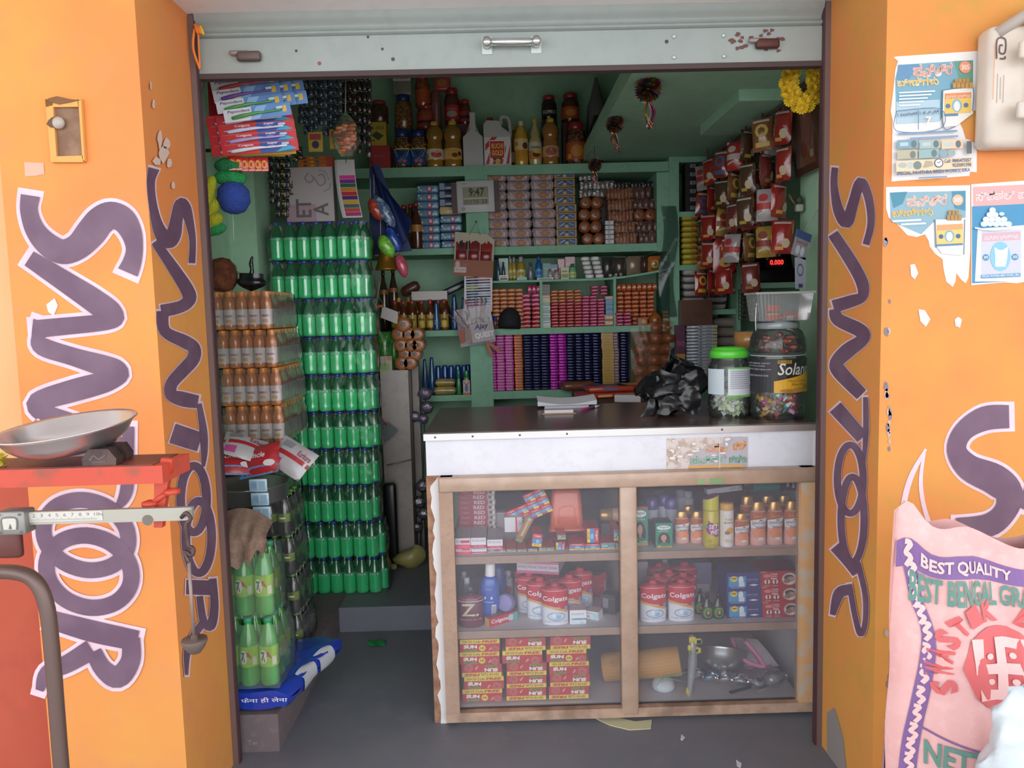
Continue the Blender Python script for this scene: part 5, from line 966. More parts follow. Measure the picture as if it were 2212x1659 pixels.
# ------------------------------------------------------------------ third shelf: wrapped soaps in three cells
YK = YSH + .06
def at10(x): return 1030 + x / 4.916
ORS = M('b8642c',.3, coat=.6, noise=('d8b8a8',40., .55,.68)); PKS = M('b83868',.3, coat=.6, noise=('dca8b8',40., .55,.68)); RDS = M('b03038',.3, coat=.6, noise=('d8a8a8',40., .55,.68)); ORB = M('b04c24',.3, coat=.6, noise=('c87848',40., .5,.68))
def cellcol(proto, x0, x1, n, pitch, lb, group, z0=None, cat='soap', start=0, Y=YK, lean=0.):
    for i in range(n): place(proto, ((xat(at10(x0), Y, S3) + xat(at10(x1), Y, S3)) / 2 + jit(.002) + lean * i, Y + jit(.004),(S3 if z0 is None else z0) + i * pitch), lb % ORD[i + start], cat, group)
def swatch(m, acc): return [('e',.5,.55,.3,.22, acc),('s',[(.15,.4),(.5,.6),(.85,.45)],.1,'e0d0cc')]
p1_ = W(42 / 4.916, YK); so = soapmesh('wrapped_soap', W(17, YK),.06, p1_ * .97, ORS, swatch(0,'c87038'), r=.007, n=1)
for c, x in enumerate((165,247,330,413)): cellcol(so, x, x + 86,10, p1_, 'orange wrapped soap in the left cell, %%s from the bottom, %s column' % ORD[c],'orange wrapped soaps, left cell')
p2_ = W(45 / 4.916, YK); sp = soapmesh('wrapped_soap', W(19, YK),.06, p2_ * .97, PKS, swatch(0,'c85078'), r=.007, n=1); sr = soapmesh('wrapped_soap', W(19, YK),.06, p2_ * .97, RDS, swatch(0,'c04048'), r=.007, n=1)
for c, x in enumerate((482,582)):
    cellcol(sr, x, x + 95,5, p2_, 'red wrapped soap in the left cell, %%s from the bottom, %s column' % ('inner','outer')[c],'red wrapped soaps, left cell')
    cellcol(sp, x, x + 95,3, p2_, 'pink wrapped soap above the red ones, %%s up, %s column' % ('inner','outer')[c],'pink wrapped soaps, left cell', S3 + 5 * p2_)
su = soapmesh('wrapped_soap', W(9, YK),.05, W(17, YK), PKS, swatch(0,'c85078'), r=.006, n=1)
for i in range(3): place(su, (xat(at10(568 + 46 * i), YK, S3), YK, S3 + 8 * p2_),'pink soap standing on end on the left cell stack, %s of three' % ('left','middle','right')[i],'soap','pink soaps standing on end')
cols_ = ['c0bca4','b8c0c8','5c7c50','a8c0d0','5c7c50','b0c4d4','64804c','b8b494','c08c60','3c3430','443c38','3a3230']
pb_ = W(37.5 / 4.916, YK)
for i, c in enumerate(cols_):
    o = carton('soap_box', W(18, YK),.06, pb_ * .96, c, [('r',.1,.3,.9,.6,'5878a0' if i in (1,3,5) else 'a8a490' if i < 9 else '5c5450')]); place(o, (xat(at10(735), YK, S3), YK - .005, S3 + i * pb_),'small soap box in the middle cell column by the divider, %s from the bottom' % ORD[i],'soap box','small soap boxes beside the divider')
p3_ = W(32.5 / 4.916, YK); so2 = soapmesh('wrapped_soap', W(16.5, YK),.06, p3_ * .97, ORS, swatch(0,'c87038'), r=.006, n=1); sr2 = soapmesh('wrapped_soap', W(16.5, YK),.06, p3_ * .97, RDS, swatch(0,'c04048'), r=.006, n=1); sp2 = soapmesh('wrapped_soap', W(16.5, YK),.06, p3_ * .97, PKS, swatch(0,'c85078'), r=.006, n=1)
for c, x in enumerate((785,867,949,1031)):
    n_ = (8,8,9,8)[c]; cellcol(sr2, x, x + 80, n_, p3_, 'red wrapped soap in the middle cell, %%s from the bottom, %s column' % ORD[c],'red wrapped soaps, middle cell')
    cellcol(so2, x, x + 80,12 - n_, p3_, 'orange wrapped soap topping the red ones, %%s up, %s column' % ORD[c],'orange wrapped soaps, middle cell', S3 + n_ * p3_)
for c, x in enumerate((1113,1195,1277)): cellcol(sp2, x, x + 80,(10,10,9)[c], p3_, 'pink wrapped soap in the middle cell, %%s from the bottom, %s pink column' % ('left','middle','right')[c],'pink wrapped soaps, middle cell')
for c, x in enumerate((1205,1300)): cellcol(sp2, x, x + 95,3, p3_ * 1.1,'crimson soap on the back of the pink stack, %%s up, %s one' % ('left','right')[c],'crimson soaps at the cell back', S3 + 10 * p3_, Y=YK + .03)
gbx = carton('soap_box', W(20, YK),.06, W(11.5, YK),'a87c38',[('t','Gold',.15,.35,.85,.8,'ece4d8',.02,.2),('r',0,0,1,.2,'8c4428')]); hgb = W(12, YK)
for i in range(2): place(gbx, (xat(at10(1400), YK, S3), YK, S3 + hgb * i),'golden soap box lettered in white, %s of two' % ('lower','upper')[i],'soap box','golden soap boxes')
bbx = carton('soap_box', W(17.5, YK),.06, W(10.6, YK),'2c6c94',[('s',[(.05,.5),(.5,.6),(.95,.5)],.12,'7cb0cc')])
for i in range(3): place(bbx, (xat(at10(1407), YK, S3), YK, S3 + 2 * hgb + W(11, YK) * i),'teal blue soap box above the golden ones, %s up' % ORD[i],'soap box','teal blue soap boxes')
tbx = carton('soap_box', W(18, YK),.06, W(6.6, YK),'b48870',[('r',.1,.3,.9,.7,'c8a890')]); place(tbx, (xat(at10(1404), YK, S3), YK, S3 + 2 * hgb + 3 * W(11, YK)),'tan soap box topping the teal ones','soap box')
p4_ = W(45 / 4.916, YK); so3 = soapmesh('wrapped_soap', W(16, YK),.06, p4_ * .97, ORB, swatch(0,'c0602c'), r=.006, n=1); su3 = soapmesh('wrapped_soap', W(10.5, YK),.06, W(16, YK), ORB, swatch(0,'c87038'), r=.006, n=1)
for c, x in enumerate((1478,1560,1640,1722,1802)): cellcol(so3, x, x + 80,8, p4_, 'orange-red wrapped soap in the right cell, %%s from the bottom, %s column' % ORD[c],'orange-red wrapped soaps, right cell', Y=YK + .03)
for i in range(8): place(su3,(xat(at10(1505 + 54 * i), YK + .03, S3), YK + .03, S3 + 8 * p4_),'orange soap standing on end in the right cell, %s from the left' % ORD[i],'soap','orange soaps standing on end')
for c, x in enumerate((1470,1553)): cellcol(sp2, x, x + 80,4, p3_ * 1.1,'pink wrapped soap in front in the right cell, %%s from the bottom, %s column' % ('left','right')[c],'pink wrapped soaps, right cell', Y=YK - .04)
o = carton('small_carton', W(20, YK),.05, W(16, YK),'b8562c',[('e',.6,.5,.25,.3,'d8a060'),('r',.05,.1,.4,.9,'8c8480')]); place(o, (xat(at10(1740), YK, S3), YK - .04, S3),'small orange printed carton in the right cell','carton')
CB_ = carton('soap_box', W(18, YK),.06, W(7.2, YK),'b48c6c',[('r',0,.85,1,1,'2c2420')])
for i in range(4): place(CB_, (xat(at10(2010), YK, S3), YK, S3 + W(8, YK) * i),'tan box at the right end of the third shelf, %s from the bottom' % ORD[i],'box','tan boxes at the shelf end')
b = MB(); b.lathe([(.02,0),(.038,.012),(.04,.03),(.03,.055),(.012,.07),(.008,.09)], M('a8642c',.35, coat=.5, noise=('84441c',30., .4,.6)), seg=14); place(b.build('bread_bag'),(xat(at10(1875), YK, S3), YK - .05, S3),'round bun in a clear twisted bag in the right cell','bun')
# ------------------------------------------------------------------ fourth shelf: foil bars
pf = W(30.4 / 4.916, YK)
def foilbar(c, lab=None, w=18.2, ro=.28): 
    b = MB(); ww = W(w, YK); b.pillow((0,0,0), ww * .97,.07, pf * .96,.004, M(c, ro, .3, coat=.5, bump=(55., 1.)), n=1)
    if lab: b.decals(front(ww, pf, -.035),[('r',.24,.2,.8,.8, lab)], e0=.001)
    return b.build('foil_bar')
fp = foilbar('ec58c4','b0809c'); fo_ = foilbar('f08848','b8786c'); fn = foilbar('20224e', None, 18.2,.18); fm = foilbar('b82cac'); fg = carton('gold_bar', W(36, YK),.07, pf * .95,'b8903c',[('r',.7,0,1,1,'3c3468'),('r',.74,.2,.95,.8,'b8907c'),('r',.1,.3,.5,.5,'8c6c2c')])
for c, (x0, x1, pr_, n, nm) in enumerate(((128,216, fp, 20,'pink'),(217,308, fp, 20,'pink'),(309,400, fp, 20,'pink'),(402,500, fo_, 20,'orange'),(508,598, fn, 20,'dark navy'),(598,688, fn, 20,'dark navy'),(688,776, fn, 20,'dark navy'),(778,868, fm, 20,'magenta'),(868,958, fm, 20,'magenta'),(960,1050, fn, 20,'dark navy'),(1050,1140, fn, 20,'dark navy'),(1140,1230, fn, 20,'dark navy'),(1230,1318, fn, 20,'dark navy'),(1522,1610, fn, 20,'dark navy'))):
    for i in range(n): place(pr_, ((xat(at10(x0), YK, S4) + xat(at10(x1), YK, S4)) / 2 + jit(.0015), YK + jit(.004), S4 + i * pf),'%s foil-wrapped bar, %s from the bottom, %s column from the left' % (nm, ORD[i], ORD[c]),'foil bar','foil-wrapped bars on the lowest shelf')
for i in range(20):
    place(fg, (xat(at10(1418 if i < 14 else 1408), YK, S4) + jit(.002), YK + jit(.003), S4 + i * pf),'gold and purple bar box, %s from the bottom of its column' % ORD[i],'bar box','gold and purple bar boxes',(0,0,0))
# big clear bag of buns
b = MB(); BUN = M('94522c',.45, coat=.3, noise=('7a3e20',14., .4,.6)); b.lathe([(.01,0),(.04,.008),(.048,.03),(.042,.052),(.02,.064),(.001,.066)], BUN, seg=16); bun = b.build('bun')
xb = xat(1370, YSH - .02, S4); k = 0
for r_ in range(6):
    for c in range(3):
        if r_ == 5 and c == 0: continue
        place(bun, (xat(1383 + 28 * c + (4 if r_ > 3 else 0), YSH + .06, S4), YSH + .03 + jit(.01), S4 + .002 + r_ * .063),'brown bun in the big clear bag, %s row from the bottom, %s' % (ORD[r_],('left','middle','right')[c]),'bun','buns in the clear bag')
b = MB(); q0, q1 = xat(1364, YSH - .03, S4), xat(1458, YSH - .03, S4)
b.grid(lambda u, v: (q0 + (q1 - q0) * u, YSH - .012 - .03 * sin(u * 3.14) + .006 * sin(u * 25 + v * 11), S4 + (.40 - .07 * abs(u - .75)) * v),18,12, film('b87c5c',.16,.1,.2,(9., .4))); tag(b.build('clear_bag'),'large clear plastic bag around the brown buns','bag')
# ================================================================== bottle stacks on the left
GRN = M('2cc877',.16, coat=1., noise=('3ce08c',5., .3,.7), ior=1.9); GRND = M('0f6a3c',.2, coat=1., ior=1.8); BCAP = M('2a3f9c',.35, coat=.4)
YG, PG, HG = 3.76,.0638,.1836
def neck(R, H, m, k=10): return lambda b: b.lathe([(r * R * 1.012, z * H) for r, z in SODA[k - 3:]], m, seg=14, cap=False)
gb_ = bottle('soda_bottle', sc_prof(SODA, PG / 2 * .98, HG * .985), sc_prof(SCAP, PG / 2, HG * .985), BCAP, GRN, (HG * .50, HG * .585, M('3cb878',.3, coat=.5),[('t','Sprite',.2,.2,.62,.8,'dcefe2',.02,.2),('r',.7,.2,.8,.8,'d0e4d8')], PG / 2 * .985), seg=14, extra=neck(PG / 2 * .98, HG * .985, GRND))
last = [769,771,780,782,785,790,788,789,803,809]
FILM = film('cfe6d8',.02,.12,.1,(16., .5)); FILMW = film('dfe2e0',.06,.14,.12,(16., .6))
def wrapbox(x0, x1, y0, y1, z0, z1, mat, label, group, name='shrink_wrap'):
    b = MB(); w, d, h = x1 - x0, y1 - y0, z1 - z0
    def f(u, v):
        a = u * 4; i = min(int(a),3); t = a - i; c = [(0,0),(1,0),(1,1),(0,1),(0,0)]; p = c[i][0] + (c[i + 1][0] - c[i][0]) * t, c[i][1] + (c[i + 1][1] - c[i][1]) * t
        k = .004 * sin(u * 61 + v * 7) + .003 * sin(v * 13 + u * 23); s_ = 1 - (.035 if v > .7 else 0)
        return (x0 + w / 2 + (p[0] - .5) * (w * s_ + k), y0 + d / 2 + (p[1] - .5) * (d * s_ + k), z0 + h * v)
    b.grid(f, 48,6, mat); return tag(b.build(name), label, 'plastic wrap', group)
for L_ in range(10):
    z = ZP + HG * (9 - L_); xl = xat(last[L_], YG, z + HG * .9)
    for c in range(7):
        for r_ in range(2):
            if r_ == 1 and c < 1: continue
            place(gb_, (xl - PG * (6 - c) + (PG / 2 if r_ else 0), YG + PG * .87 * r_, z + .0005),'green soda bottle, %s layer from top, %s row, %s from left' % (ORD[L_],('front','second')[r_], ORD[c]),'soda bottle','green soda bottles')
    wrapbox(xl - PG * 6.56, xl + PG * 1.06, YG - PG * .56, YG + PG * 1.5, z + .004, z + HG * .96, FILM, 'clear shrink wrap around the %s layer of green bottles from the top' % ORD[L_],'shrink wrap of the green bottles')
# orange bottles
YO, PO, HO = 3.27,.0512,.1615
ORNG = M('b8642c',.18, coat=.8, noise=('cc7c38',8., .3,.7)); OCAP = M('e0862c',.4, coat=.3); OLAB = wallmat('juice_label','d6ccc8','d0c4c0','dcd4d0', None, 40,.4)
OPRF = [(.8,0),(.96,.03),(1,.1),(.94,.2),(1,.3),(.9,.42),(.84,.48),(1,.6),(1,.68),(.86,.78),(.6,.86),(.56,.88)]
ob_ = bottle('juice_bottle', sc_prof(OPRF, PO / 2 * .98, HO * .985), sc_prof([(.58,.86),(.62,.87),(.62,.985),(.56,1)], PO / 2, HO * .985), OCAP, ORNG, (HO * .12, HO * .52, OLAB, [('t','tensio',.25,.5,.8,.68,'a83848',.02),('r',.3,.15,.7,.35,'d8a068')], PO / 2 * .985), seg=12)
ZO0, HT = .970,.1666
for L_ in range(4):
    z = ZO0 + HO * (3 - L_); x0 = xat((468,480,490,496)[L_], YO, z + HO * .9)
    for c in range(5):
        for r_ in range(8):
            if c < 4 and r_ > 1: continue
            place(ob_, (x0 + PO * c, YO + PO * r_, z + .0005),'orange juice bottle, %s layer from top, %s' % (ORD[L_],('front row, %s from left' % ORD[c]) if r_ == 0 else ('right flank, %s back from the front' % ORD[r_]) if c == 4 else 'second row, %s from left' % ORD[c]),'juice bottle','orange juice bottles')
    wrapbox(x0 - PO * .56, x0 + PO * 4.56, YO - PO * .56, YO + PO * 7.5, z + .003, z + HO * .96, FILMW, 'clear shrink wrap around the %s layer of orange bottles from the top' % ORD[L_],'shrink wrap of the orange bottles')
# dark cola bottles: behind, under the orange ones; and a nearer, lower stack
PT = .0545
DRK = M('1e1a1e',.16, coat=1.); GCAP = M('5f9430',.4, coat=.3)
db_ = bottle('cola_bottle', sc_prof(SODA, PT / 2 * .98, HT * .985), sc_prof(SCAP, PT / 2, HT * .985), GCAP, DRK, (HT * .36, HT * .56, M('6f8a2c',.4, coat=.3),[('p',[(.2,.2),(.5,.9),(.8,.2)],'a83028'),('r',.3,.4,.7,.6,'d8d4cc')], PT / 2 * .985), seg=12)
for L_ in range(5):
    z = ZO0 - HT * (L_ + 1); xr_ = xat((560,566,600,600,600)[L_], YO, z + HT * .9)
    for c in range(5):
        for r_ in range(8):
            if (c < 4 and (r_ > 0 or L_ > 1)): continue
            place(db_, (-1.022 - PT * (4 - c) + .006 * L_, YO + PT * r_, z + .0005),'dark cola bottle, rear stack, %s layer from top, %s' % (ORD[L_],('front row, %s from left' % ORD[c]) if r_ == 0 else '%s back along the flank' % ORD[r_]),'cola bottle','dark cola bottles, rear stack')
    wrapbox(-1.022 - PT * 4.56,-1.022 + PT * .58 + .006 * L_, YO - PT * .56, YO + PT * 7.5, z + .003, z + HT * .96, FILMW, 'clear shrink wrap around the %s layer of the rear cola stack' % ORD[L_],'shrink wrap of the rear cola stack')
YD = 3.06; HT2 = (.785 - ZPL) / 4
for L_ in range(4):
    z = .785 - HT2 * (L_ + 1); xr = xat((612,622,632,640)[L_], YD, z + HT2 * .9)
    for c in range(6):
        for r_ in range(4):
            if c < 5 and r_ > 0: continue
            place(db_, (xr - PT * (5 - c), YD + PT * r_, z + .0005),'dark cola bottle, near stack, %s layer from top, %s' % (ORD[L_],('front row, %s from left' % ORD[c]) if r_ == 0 else '%s back along the flank' % ORD[r_]),'cola bottle','dark cola bottles, near stack')
    wrapbox(xr - PT * 5.56, xr + PT * .6, YD - PT * .56, YD + PT * 3.5, z + .003, z + HT2 * .96, FILMW, 'clear shrink wrap around the %s layer of the near cola stack' % ORD[L_],'shrink wrap of the near cola stack')
# steel basin with snack packets, hung sachet strip
q = pt(540,1040,2.95); zb_ = .787; b = MB(); Rb = .155
b.lathe([(.002,.001),(Rb * .96,.001),(Rb, .01),(Rb, .062),(Rb * 1.04,.068),(Rb * 1.03,.07),(Rb * .985,.064),(Rb * .985,.012),(.002,.004)], M('a8a6a8',.3,.85), seg=36, cap=False)
BX = xat(530,2.98,.85); tag(b.build('steel_basin', None, (BX, 3.0, zb_)),'wide steel basin standing on the near cola bottles','basin')
def chips(name, w, h, d, base, specs): return pouch(name, w, h, d, base, specs, 10)
RC = M('b4b0b4',.3, coat=.6, bump=(18., .5)); RC2 = M('b02c34',.3, coat=.6, bump=(18., .5))
cs = [('r',0,.42,1,.56,'a82830'),('p',[(.4,0),(.55,0),(.75,1),(.6,1)],'a82830'),('t','Kurkure',.6,.6,.95,.8,'8c3c50',.02),('r',.1,.08,.36,.3,'b84888'),('r',.1,.7,.4,.9,'8a8a90')]
for i, (px, py, Y, rx, rz, ry, lb, m_) in enumerate(((515,962,2.93,1.0,.2,.35,'silver and red snack packet on top of the basin heap, left', RC),(606,990,2.95,.7,-.3,.5,'silver and red snack packet slumped over the right rim of the basin', RC),(500,998,2.9,.95,.3,.1,'red snack packet with white script at the front of the basin', RC2),(558,1000,2.92,.6,-.1,-.2,'red and blue snack packet in the middle of the basin', RC2))):
    o = chips('snack_packet',.165,.13,.05, m_, cs if i < 2 else [('r',0,.0,1,.25,'4a90c0'),('t','Uncle',.3,.5,.7,.68,'e4d8dc',.02,.3),('e',.2,.75,.2,.12,'8c2028'),('e',.8,.3,.14,.1,'d8d0d0')]); q = pt(px, py, Y)
    place(o, (q.x, Y, q.z - .05), lb, 'snack packet', None, (-rx, ry, rz))
b = MB(); q0, q1 = pt(555,1035,2.80), pt(562,1140,2.80); SAC = M('a9c4d4',.35, coat=.4)
for k in range(3):
    z = q0.z - .052 * k; b.pillow((q0.x + .004 * k, 2.81, z - .05),.066,.006,.048,.002, SAC, n=1); b.decals(front(.066,.048,2.806, q0.x - .033 + .004 * k, z - .05),[('r',.1,.15,.45,.85,'7c9cb4'),('r',.55,.15,.9,.85,'8cacc0'),('t','1111',.15,.3,.4,.7,'4a5c70')])
tag(b.build('sachet_strip'),'strip of pale blue sachets hanging over the rim of the steel basin','sachets')
# coarse cloth over the big lemon soda bottles
# detergent sack on the plinth
YZ = 2.68; XS0, XS1 = xat(498,2.63,.2), xat(640,2.63,.2)
BLU = M('2440b0',.3, coat=.6, bump=(14., .4)); b = MB(); zs0, zs1 = ZPL + .001, pt(560,1480,2.60).z
xa, xb_ = xat(476,2.57,.2), xat(634,2.57,.2)
def sack(u, v):
    a = u * 6.2832; t = v; cx = (xa + xb_) / 2; wx, hz = (xb_ - xa) / 2,(zs1 - zs0) / 2
    k = 1 - .18 * (abs(2 * t - 1) ** 6); ca, sa = cos(a), sin(a)
    return (cx + wx * k * (abs(ca) ** .5) * (1 if ca > 0 else -1) + .1 * t * t, 2.572 + .44 * t, zs0 + hz * (1 + (abs(sa) ** .6) * (1 if sa > 0 else -1) * (1 - .25 * (abs(2 * t - 1) ** 6))) + .004 * sin(u * 40 + v * 17))
b.grid(sack, 28,14, BLU); b.add([sack(i / 28,0) for i in range(28)],[tuple(range(28))], BLU)
fw = xb_ - xa; mp = plane((xa + .015,2.568, zs0 + .01),(fw - .03,0,0),(0,0, zs1 - zs0 - .02))
b.decals(mp, [('t','फेना ही लेना',.26,.42,.98,.74,'e4e8f4',.01),('r',-.05,.42,.13,.86,'d8a838'),('p',[(-.05,.46),(.10,.46),(.12,.8),(-.05,.8)],'b83828'),('t','n',-.02,.5,.09,.76,'f0c840',.05)], e0=.006)
b.grid(lambda u, v: (lambda p: (p[0] + .004, p[1], p[2]))(sack(.86 + .30 * u, .25 + .25 * v)),10,6, M('c8ccd4',.4, coat=.4)); b.grid(lambda u, v: (lambda p: (p[0] + .004, p[1], p[2]))(sack(.86 + .30 * u, .56 + .24 * v)),10,6, M('c8ccd4',.4, coat=.4))
tag(b.build('detergent_sack'),'blue and white printed detergent sack lying on the low plinth','sack')
# lemon soda bottles, two wrapped layers
PS, HS = .069,.245; LSD = M('3a9c40',.15, coat=1., noise=('58b84c',6., .3,.7)); LCP = M('3f9c74',.4)
SV = [(.62,0),(.92,.02),(1,.06),(1,.2),(.93,.26),(.93,.3),(1,.34),(1,.58),(.96,.62),(.82,.74),(.55,.86),(.36,.92),(.36,.94)]
ls_ = bottle('lemon_soda_bottle', sc_prof(SV, PS / 2 * .98, HS * .985), sc_prof(SCAP, PS / 2, HS * .985), LCP, LSD, (HS * .30, HS * .60, M('9cc83c',.4, coat=.4),[('e',.35,.5,.2,.34,'e4e8d8'),('p',[(.4,.2),(.55,.55),(.75,.4),(.6,.75),(.35,.7)],'c83c3c'),('r',.75,.1,.95,.5,'dcd8c0'),('t','7',.25,.3,.45,.75,'2c7c44',.04)], PS / 2 * .985), seg=16)
for L_ in range(2):
    z = zs1 + .002 + HS * L_; Y0 = 2.61 + .02 * L_
    for c in range(3):
        for r_ in range(3 - L_):
            place(ls_, (xat(492, Y0, z) + PS * (c + .2 - (.25 if L_ else 0)), Y0 + PS * r_, z),'lemon soda bottle, %s layer, %s row back, %s from left' % (('lower','upper')[L_], ORD[r_], ORD[c]),'soda bottle','lemon soda bottles in plastic')
    x0 = xat(492, Y0, z) + PS * (.2 - (.25 if L_ else 0))
    wrapbox(x0 - PS * .6, x0 + PS * 2.62, Y0 - PS * .6, Y0 + PS * (2.6 - L_), z + .001, z + HS * .93, film('b4d4c0',.13,.16,.15,(14., .8)),'milky plastic wrap around the %s layer of lemon soda bottles' % ('lower','upper')[L_],'wrap of the lemon soda bottles')
JUTE = M('8c7464',.95, noise=('7c6658',50., .4,.6), bump=(180., .4)); b = MB(); ztop = zs1 + HS * 2 + .012
def cloth(u, v):
    a = pt(474 + 106 * u, 1106 + 18 * (2 * u - .7) ** 2,2.61); e_ = pt(478 + 100 * u - 60 * max(0, u - .45) * 0,1245 - 62 * u + 9 * sin(u * 23),2.55); m_ = a.lerp(e_, v)
    m_.y = 2.665 - .115 * sin(min(1, v * 1.6) * 1.5708) + .012 * sin(u * 13 + v * 3) * v; m_.z = m_.z; return m_
b.grid(cloth, 26,14, JUTE); o = b.build('jute_cloth'); f_ = MB()
for k in range(18): p = cloth(.4 + .6 * k / 18,1.0); f_.cyl(p, p + V(jit(.004),-.002,-.014),.0012, JUTE, 4)
f_.build('fringe', o); tag(o, 'piece of brown jute sacking draped over the lemon soda bottles','cloth')
# coconut and dark plastic bag on the orange stack
ZOT = ZO0 + HO * 4; X, w, h = slot(453,514,556, YO + .06, ZOT); b = MB(); R2 = random.Random(9)
b.lathe([(.001,0),(w * .3, h * .05),(w * .46, h * .25),(w * .5, h * .5),(w * .44, h * .75),(w * .26, h * .95),(.001, h)], M('5c3020',.95, noise=('7a4428',30., .4,.6), bump=(60., 1.)), seg=20)
for k in range(260):
    a, e_ = R2.uniform(0,6.28), R2.uniform(.05,.95); rr = w * .5 * sin(math.acos(2 * e_ - 1)); p = V(rr * cos(a), rr * sin(a), h * e_); n_ = (p - V(0,0, h / 2)).normalized(); b.tube([p, p + n_ * .006 + V(jit(.004), jit(.004), jit(.004))],.0008, M('6a3a24',.9),3)
tag(b.build('coconut', None, (X, YO + .06, ZOT)),'brown husky coconut on top of the orange bottle stack','coconut')
X, w, h = slot(512,572,600, YO + .05, ZOT); b = MB(); BP = M('15151a',.3, coat=.5, bump=(20., .6))
b.grid(lambda u, v: (w * .5 * cos(u * 6.283) * (sin(min(v, .7) / .7 * 2.2) + .05) * (1 + .12 * sin(u * 19)),.03 * sin(u * 6.283) * (sin(min(v, .7) / .7 * 2.2) + .05),(h * .95 + .0) * v * 1.4),20,10, BP)
b.tube(crom([(-.005,0, h * .9),(.004,0, h * 1.5),(.0,0, h * 2.1),(.006,0, h * 2.6)]),[.012,.012,.012,.011,.010,.009,.008,.008,.009,.010,.009,.008,.007,.006,.004,.002], BP, 8); tag(b.build('black_bag', None, (X, YO + .05, ZOT),(0,.06,0)),'small knotted black plastic bag beside the coconut','bag')
# ------------------------------------------------------------------ things standing on the green bottle stack
ZGT = ZP + HG * 10 + .001; YGT = YG + .02
X, w, h = slot(622,724,362, YGT, ZGT)
o = carton('petal_carton', w, .08, h, 'b9afb0',[('r',0,0,.62,.32,'b090a0'),('u','ET',.2,.08,.52,.42,'6a6462',.02),('u','A',.56,.1,.88,.34,'6a6462',.02),('u','Pe.',.06,.5,.16,.76,'3a3638',.02),('s',[(.5,.9),(.42,.8),(.5,.72),(.6,.78),(.55,.86)],.025,'8c868a'),('s',[(.62,.8),(.72,.66),(.84,.72),(.8,.86),(.7,.84)],.025,'8c868a'),('s',[(.7,.95),(.85,.9),(.92,.75)],.02,'9a949a'),('s',[(.8,.55),(.92,.6),(.95,.7)],.02,'8c868a')], side='8c8484', top='6a6264')
place(o, (X, YGT + .03, ZGT),'pale grey printed carton standing on the green bottle stack','carton'); zc_ = ZGT + h
oi = carton('incense_box', W(74, YGT),.06, W(7.2, YGT),'b8682c',[('e',.2,.5,.06,.3,'4a3c30'),('e',.4,.5,.05,.3,'c8a048'),('r',.8,.1,1,.9,'b03c38'),('r',.5,.2,.6,.8,'4c5c70')])
for i in range(3): place(oi, (xat(683, YGT, zc_) + jit(.003), YGT + .02, zc_ + i * W(7.5, YGT)),'flat orange incense box on the grey carton, %s of three' % ('bottom','middle','top')[i],'incense box','orange incense boxes')
b = MB(); qa = pt(745,345, YGT - .05); qb = pt(770,468, YGT - .09)
stripes = ['d8d4d6','d83c98','7c3088','2c6c4c','d08030','b83038','4c2c70','c89c38','4a6458','b84c38','a83070']
for sh_, nm in ((0,0),(1,0),(2,1)):
    x0, x1 = qa.x - .055 + .006 * sh_, qa.x + .045 + .006 * sh_; zt2 = qa.z
    def card(u, v, sh_=sh_): return (qa.x + (-.052 + .006 * sh_) + .085 * u + .03 * v * v, YGT - .04 - .006 * sh_ - .012 * v, qa.z - (qa.z - qb.z) * v + .012 * (0 if u > .1 else 1) * 0)
    b.grid(card, 2,10, M('c8c4c6',.5))
    if nm:
        n_ = len(stripes)
        for k, c in enumerate(stripes): b.grid(lambda u, v, k=k: (lambda p: (p[0], p[1] - .0012, p[2]))(card(.1 + .86 * u, .2 + .78 * (k + v * .92) / n_ if k else .2 * v)),1,2, M(c, .3, coat=.5)) if k else None
b.tube([pt(747,352, YGT - .055), pt(752,320, YGT - .05)],.0015, M('2c2828',.6),4)
tag(b.build('colour_card'),'hanging card of bright coloured stripes above the green bottles','card')
# ------------------------------------------------------------------ toothbrush cards hanging inside the shutter
def hang(px, py, Y): return pt(px, py, Y)
YB2 = 2.70
def brushpack(w, h, back, deco, hc, hc2):
    root = MB(); root.box(-w / 2, w / 2,-.001,.001,-h / 2, h / 2, M(back, .35, coat=.5)); root.decals(front(w, h, -.001, z0=-h / 2), deco, asp=w / h, e0=.0004, de=.0002)
    o = root.build('toothbrush_pack'); b = MB(); b.tube(crom([(-w * .38,-.006,-h * .22),(-w * .2,-.008,-h * .12),(0,-.008,-h * .04),(w * .14,-.007,-h * .06),(w * .36,-.006,0)]),[.0045,.006,.0065,.0065,.007,.0068,.006,.0055,.006,.0055,.005,.0045,.004,.0035,.0035,.0035,.0035,.0035,.004,.004,.004], M(hc, .3, coat=.4),7); b.build('brush_handle', o)
    b = MB(); b.pillow((w * .34,-.008,.002), w * .1,.008, h * .22,.003, M(hc2,.5)); b.build('bristles', o); return o
wp_, hp_ = W(138, YB2), W(25, YB2)
dp = [('r',0,0,.42,1,'d0ced4'),('r',.42,0,1,1,'5a88c4'),('t','Pepsodent',.06,.62,.4,.9,'2c2c5c',.015,.2),('p',[(.38,0),(.52,0),(.66,1),(.5,1)],'88b0dc'),('r',.88,.3,.94,.8,'d8b048')]
dcl = [('r',0,0,1,1,'c02c34'),('p',[(.5,0),(.93,0),(.86,1),(.5,1)],'2c4c9c'),('p',[(.7,0),(.98,.2),(.85,.6)],'38a0c8'),('t','Colgate',.22,.62,.42,.86,'e8d8dc',.02,.1),('t','Super',.6,.66,.74,.92,'e0e4f0',.02),('t','FLEXI',.62,.5,.7,.6,'e0e4f0',.02),('r',.04,.84,.96,.9,'c85a5c')]
pk = [brushpack(wp_, hp_, 'c8c8d0', dp, c, 'b8d8e0') for c in ('b03840','6a4890','4c9450')]; wc_, hc_ = W(160, YB2), W(23.5, YB2)
ck = [brushpack(wc_, hc_, 'b82c34', dcl, c, 'c0c8dc') for c in ('d8dce8','c8d0e8','b0a0d0')]
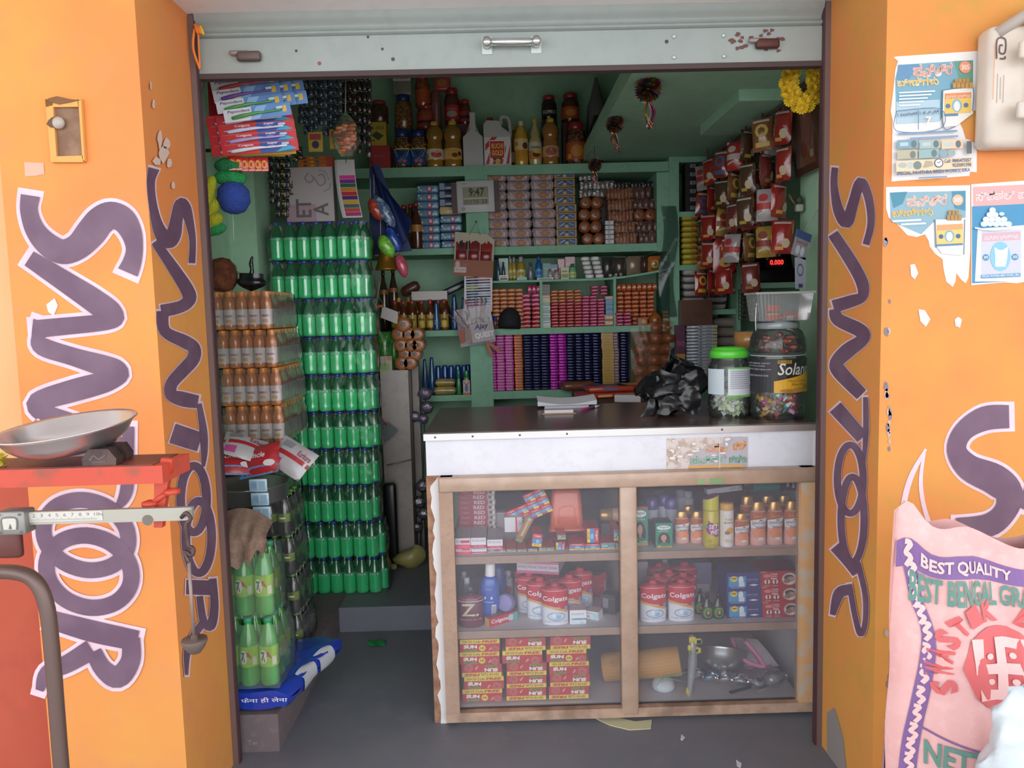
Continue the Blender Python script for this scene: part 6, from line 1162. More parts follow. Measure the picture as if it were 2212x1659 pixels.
for i in range(4):
    py = (180,201,224,243)[i]
    for k in range(2,-1,-1):
        px = (528,533,540,556)[i] + 26 * k; q = hang(px, py - 3 * k, YB2 - .028 + .012 * k - .006 * i)
        if i == 3 and k: continue
        place(pk[(0,1,2,2)[i]], q, 'toothbrush in a silver-blue blister, %s from the top, %s' % (ORD[i],('frontmost','peeping out behind','farthest behind')[k]),'toothbrush','silver-blue toothbrush packs',(.15, rad(-6),0))
for i in range(4):
    for k in range(1,-1,-1):
        q = hang((550,554,558,562)[i] - 22 * k, (256,276,297,318)[i] + 2 * k, YB2 - .004 + .012 * k)
        place(ck[i % 3], q, 'toothbrush in a red and blue blister, %s from the top, %s' % (ORD[i],'in front' if k == 0 else 'in the sheet behind'),'toothbrush','red and blue toothbrush packs',(.15, rad(-3),0))
for k in range(3):
    c4 = [hang(x, y, YB2 + .03 + .012 * k) for x, y in ((468 - 10 * k, 166),(620 - 8 * k, 166),(640 - 12 * k, 332 + 3 * k),(474 - 9 * k, 340 - 2 * k))]
    b = MB(); b.prism(c4,(0,.003,0), M('b8262e',.4)); u_, v_ = c4[2] - c4[3], c4[0] - c4[3]; b.decals(plane(c4[3] + V(0,-.0005,0), u_, v_),[('r',0,0,1,.12,'d0b040')]); tag(b.build('backing_card'),'red backing card with yellow foot behind the toothbrushes, %s' % ('front','middle','rear')[k],'card','red toothbrush backing cards')
b = MB()
for px in (500,600): b.tube([hang(px, 166, YB2 + .03), hang(px, 120, YB2 + .03)],.0015,'3a3434',4)
_p = hang(680,120, YB2 + .03); b.cyl((XWL, YB2 + .03, _p.z), _p, .006, M('5a4c48',.6,.4),8); tag(b.build('hanging_rail'),'thin rail behind the shutter holding the toothbrush cards','rail')
# red sachets under them
for i in range(6):
    o = None; q0 = hang(500 + 14 * i, 338 + 2 * (i > 1), YB2 + .02 + .003 * i); hh_ = W(30 + (8 if 1 < i < 5 else 0), YB2)
    if i == 0:
        b = MB(); b.pillow((0,0,-hh_), W(17, YB2),.005, hh_, .002, M('b42a2c',.3, coat=.6, bump=(40., .4)), n=1); b.decals(front(W(17, YB2), hh_, -.0026, z0=-hh_),[('e',.5,.5,.3,.3,'d8a038'),('e',.5,.5,.16,.16,'b83030'),('r',.1,.05,.9,.15,'d8b8a8')]); sx_ = b.build('sachet')
    place(sx_, q0,'red and gold sachet hanging below the toothbrushes, %s from the left' % ORD[i],'sachet','red and gold sachets',(0, jit(.06),0))
# scrubbers
def scrub(name, px0, py0, px1, py1, rad, c, lb, Y=2.74):
    a, e_ = hang(px0, py0, Y), hang(px1, py1, Y); b = MB(); n_ = 14; ln = (e_ - a)
    rr = [W(rad, Y) * min(1,(sin(math.pi * k / n_) + .02) ** .35) * (1 + .03 * sin(k * 5)) for k in range(n_ + 1)]
    b.tube([a + ln * k / n_ for k in range(n_ + 1)], rr, M(c, .7, bump=(220., 1.)),18); tag(b.build(name), lb, 'scrubber','net scrubbers hanging on the left')
scrub('net_scrubber',464,358,530,360,17,'1d7a44','dark green net scrubber, upper of two green rolls'); scrub('net_scrubber',462,384,532,386,16,'22964e','bright green net scrubber above the blue one')
scrub('net_scrubber',503,392,506,462,34,'2c4aa0','wide dark blue net scrubber'); scrub('net_scrubber',432,470,460,380,15,'b8bc24','yellow scrubber standing upright at the wall',2.71)
scrub('net_scrubber',432,470,474,432,15,'b4b824','yellow scrubber fanned out, middle one',2.72); scrub('net_scrubber',434,490,480,466,14,'b0b422','yellow scrubber fanned out, lowest one',2.73); scrub('net_scrubber',436,502,488,490,13,'2a9450','green scrubber lying under the yellow ones',2.74)
b = MB(); b.tube([hang(503,462,2.74), hang(505,520,2.74)],.001,'c8c8c8',4); b.tube([hang(470,350,2.745), hang(470,120,2.745)],.001,'c8c8c8',4); b.tube([hang(440,500,2.73), hang(440,120,2.73)],.001,'c8c8c8',4); tag(b.build('string'),'thin pale string the net scrubbers hang from','string')
# wall strips and wires
for px, c in ((505,'b0aca0'),(537,'bcb8ac'),(556,'b0ac9e')):
    a = ptx(px, 480, XWL + .008); b = MB(); b.box(XWL, XWL + .007, a.y - .018, a.y + .018,1.0,2.4, c); tag(b.build('wall_batten'),'vertical wooden batten on the left inner wall, %s' % ('nearest','middle','farthest')[(505,537,556).index(px)],'batten','battens on the left wall')
# ------------------------------------------------------------------ dark sachet strips behind
def strip(px, y0, y1, wpx, Y, c, acc, lb, gp, rib=26, tilt=0.):
    a, e_ = hang(px, y0, Y), hang(px + tilt, y1, Y); n_ = max(2, int((y1 - y0) / rib)); b = MB(); ww = W(wpx, Y); m = M(c, .22, coat=.8, bump=(60., .7))
    for k in range(n_):
        p = a.lerp(e_, (k + .5) / n_); hh = (a.z - e_.z) / n_; b.pillow((p.x, p.y + jit(.004), p.z - hh / 2), ww * .96,.010, hh * .95,.0045, m, n=1)
        if acc: b.decals(front(ww, hh, p.y - .0075, p.x - ww / 2, p.z - hh / 2),[('r',.2,.3,.8,.5, acc),('r',.3,.62,.6,.72, acc)])
    tag(b.build('sachet_strip'), lb, 'sachet strip', gp)
R2 = random.Random(21); gp = 'dark sachet strips hanging at the left'
def wallrail(px1, py, Y, lb):
    p = hang(px1, py, Y); b = MB(); b.cyl((XWL, Y + .006, p.z),(p.x, Y + .006, p.z),.007, M('4a4240',.6,.4),8); tag(b.build('hanging_rail'), lb, 'rail')
for i in range(9): strip(650 + 10.5 * i, 150,292 + R2.uniform(-30,10),11.5,3.25 + .007 * (i % 2),('343c4c','2c3444','3c4452')[i % 3],'5c6474' if i % 2 else None, 'blue-black sachet strip behind the toothbrushes, %s from the left' % ORD[i], gp, 18)
wallrail(740,150,3.25,'dark rail the blue-black sachet strips hang from')
for i in range(6): strip(744 + 10.5 * i, 150,330 + R2.uniform(-20,20),11.5,3.42 + .007 * (i % 2),('241c20','30201f','3a2422','1e1a20')[i % 4],'4c2c28' if i % 2 else None, 'brown-black glossy sachet strip, %s from the left' % ORD[i], gp, 22)
wallrail(808,150,3.42,'dark rail the brown-black sachet strips hang from')
for i, (px, y0, y1, t) in enumerate(((583,320,440,4),(597,320,470,4),(609,320,470,6),(622,320,470,-4),(634,320,350,4),(646,320,345,4))): strip(px, y0, y1,12.5,3.32 + .007 * (i % 2),'1e1a1c','7c6c2c' if i in (2,4,5) else '4a4648','black sachet strip with small gold marks, %s from the left' % ORD[i], gp, 20, t)
wallrail(652,320,3.32,'dark rail the gold-marked sachet strips hang from')
# bag of orange sweets
q = hang(748,292,3.2); b = MB(); b.grid(lambda u, v: (q.x + .055 * cos(u * 6.283) * sin(v * 2.7 + .1) ** .8, q.y + .04 * sin(u * 6.283) * sin(v * 2.7 + .1), q.z + .085 - .17 * v),16,10, film('c8b0a0',.12,.14,.12,(30., .8))); b.tube([q + V(0,0,.08), V(q.x, 3.25, pt(740,150,3.25).z)],.002,'b0a8a0',4); o = tag(b.build('sweet_bag'),'clear bag of orange-wrapped sweets hanging by the dark strips','bag')
b = MB(); sw_ = M('c8602c',.3, coat=.6, noise=('d8a078',30., .5,.7))
for k in range(26): b.pillow((q.x + R2.uniform(-.032,.032), q.y + R2.uniform(-.03,.02), q.z - .08 + R2.uniform(0,.11)),.03,.014,.016,.005, sw_, n=1)
o2 = b.build('orange_sweets', o); o2['kind'] = 'stuff'
for i, (px, py, c, lb) in enumerate(((682,306,'a88c30','small yellow pack pinned among the dark strips'),(728,300,'a08428','yellow printed pack beside the bag of orange sweets'))):
    q = hang(px, py, 3.22); o = carton('small_pack', W(30,3.2),.01, W(40,3.2), c, [('r',.1,.6,.9,.9,'8c3c3c'),('e',.5,.35,.25,.2,'2c2c4c')]); c_ = MB(); c_.tube([(0,.0, W(38,3.2)),(0,.03, pt(px, 150,3.25).z - q.z + .04)],.0012,'4a4644',4); c_.build('thread', o); place(o, (q.x, q.y, q.z - .04), lb, 'pack')
# ================================================================== left bay goods, column hangings, right bay, hung snacks
def lslot(pl, pr, y0, Y, z): return slot(pl, pr, y0, Y, z)
# ---- third shelf, left
YM3 = YSH + .05
SQ = [(.9,0),(1,.03),(1,.2),(.94,.24),(1,.3),(1,.56),(.8,.68),(.44,.80),(.4,.88)]
X, w, h = lslot(846,864,649, YM3, S3)
pb = bottle('syrup_bottle', sc_prof(SQ, w / 2, h), sc_prof([(.46,.86),(.5,.87),(.5,.985),(.42,1)], w / 2, h), RLID, M('5a2a16',.15, coat=.9, noise=('8c441c',12., .4,.7)),(h * .1, h * .52, M('b4983c',.4),[('r',.2,.55,.8,.7,'6c4420'),('e',.5,.3,.3,.2,'c8b048')], w / 2), seg=14)
for i, px in enumerate((855,873,892,912,931,948,961)): place(pb, (xat(px, YM3 + .02 * (i % 2), S3), YM3 + .03 * (i % 2), S3),'amber syrup bottle with red cap and yellow label, %s from the left' % ORD[i],'bottle','amber red-capped syrup bottles')
pc = bottle('syrup_bottle', sc_prof(SQ, w / 2, h * 1.1), sc_prof([(.46,.86),(.5,.87),(.5,.985),(.42,1)], w / 2, h * 1.1), YCAP, M('6a3818',.15, coat=.9), None, seg=12)
for i, px in enumerate((864,885,904,938,966)): place(pc, (xat(px, YM3 + .1, S3), YM3 + .1, S3),'amber bottle with yellow cap behind the red-capped ones, %s from the left' % ORD[i],'bottle','amber yellow-capped bottles')
BLB = M('1e4a80',.22, coat=.7); CONE = [(.95,0),(1,.04),(1,.3),(.9,.45),(.66,.72),(.5,.9),(.46,.97),(.3,1)]
for pl, pr, y0, Y, lb in ((936,952,652, YM3 - .02,'tall tapering blue bottle in front of the red-capped bottles'),(974,992,636, YM3 + .02,'tall tapering blue bottle, second from the left'),(997,1008,642, YM3 + .05,'tall tapering blue bottle against the green column')):
    X, w, h = lslot(pl, pr, y0, Y, S3); b = MB(); b.lathe(sc_prof(CONE, w / 2, h), BLB, seg=16); b.decals(wrapf(w * .5,0, h, 2.2),[('e',.5,.25,.2,.04,'6a8cb8'),('t','Bru',.35,.3,.65,.36,'a8b8d0')], e0=.003); place(b.build('blue_bottle'),(X, Y, S3), lb, 'bottle','tall tapering blue bottles')
for pl, pr, y0, Y, lb in ((822,842,584, YM3 + .1,'tall dark bottle with orange neck label, left of two'),(843,864,578, YM3 + .12,'tall dark bottle with orange neck label, right of two')):
    X, w, h = lslot(pl, pr, y0, Y, S3); place(bottle('drink_bottle', sc_prof([(.9,0),(1,.03),(1,.56),(.86,.68),(.4,.84),(.34,.93)], w / 2, h), sc_prof([(.4,.92),(.42,.925),(.4,1)], w / 2, h), M('3a2418',.3), M('3c2a18',.15, coat=.9),(h * .6, h * .68, M('9c5c34',.4), None, w * .46), seg=14),(X, Y, S3), lb, 'bottle','tall dark bottles with orange labels')
zcap = pt(928,650, YM3).z + .004; X, w, h = lslot(889,966,629, YM3, zcap); place(carton('long_box', w, .06, h, 'a89c98',[('r',0,.0,1,.06,'8c8078')], top='3a3434'),(X, YM3 + .04, zcap),'long pale box lying on top of the syrup bottle caps','box')
b = MB(); p0, p1 = pt(868,634, YM3 + .1), pt(905,614, YM3 + .1); b.tube([p0, p0.lerp(p1,.15), p0.lerp(p1,.5), p0.lerp(p1,.85), p1],[.02,.032,.034,.032,.018], M('5c342a',.35, coat=.5, bump=(40., .5)),14); tag(b.build('snack_roll'),'dark red wrapped roll lying slantwise on the syrup bottles','snack roll')
b = MB(); b.pillow((0,0,0),.2,.03,.04,.008, M('1c2430',.3, coat=.4)); b.decals(front(.2,.04,-.015),[('r',.1,.3,.3,.7,'5c6878')]); q = pt(985,625, YM3 + .1); tag(b.build('dark_packet', None, (q.x - .02, YM3 + .12, q.z - .02),(0, rad(-24),0)),'dark blue flat packet leaning on the blue bottles','packet')
# ---- fourth shelf, left
YC4 = YSH + .05
X, w, h = lslot(947,961,790, YC4 + .1, S4L)
cn = MB(); cn.lathe([(w * .44,0),(w * .5,.006),(w * .5, h * .9),(w * .4, h * .96),(w * .4, h),(w * .36, h),(w * .34, h * .985)], M('1e4888',.22,.2, coat=.6), seg=14); cn = cn.build('drink_can')
for i, px in enumerate((948,962,976,990,1004,1012)): place(cn, (xat(px, YC4 + .1, S4L), YC4 + .1 + .03 * (i % 2), S4L),'slim blue can on the lowest left shelf, %s from the left' % ORD[i],'can','slim blue cans')
for i, (pl, pr, y0) in enumerate(((912,926,776),(926,942,772))):
    X, w, h = lslot(pl, pr, y0, YC4 + .02, S4L); b = MB(); b.lathe(sc_prof(CONE, w / 2, h), BLB, seg=14); place(b.build('blue_bottle'),(X, YC4 + .04, S4L),'tall blue bottle on the lowest left shelf, %s one' % ('left','right')[i],'bottle','tall blue bottles on the lowest shelf')
YEL = M('b09448',.25, coat=.7, noise=('8c7c48',14., .4,.6)); z = S4L
for i, (pl, pr, y0, y1) in enumerate(((937,986,834,853),(940,984,818,834))):
    X, w, h = lslot(pl, pr, y0, YC4 - .02, z); b = MB(); b.pillow((0,0,0), w, .09, h, h * .48, YEL, n=4); b.decals(front(w, h, -.045),[('s',[(.05,.5),(.4,.58),(.95,.5)],.08,'c8c0a8')], e0=.001); place(b.build('food_pouch'),(X, YC4, z),'yellow clear-fronted pouch, %s of two lying stacked' % ('lower','upper')[i],'pouch','yellow pouches'); z += h
for pl, pr, y0, lb, lab in ((986,997,800,'small bottle with green cap and pale foot', None),(1001,1016,800,'small bottle with green cap behind its own printed card',1)):
    X, w, h = lslot(pl, pr, y0, YC4 - .03, S4L); o = bottle('green_bottle', sc_prof([(.9,0),(1,.04),(1,.5),(.7,.65),(.6,.72)], w / 2, h), sc_prof([(.66,.7),(.7,.71),(.7,.97),(.6,1)], w / 2, h), M('2c7a44',.3, coat=.5), M('8c9c84' if lab else '2c7c44',.3, coat=.6), None, seg=12)
    if lab: c = MB(); c.box(-w * .5, w * .5,-w * .56,-w * .54,0, h * .6,'b89c8c'); c.decals(front(w, h * .6,-w * .56),[('e',.5,.45,.25,.25,'4c5c9c'),('r',0,0,1,.12,'b04c3c'),('s',[(.1,.9),(.5,.7),(.9,.9)],.06,'4c3c34')]); c.build('label_card', o)
    place(o, (X, YC4 - .02, S4L), lb, 'bottle','small green-capped bottles')
# ---- white cabinet with clutter
WC = wallmat('scuffed_white_cabinet','b0a8a2','a89f99','988c86',('7a6a62',9,.74),3,.5)
kx0, kx1 = xat(824,4.22,1.0), xat(884,4.22,1.0); zk = pt(850,800,4.22).z
b = MB(); b.box(kx0, kx1,4.22,4.47, ZP, zk, WC); ck_ = b.build('metal_cabinet'); c = MB(); c.box(kx1 + .004, xat(906,4.36,1.0),4.36,4.44, ZP, zk + .03, M('9a918e',.5, noise=('8a807c',6., .4,.6))); c.build('door', ck_); tag(ck_, 'scuffed white metal cabinet between the bottles and the shelves','cabinet')
TUB = M('a86a3c',.35, coat=.4, noise=('94582c',20., .4,.6))
def ring(R, L):
    b = MB(); b.lathe([(R * .35,0),(R * .9,0),(R, R * .12),(R, L),(R * .35, L),(R * .35,0)], TUB, seg=18, cap=False); b.lathe([(.0,.015),(R * .36,.015)], DBR, seg=10, cap=False)
    for k in range(5): b.tube([(R * 1.01 * cos(k * 1.26), R * 1.01 * sin(k * 1.26),.0),(R * 1.01 * cos(k * 1.26 + .5), R * 1.01 * sin(k * 1.26 + .5), L)],.0012, M('d8c0a8',.3, coat=.5),4)
    return b.build('snack_ring_roll')
YR = 4.27; RRr = W(14.5, YR); rr_ = ring(RRr, .13); k = 0
for row, (y, xs) in enumerate(((788,(870,888)),(765,(876,897)),(745,(868,890,905)),(722,(862,884,902)),(701,(873,)))):
    for px in xs:
        q = pt(px, y, YR); place(rr_, (q.x, YR - .05 + .012 * (row % 2), max(zk + RRr * 1.0, q.z)),'wrapped brown ring roll on the cabinet, %s row up, %s from the left' % (ORD[row], ORD[xs.index(px)]),'snack rolls','brown ring rolls on the cabinet',(-math.pi / 2,0,0),1 if row != 4 else 1.1)
GP = M('2c7a30',.25, coat=.7, noise=('5c9c4c',30., .45,.65), bump=(30., .6))
for i, (pl, pr, y0, yb) in enumerate(((816,845,718,772),(838,864,722,775))):
    z = zk + .001; X, w, h = slot(pl, pr, y0,4.3, z); h2 = .10
    place(pouch('green_pouch', w, h, .06, GP),(X, 4.31 + .02 * i, z),'crinkly green packet on the cabinet, %s one' % ('left','right')[i],'packet','green packets on the cabinet')
X, w, h = slot(816,850,775,4.23, zk); place(carton('paper_carton', w, .05, h + .015,'8c7c68',[('r',.2,.0,.8,.5,'7aa050'),('r',.7,.7,1,1,'a87848')]),(X - .01,4.245, zk),'torn brown and green carton at the cabinet edge','carton', None, (0,0,.2))
b = MB(); b.prism([pt(x, y, 4.18) for x, y in ((826,661),(860,674),(858,700),(822,686))],(0,.003,0), M('b8b0ae',.6)); b.tube([pt(830,662,4.18), pt(818,640,4.15), pt(816,585,4.15)],.0015, M('b8a888',.7),4); tag(b.build('white_card'),'blank pale card hanging by a string over the cabinet','card')
b = MB(); b.cyl(pt(806,662,4.1), pt(828,661,4.1),.008, M('a8582c',.5),8); b.tube(crom([pt(822,600,4.12), pt(812,680,4.1), pt(828,740,4.1), pt(832,790,4.15)]),.002, M('b8a888',.7),5); tag(b.build('string'),'loose pale string trailing down past the hanging card','string')
SIL = M('8c8690',.25,.7, bump=(40., 1.)); R2 = random.Random(31)
for i, (px, py, sz) in enumerate(((918,850,26),(922,880,24),(914,905,20),(896,900,20),(912,1050,26),(905,1085,24),(915,1110,26),(900,1140,22))):
    q = pt(px, py, 4.33 if i < 4 else 4.30); r_ = W(sz, 4.3) / 2
    b = MB(); b.grid(lambda u, v: (q.x + r_ * 1.1 * cos(u * 6.283) * sin(v * 3.1416) * (1 + .25 * sin(u * 17 + v * 9)), q.y + r_ * .6 * sin(u * 6.283) * sin(v * 3.1416), q.z + r_ * cos(v * 3.1416) * (1 + .2 * sin(u * 23))),14,8, M('7a7084',.3,.5, bump=(40., 1.)) if i < 4 else SIL)
    tag(b.build('foil_bag'),'crumpled %s foil packet hanging by the cabinet, %s down' % (('lilac','silver')[i > 3], ORD[i]),'foil packet','crumpled foil packets by the cabinet')
b = MB(); b.tube([pt(921,790,4.34), pt(916,960,4.34), pt(908,1180,4.32)],.004, M('3a3638',.6),6); tag(b.build('cord'),'dark cord the crumpled foil packets are tied to','cord')
b = MB(); b.prism([pt(x, y, 4.16) for x, y in ((826,912),(838,912),(860,930),(838,952),(824,946))],(0,.004,0), M('6a7072',.6)); b.tube([pt(822,900,4.15), pt(835,918,4.15)],.003,'b83034',5); b.cyl(pt(835,1005,4.17), pt(888,993,4.2),.003, M('9a9694',.4,.6),6); tag(b.build('dust_pan'),'grey sheet with red tie leaning against the cabinet','sheet')
b = MB(); b.pillow((0,0,0),.05,.03,.18,.01, M('141418',.4, coat=.3)); X = xat(845,4.12,.3); 
tag(b.build('dark_bag', None, (X, 4.14, ZP + .001),(0,0,0)),'black bag standing at the cabinet foot','bag').scale = (1.4,1.4,2.6)
# yellow bag, green wrapper on the floor
YBG = M('a8a060',.45, coat=.3, bump=(16., .7)); q = ptz(875,1225, ZP); b = MB(); R2 = random.Random(8)
b.grid(lambda u, v: (q.x + .085 * cos(u * 6.283) * sin(v * 3.1416) * (1 + .15 * sin(u * 13)) + .05 * (1 - v), q.y + .05 * sin(u * 6.283) * sin(v * 3.1416), ZP + .055 + .055 * cos(v * 3.1416) * (1 + .3 * cos(u * 6.283))),18,10, YBG)
b.pillow((q.x - .06, q.y - .03, ZP),.04,.03,.03,.01, M('b8ac78',.6)); tag(b.build('yellow_bag'),'crumpled yellow plastic bag on the inner floor','bag')
q = ptz(812,1393,0.0); b = MB(); b.grid(lambda u, v: (q.x - .035 + .08 * u, q.y - .02 + .05 * v, .004 + .02 * abs(sin(u * 5 + v * 3)) * sin(v * 3.1)),10,6, M('1e7a3c',.25, coat=.7)); tag(b.build('green_wrapper'),'small crumpled green wrapper on the dark floor','wrapper')
# ---- things hanging on and before the column
YN = YSH - .03
q0, q1 = pt(988,393, YN), pt(1067,456, YN); w, h = W(79, YN), W(66, YN); cx = pt(1028,425, YN)
ck = empty('wall_clock',(cx.x, YN, cx.z - h / 2),(0, rad(-1),0)); tag(ck, 'white digital wall clock with dark wooden sides on the green column','clock')
b = MB(); b.pillow((0,0,0), w, .022, h, .003, M('c4c2c4',.4), n=1); b.decals(front(w, h, -.011),[('r',.16,.24,.84,.80,'6a6a5c'),('r',.17,.47,.83,.79,'8a8868'),('r',.17,.25,.83,.41,'8a8868'),('r',.17,.42,.83,.46,'b8b6b0'),('t','9:47',.32,.50,.74,.77,'22221c',.02),('t','31/12 TUE',.2,.28,.58,.39,'2c2c24',.01),('t','23',.66,.28,.8,.39,'2c2c24',.01),('t','Ajanta',.16,.88,.27,.93,'6a686c'),('e',.16,.12,.045,.055,'84848a'),('e',.16,.12,.03,.035,'9a9aa0')]); b.build('clock_face', ck)
for s in (-1,1): b = MB(); b.box(s * w * .5 - (w * .14 if s < 0 else 0), s * w * .5 + (w * .14 if s > 0 else 0),-.006,.012, h * .02, h * .97, M('4a3030',.5)); b.build('side_panel', ck)
# sewing card
cxp = pt(1024,550, YN - .02); w, h = W(84, YN), W(92, YN); sw = empty('hair_pin_card',(cxp.x, YN - .02, cxp.z),(0, rad(4),0)); tag(sw, 'cream card of red and black combs with brown flap hung on the column','card')
b = MB(); b.prism([(-w / 2,0,-h / 2),(w / 2,0,-h / 2),(w / 2,0, h * .36),(w * .3,0, h * .48),(-w / 2,0, h * .5)],(0,.006,0), M('b0a490',.6)); b.build('backing', sw)
b = MB(); R2 = random.Random(6)
for g in range(3):
    x0 = -w * .46 + w * .31 * g
    for k in range(7):
        xx = x0 + w * .042 * k; c = ('8c2024','241c20','7a1c22','2c2226')[R2.randrange(4)] if g < 2 else ('8c2024','a8282c')[k % 2]; b.pillow((xx + w * .02,-.006,-h * .18), w * .036,.006, h * (.46 + R2.uniform(-.04,.04)),.002, M(c, .3, coat=.4), n=1)
    b.pillow((x0 + w * .14,-.008,-h * .14), w * .26,.008, h * .22,.003, M('7c1c20',.3, coat=.5), n=1)
b.build('combs', sw)
b = MB(); b.box(-w / 2, w / 2,-.016,-.012,-h / 2,-h * .13, M('8c5034',.6)); b.decals(front(w, h * .37,-.016, z0=-h / 2),[('r',.02,.2,.32,.55,'b8a8a0'),('e',.1,.7,.06,.2,'b0a09c'),('r',.24,.62,.34,.78,'9c3c5c'),('t','Sun pins',.05,.28,.28,.45,'a05048')]); b.build('flap', sw)
b = MB(); a_ = pt(1024,481, YSH - .02); b.tube([(-w * .14,0, h * .44),(a_.x - cxp.x, .0, a_.z - cxp.z),(w * .14,0, h * .44)],.0015, M('6a5c40',.7),5); b.lathe([(.004,0),(.004,.012)], M('7c4c34',.6), c=(a_.x - cxp.x, .0, a_.z - cxp.z - .004), seg=6); b.build('string', sw)
# pen card
w, h = W(60, YN), W(76, YN); cxp = pt(1033,634, YN - .015); pcd = MB(); pcd.box(-w / 2, w / 2,0,.003,-h / 2, h / 2, M('9a96a0',.35, coat=.5)); o = tag(pcd.build('pen_card', None, (cxp.x, YN - .012, cxp.z),(0, rad(2),0)),'grey card holding a row of pens below the comb card','card')
pn = [(c1, c2) for c1, c2 in (('b0603c','c8c4cc'),('2c3a6c','c03844'),('2c3a6c','34446c'),('9aa044','c0c0c8'),('98a048','34446c'),('34507c','2c3a5c'),('2c6468','c0c0c8'),('3c5c7c','2c3a5c'),('34507c','b8b8c4'),('a84c84','c0a8b8'),('b05c90','c8b8c4'),('a8a4ac','b8b4bc'))]
for i, (c1_, c2_) in enumerate(pn):
    b = MB(); zz = h * .44 - h * .077 * i; b.cyl((-w * .42,0,0),(0,0,.002), W(1.7, YN), M(c1_, .3, coat=.4),8); b.cyl((0,0,.002),(w * .44,0,.003), W(1.4, YN), M(c2_, .3, coat=.4),8)
    tag(b.build('pen', None, (cxp.x, YN - .0145, cxp.z + zz)),'pen on the grey card, %s from the top' % ORD[i],'pen','pens on the grey card')
# pouch of toothbrushes
w, h = W(76, YN), W(80, YN); cxp = pt(1027,704, YN - .04); tbp = empty('toothbrush_pouch',(cxp.x, YN - .04, cxp.z),(0, rad(-8),0)); tag(tbp, 'clear hanging pouch full of toothbrushes with bold printed lettering','pouch')
b = MB(); b.grid(lambda u, v: ((u - .5) * w, -.018 * sin(u * 3.14) * sin(min(1, v * 1.3) * 2.6),(v - .5) * h),10,8, film('a89098',.34,.14,.12,(30., .6))); b.grid(lambda u, v: ((u - .5) * w, .012 * sin(u * 3.14),(v - .5) * h),4,4, film('a89098',.3,.14,.12))
b.decals(lambda x, y, e=0.: Vector(((x - .5) * w, -.018 * sin(min(max(x, 0),1) * 3.14) - .004 - e, (y - .5) * h)),[('r',.35,.06,1,.56,'a89ca0'),('p',[(.35,.06),(1,.06),(1,.14),(.35,.12)],'c8a0a4'),('t','Ajay',.46,.36,.86,.54,'24285c',.03,.2),('t','QUEST',.44,.14,.98,.31,'d8d4d4',.04),('r',0,.1,.14,.46,'b06458'),('p',[(.15,.2),(.35,.1),(.36,.44),(.2,.5)],'9c8078')], nx=6); b.build('pouch_film', tbp)
for i, (x, a, c, L_) in enumerate(((-.36,-38,'7a4c58',.5),(-.24,-26,'4a2c30',.55),(-.1,-6,'b86c5c',.5),(.0,8,'a08890',.5),(.14,14,'c07058',.62),(.24,18,'2c7c8c',.62),(.4,6,'a8949c',.6))):
    b = MB(); L2 = h * 1.0; d = V(sin(rad(a)),0, cos(rad(a))); p = V(x * w * .5,0,-h * .2); m_ = M(c, .3, coat=.4); b.tube([p, p + d * L2 * .5, p + d * L2 * .8],.0035, m_, 6); b.pillow((p.x + d.x * L2 * .88,-.003, p.z + d.z * L2 * .80),.010,.008,.03,.003, m_, n=1); b.build('toothbrush', tbp)
b = MB(); b.prism([(w * .2,0,-h * .46),(w * .28,0,-h * .46),(w * .6,0,-h * .72),(w * .5,0,-h * .8)],(0,.002,0), M('9c4a38',.5)); b.prism([(w * .2,-.003,-h * .46),(w * .27,-.003,-h * .46),(w * .36,-.003,-h * .86),(w * .26,-.003,-h * .88)],(0,.002,0), M('a8503c',.5)); b.build('paper_tail', tbp)
b = MB(); b.tube([(0,.01, h * .5),(-w * .06,.012, h * .85)],.0015,'b0a0a0',4); b.build('string', tbp)
# black cap, little bottles beside it
X, w, h = slot(1076,1125,664, YSH - .02, S3); b = MB(); b.lathe([(w * .5,0),(w * .5, h * .3),(w * .46, h * .6),(w * .33, h * .85),(w * .12, h * .99),(.001, h)], M('14121c',.8), seg=20, sy=.7); b.grid(lambda u, v: ((u - .5) * w * .9,-w * .34 - .04 * v * sin(u * 3.14),.012 - .006 * v),8,3, M('14121c',.8)); tag(b.build('cloth_hat', None, (X, YSH + .012, S3),(0, rad(4),0)),'black cloth cap set down in front of the orange soaps','cap')
for i, px in enumerate((1062,1070)): X, w, h = slot(px - 4.5, px + 4.5,684, YSH - .01, S3); place(bottle('small_bottle',[(w * .5,0),(w * .5, h * .65),(w * .36, h * .7)],[(w * .42, h * .68),(w * .42, h)], M('1c3c90',.3, coat=.4), M('6c4c48',.3, coat=.5), None, seg=10),(X, YSH + .005, S3),'tiny bottle with royal blue cap beside the black cap, %s' % ('left','right')[i],'bottle','tiny blue-capped bottles')
b = MB(); b.lathe([(.007,0),(.008,.002),(.008,.034),(.006,.036)], M('a8683c',.4), seg=12); tag(b.build('orange_tube', None, (xat(1078, YSH - .03, S3), YSH + .004, S3 + .008),(0, math.pi / 2,0)),'short orange tube lying by the tiny bottles','tube')
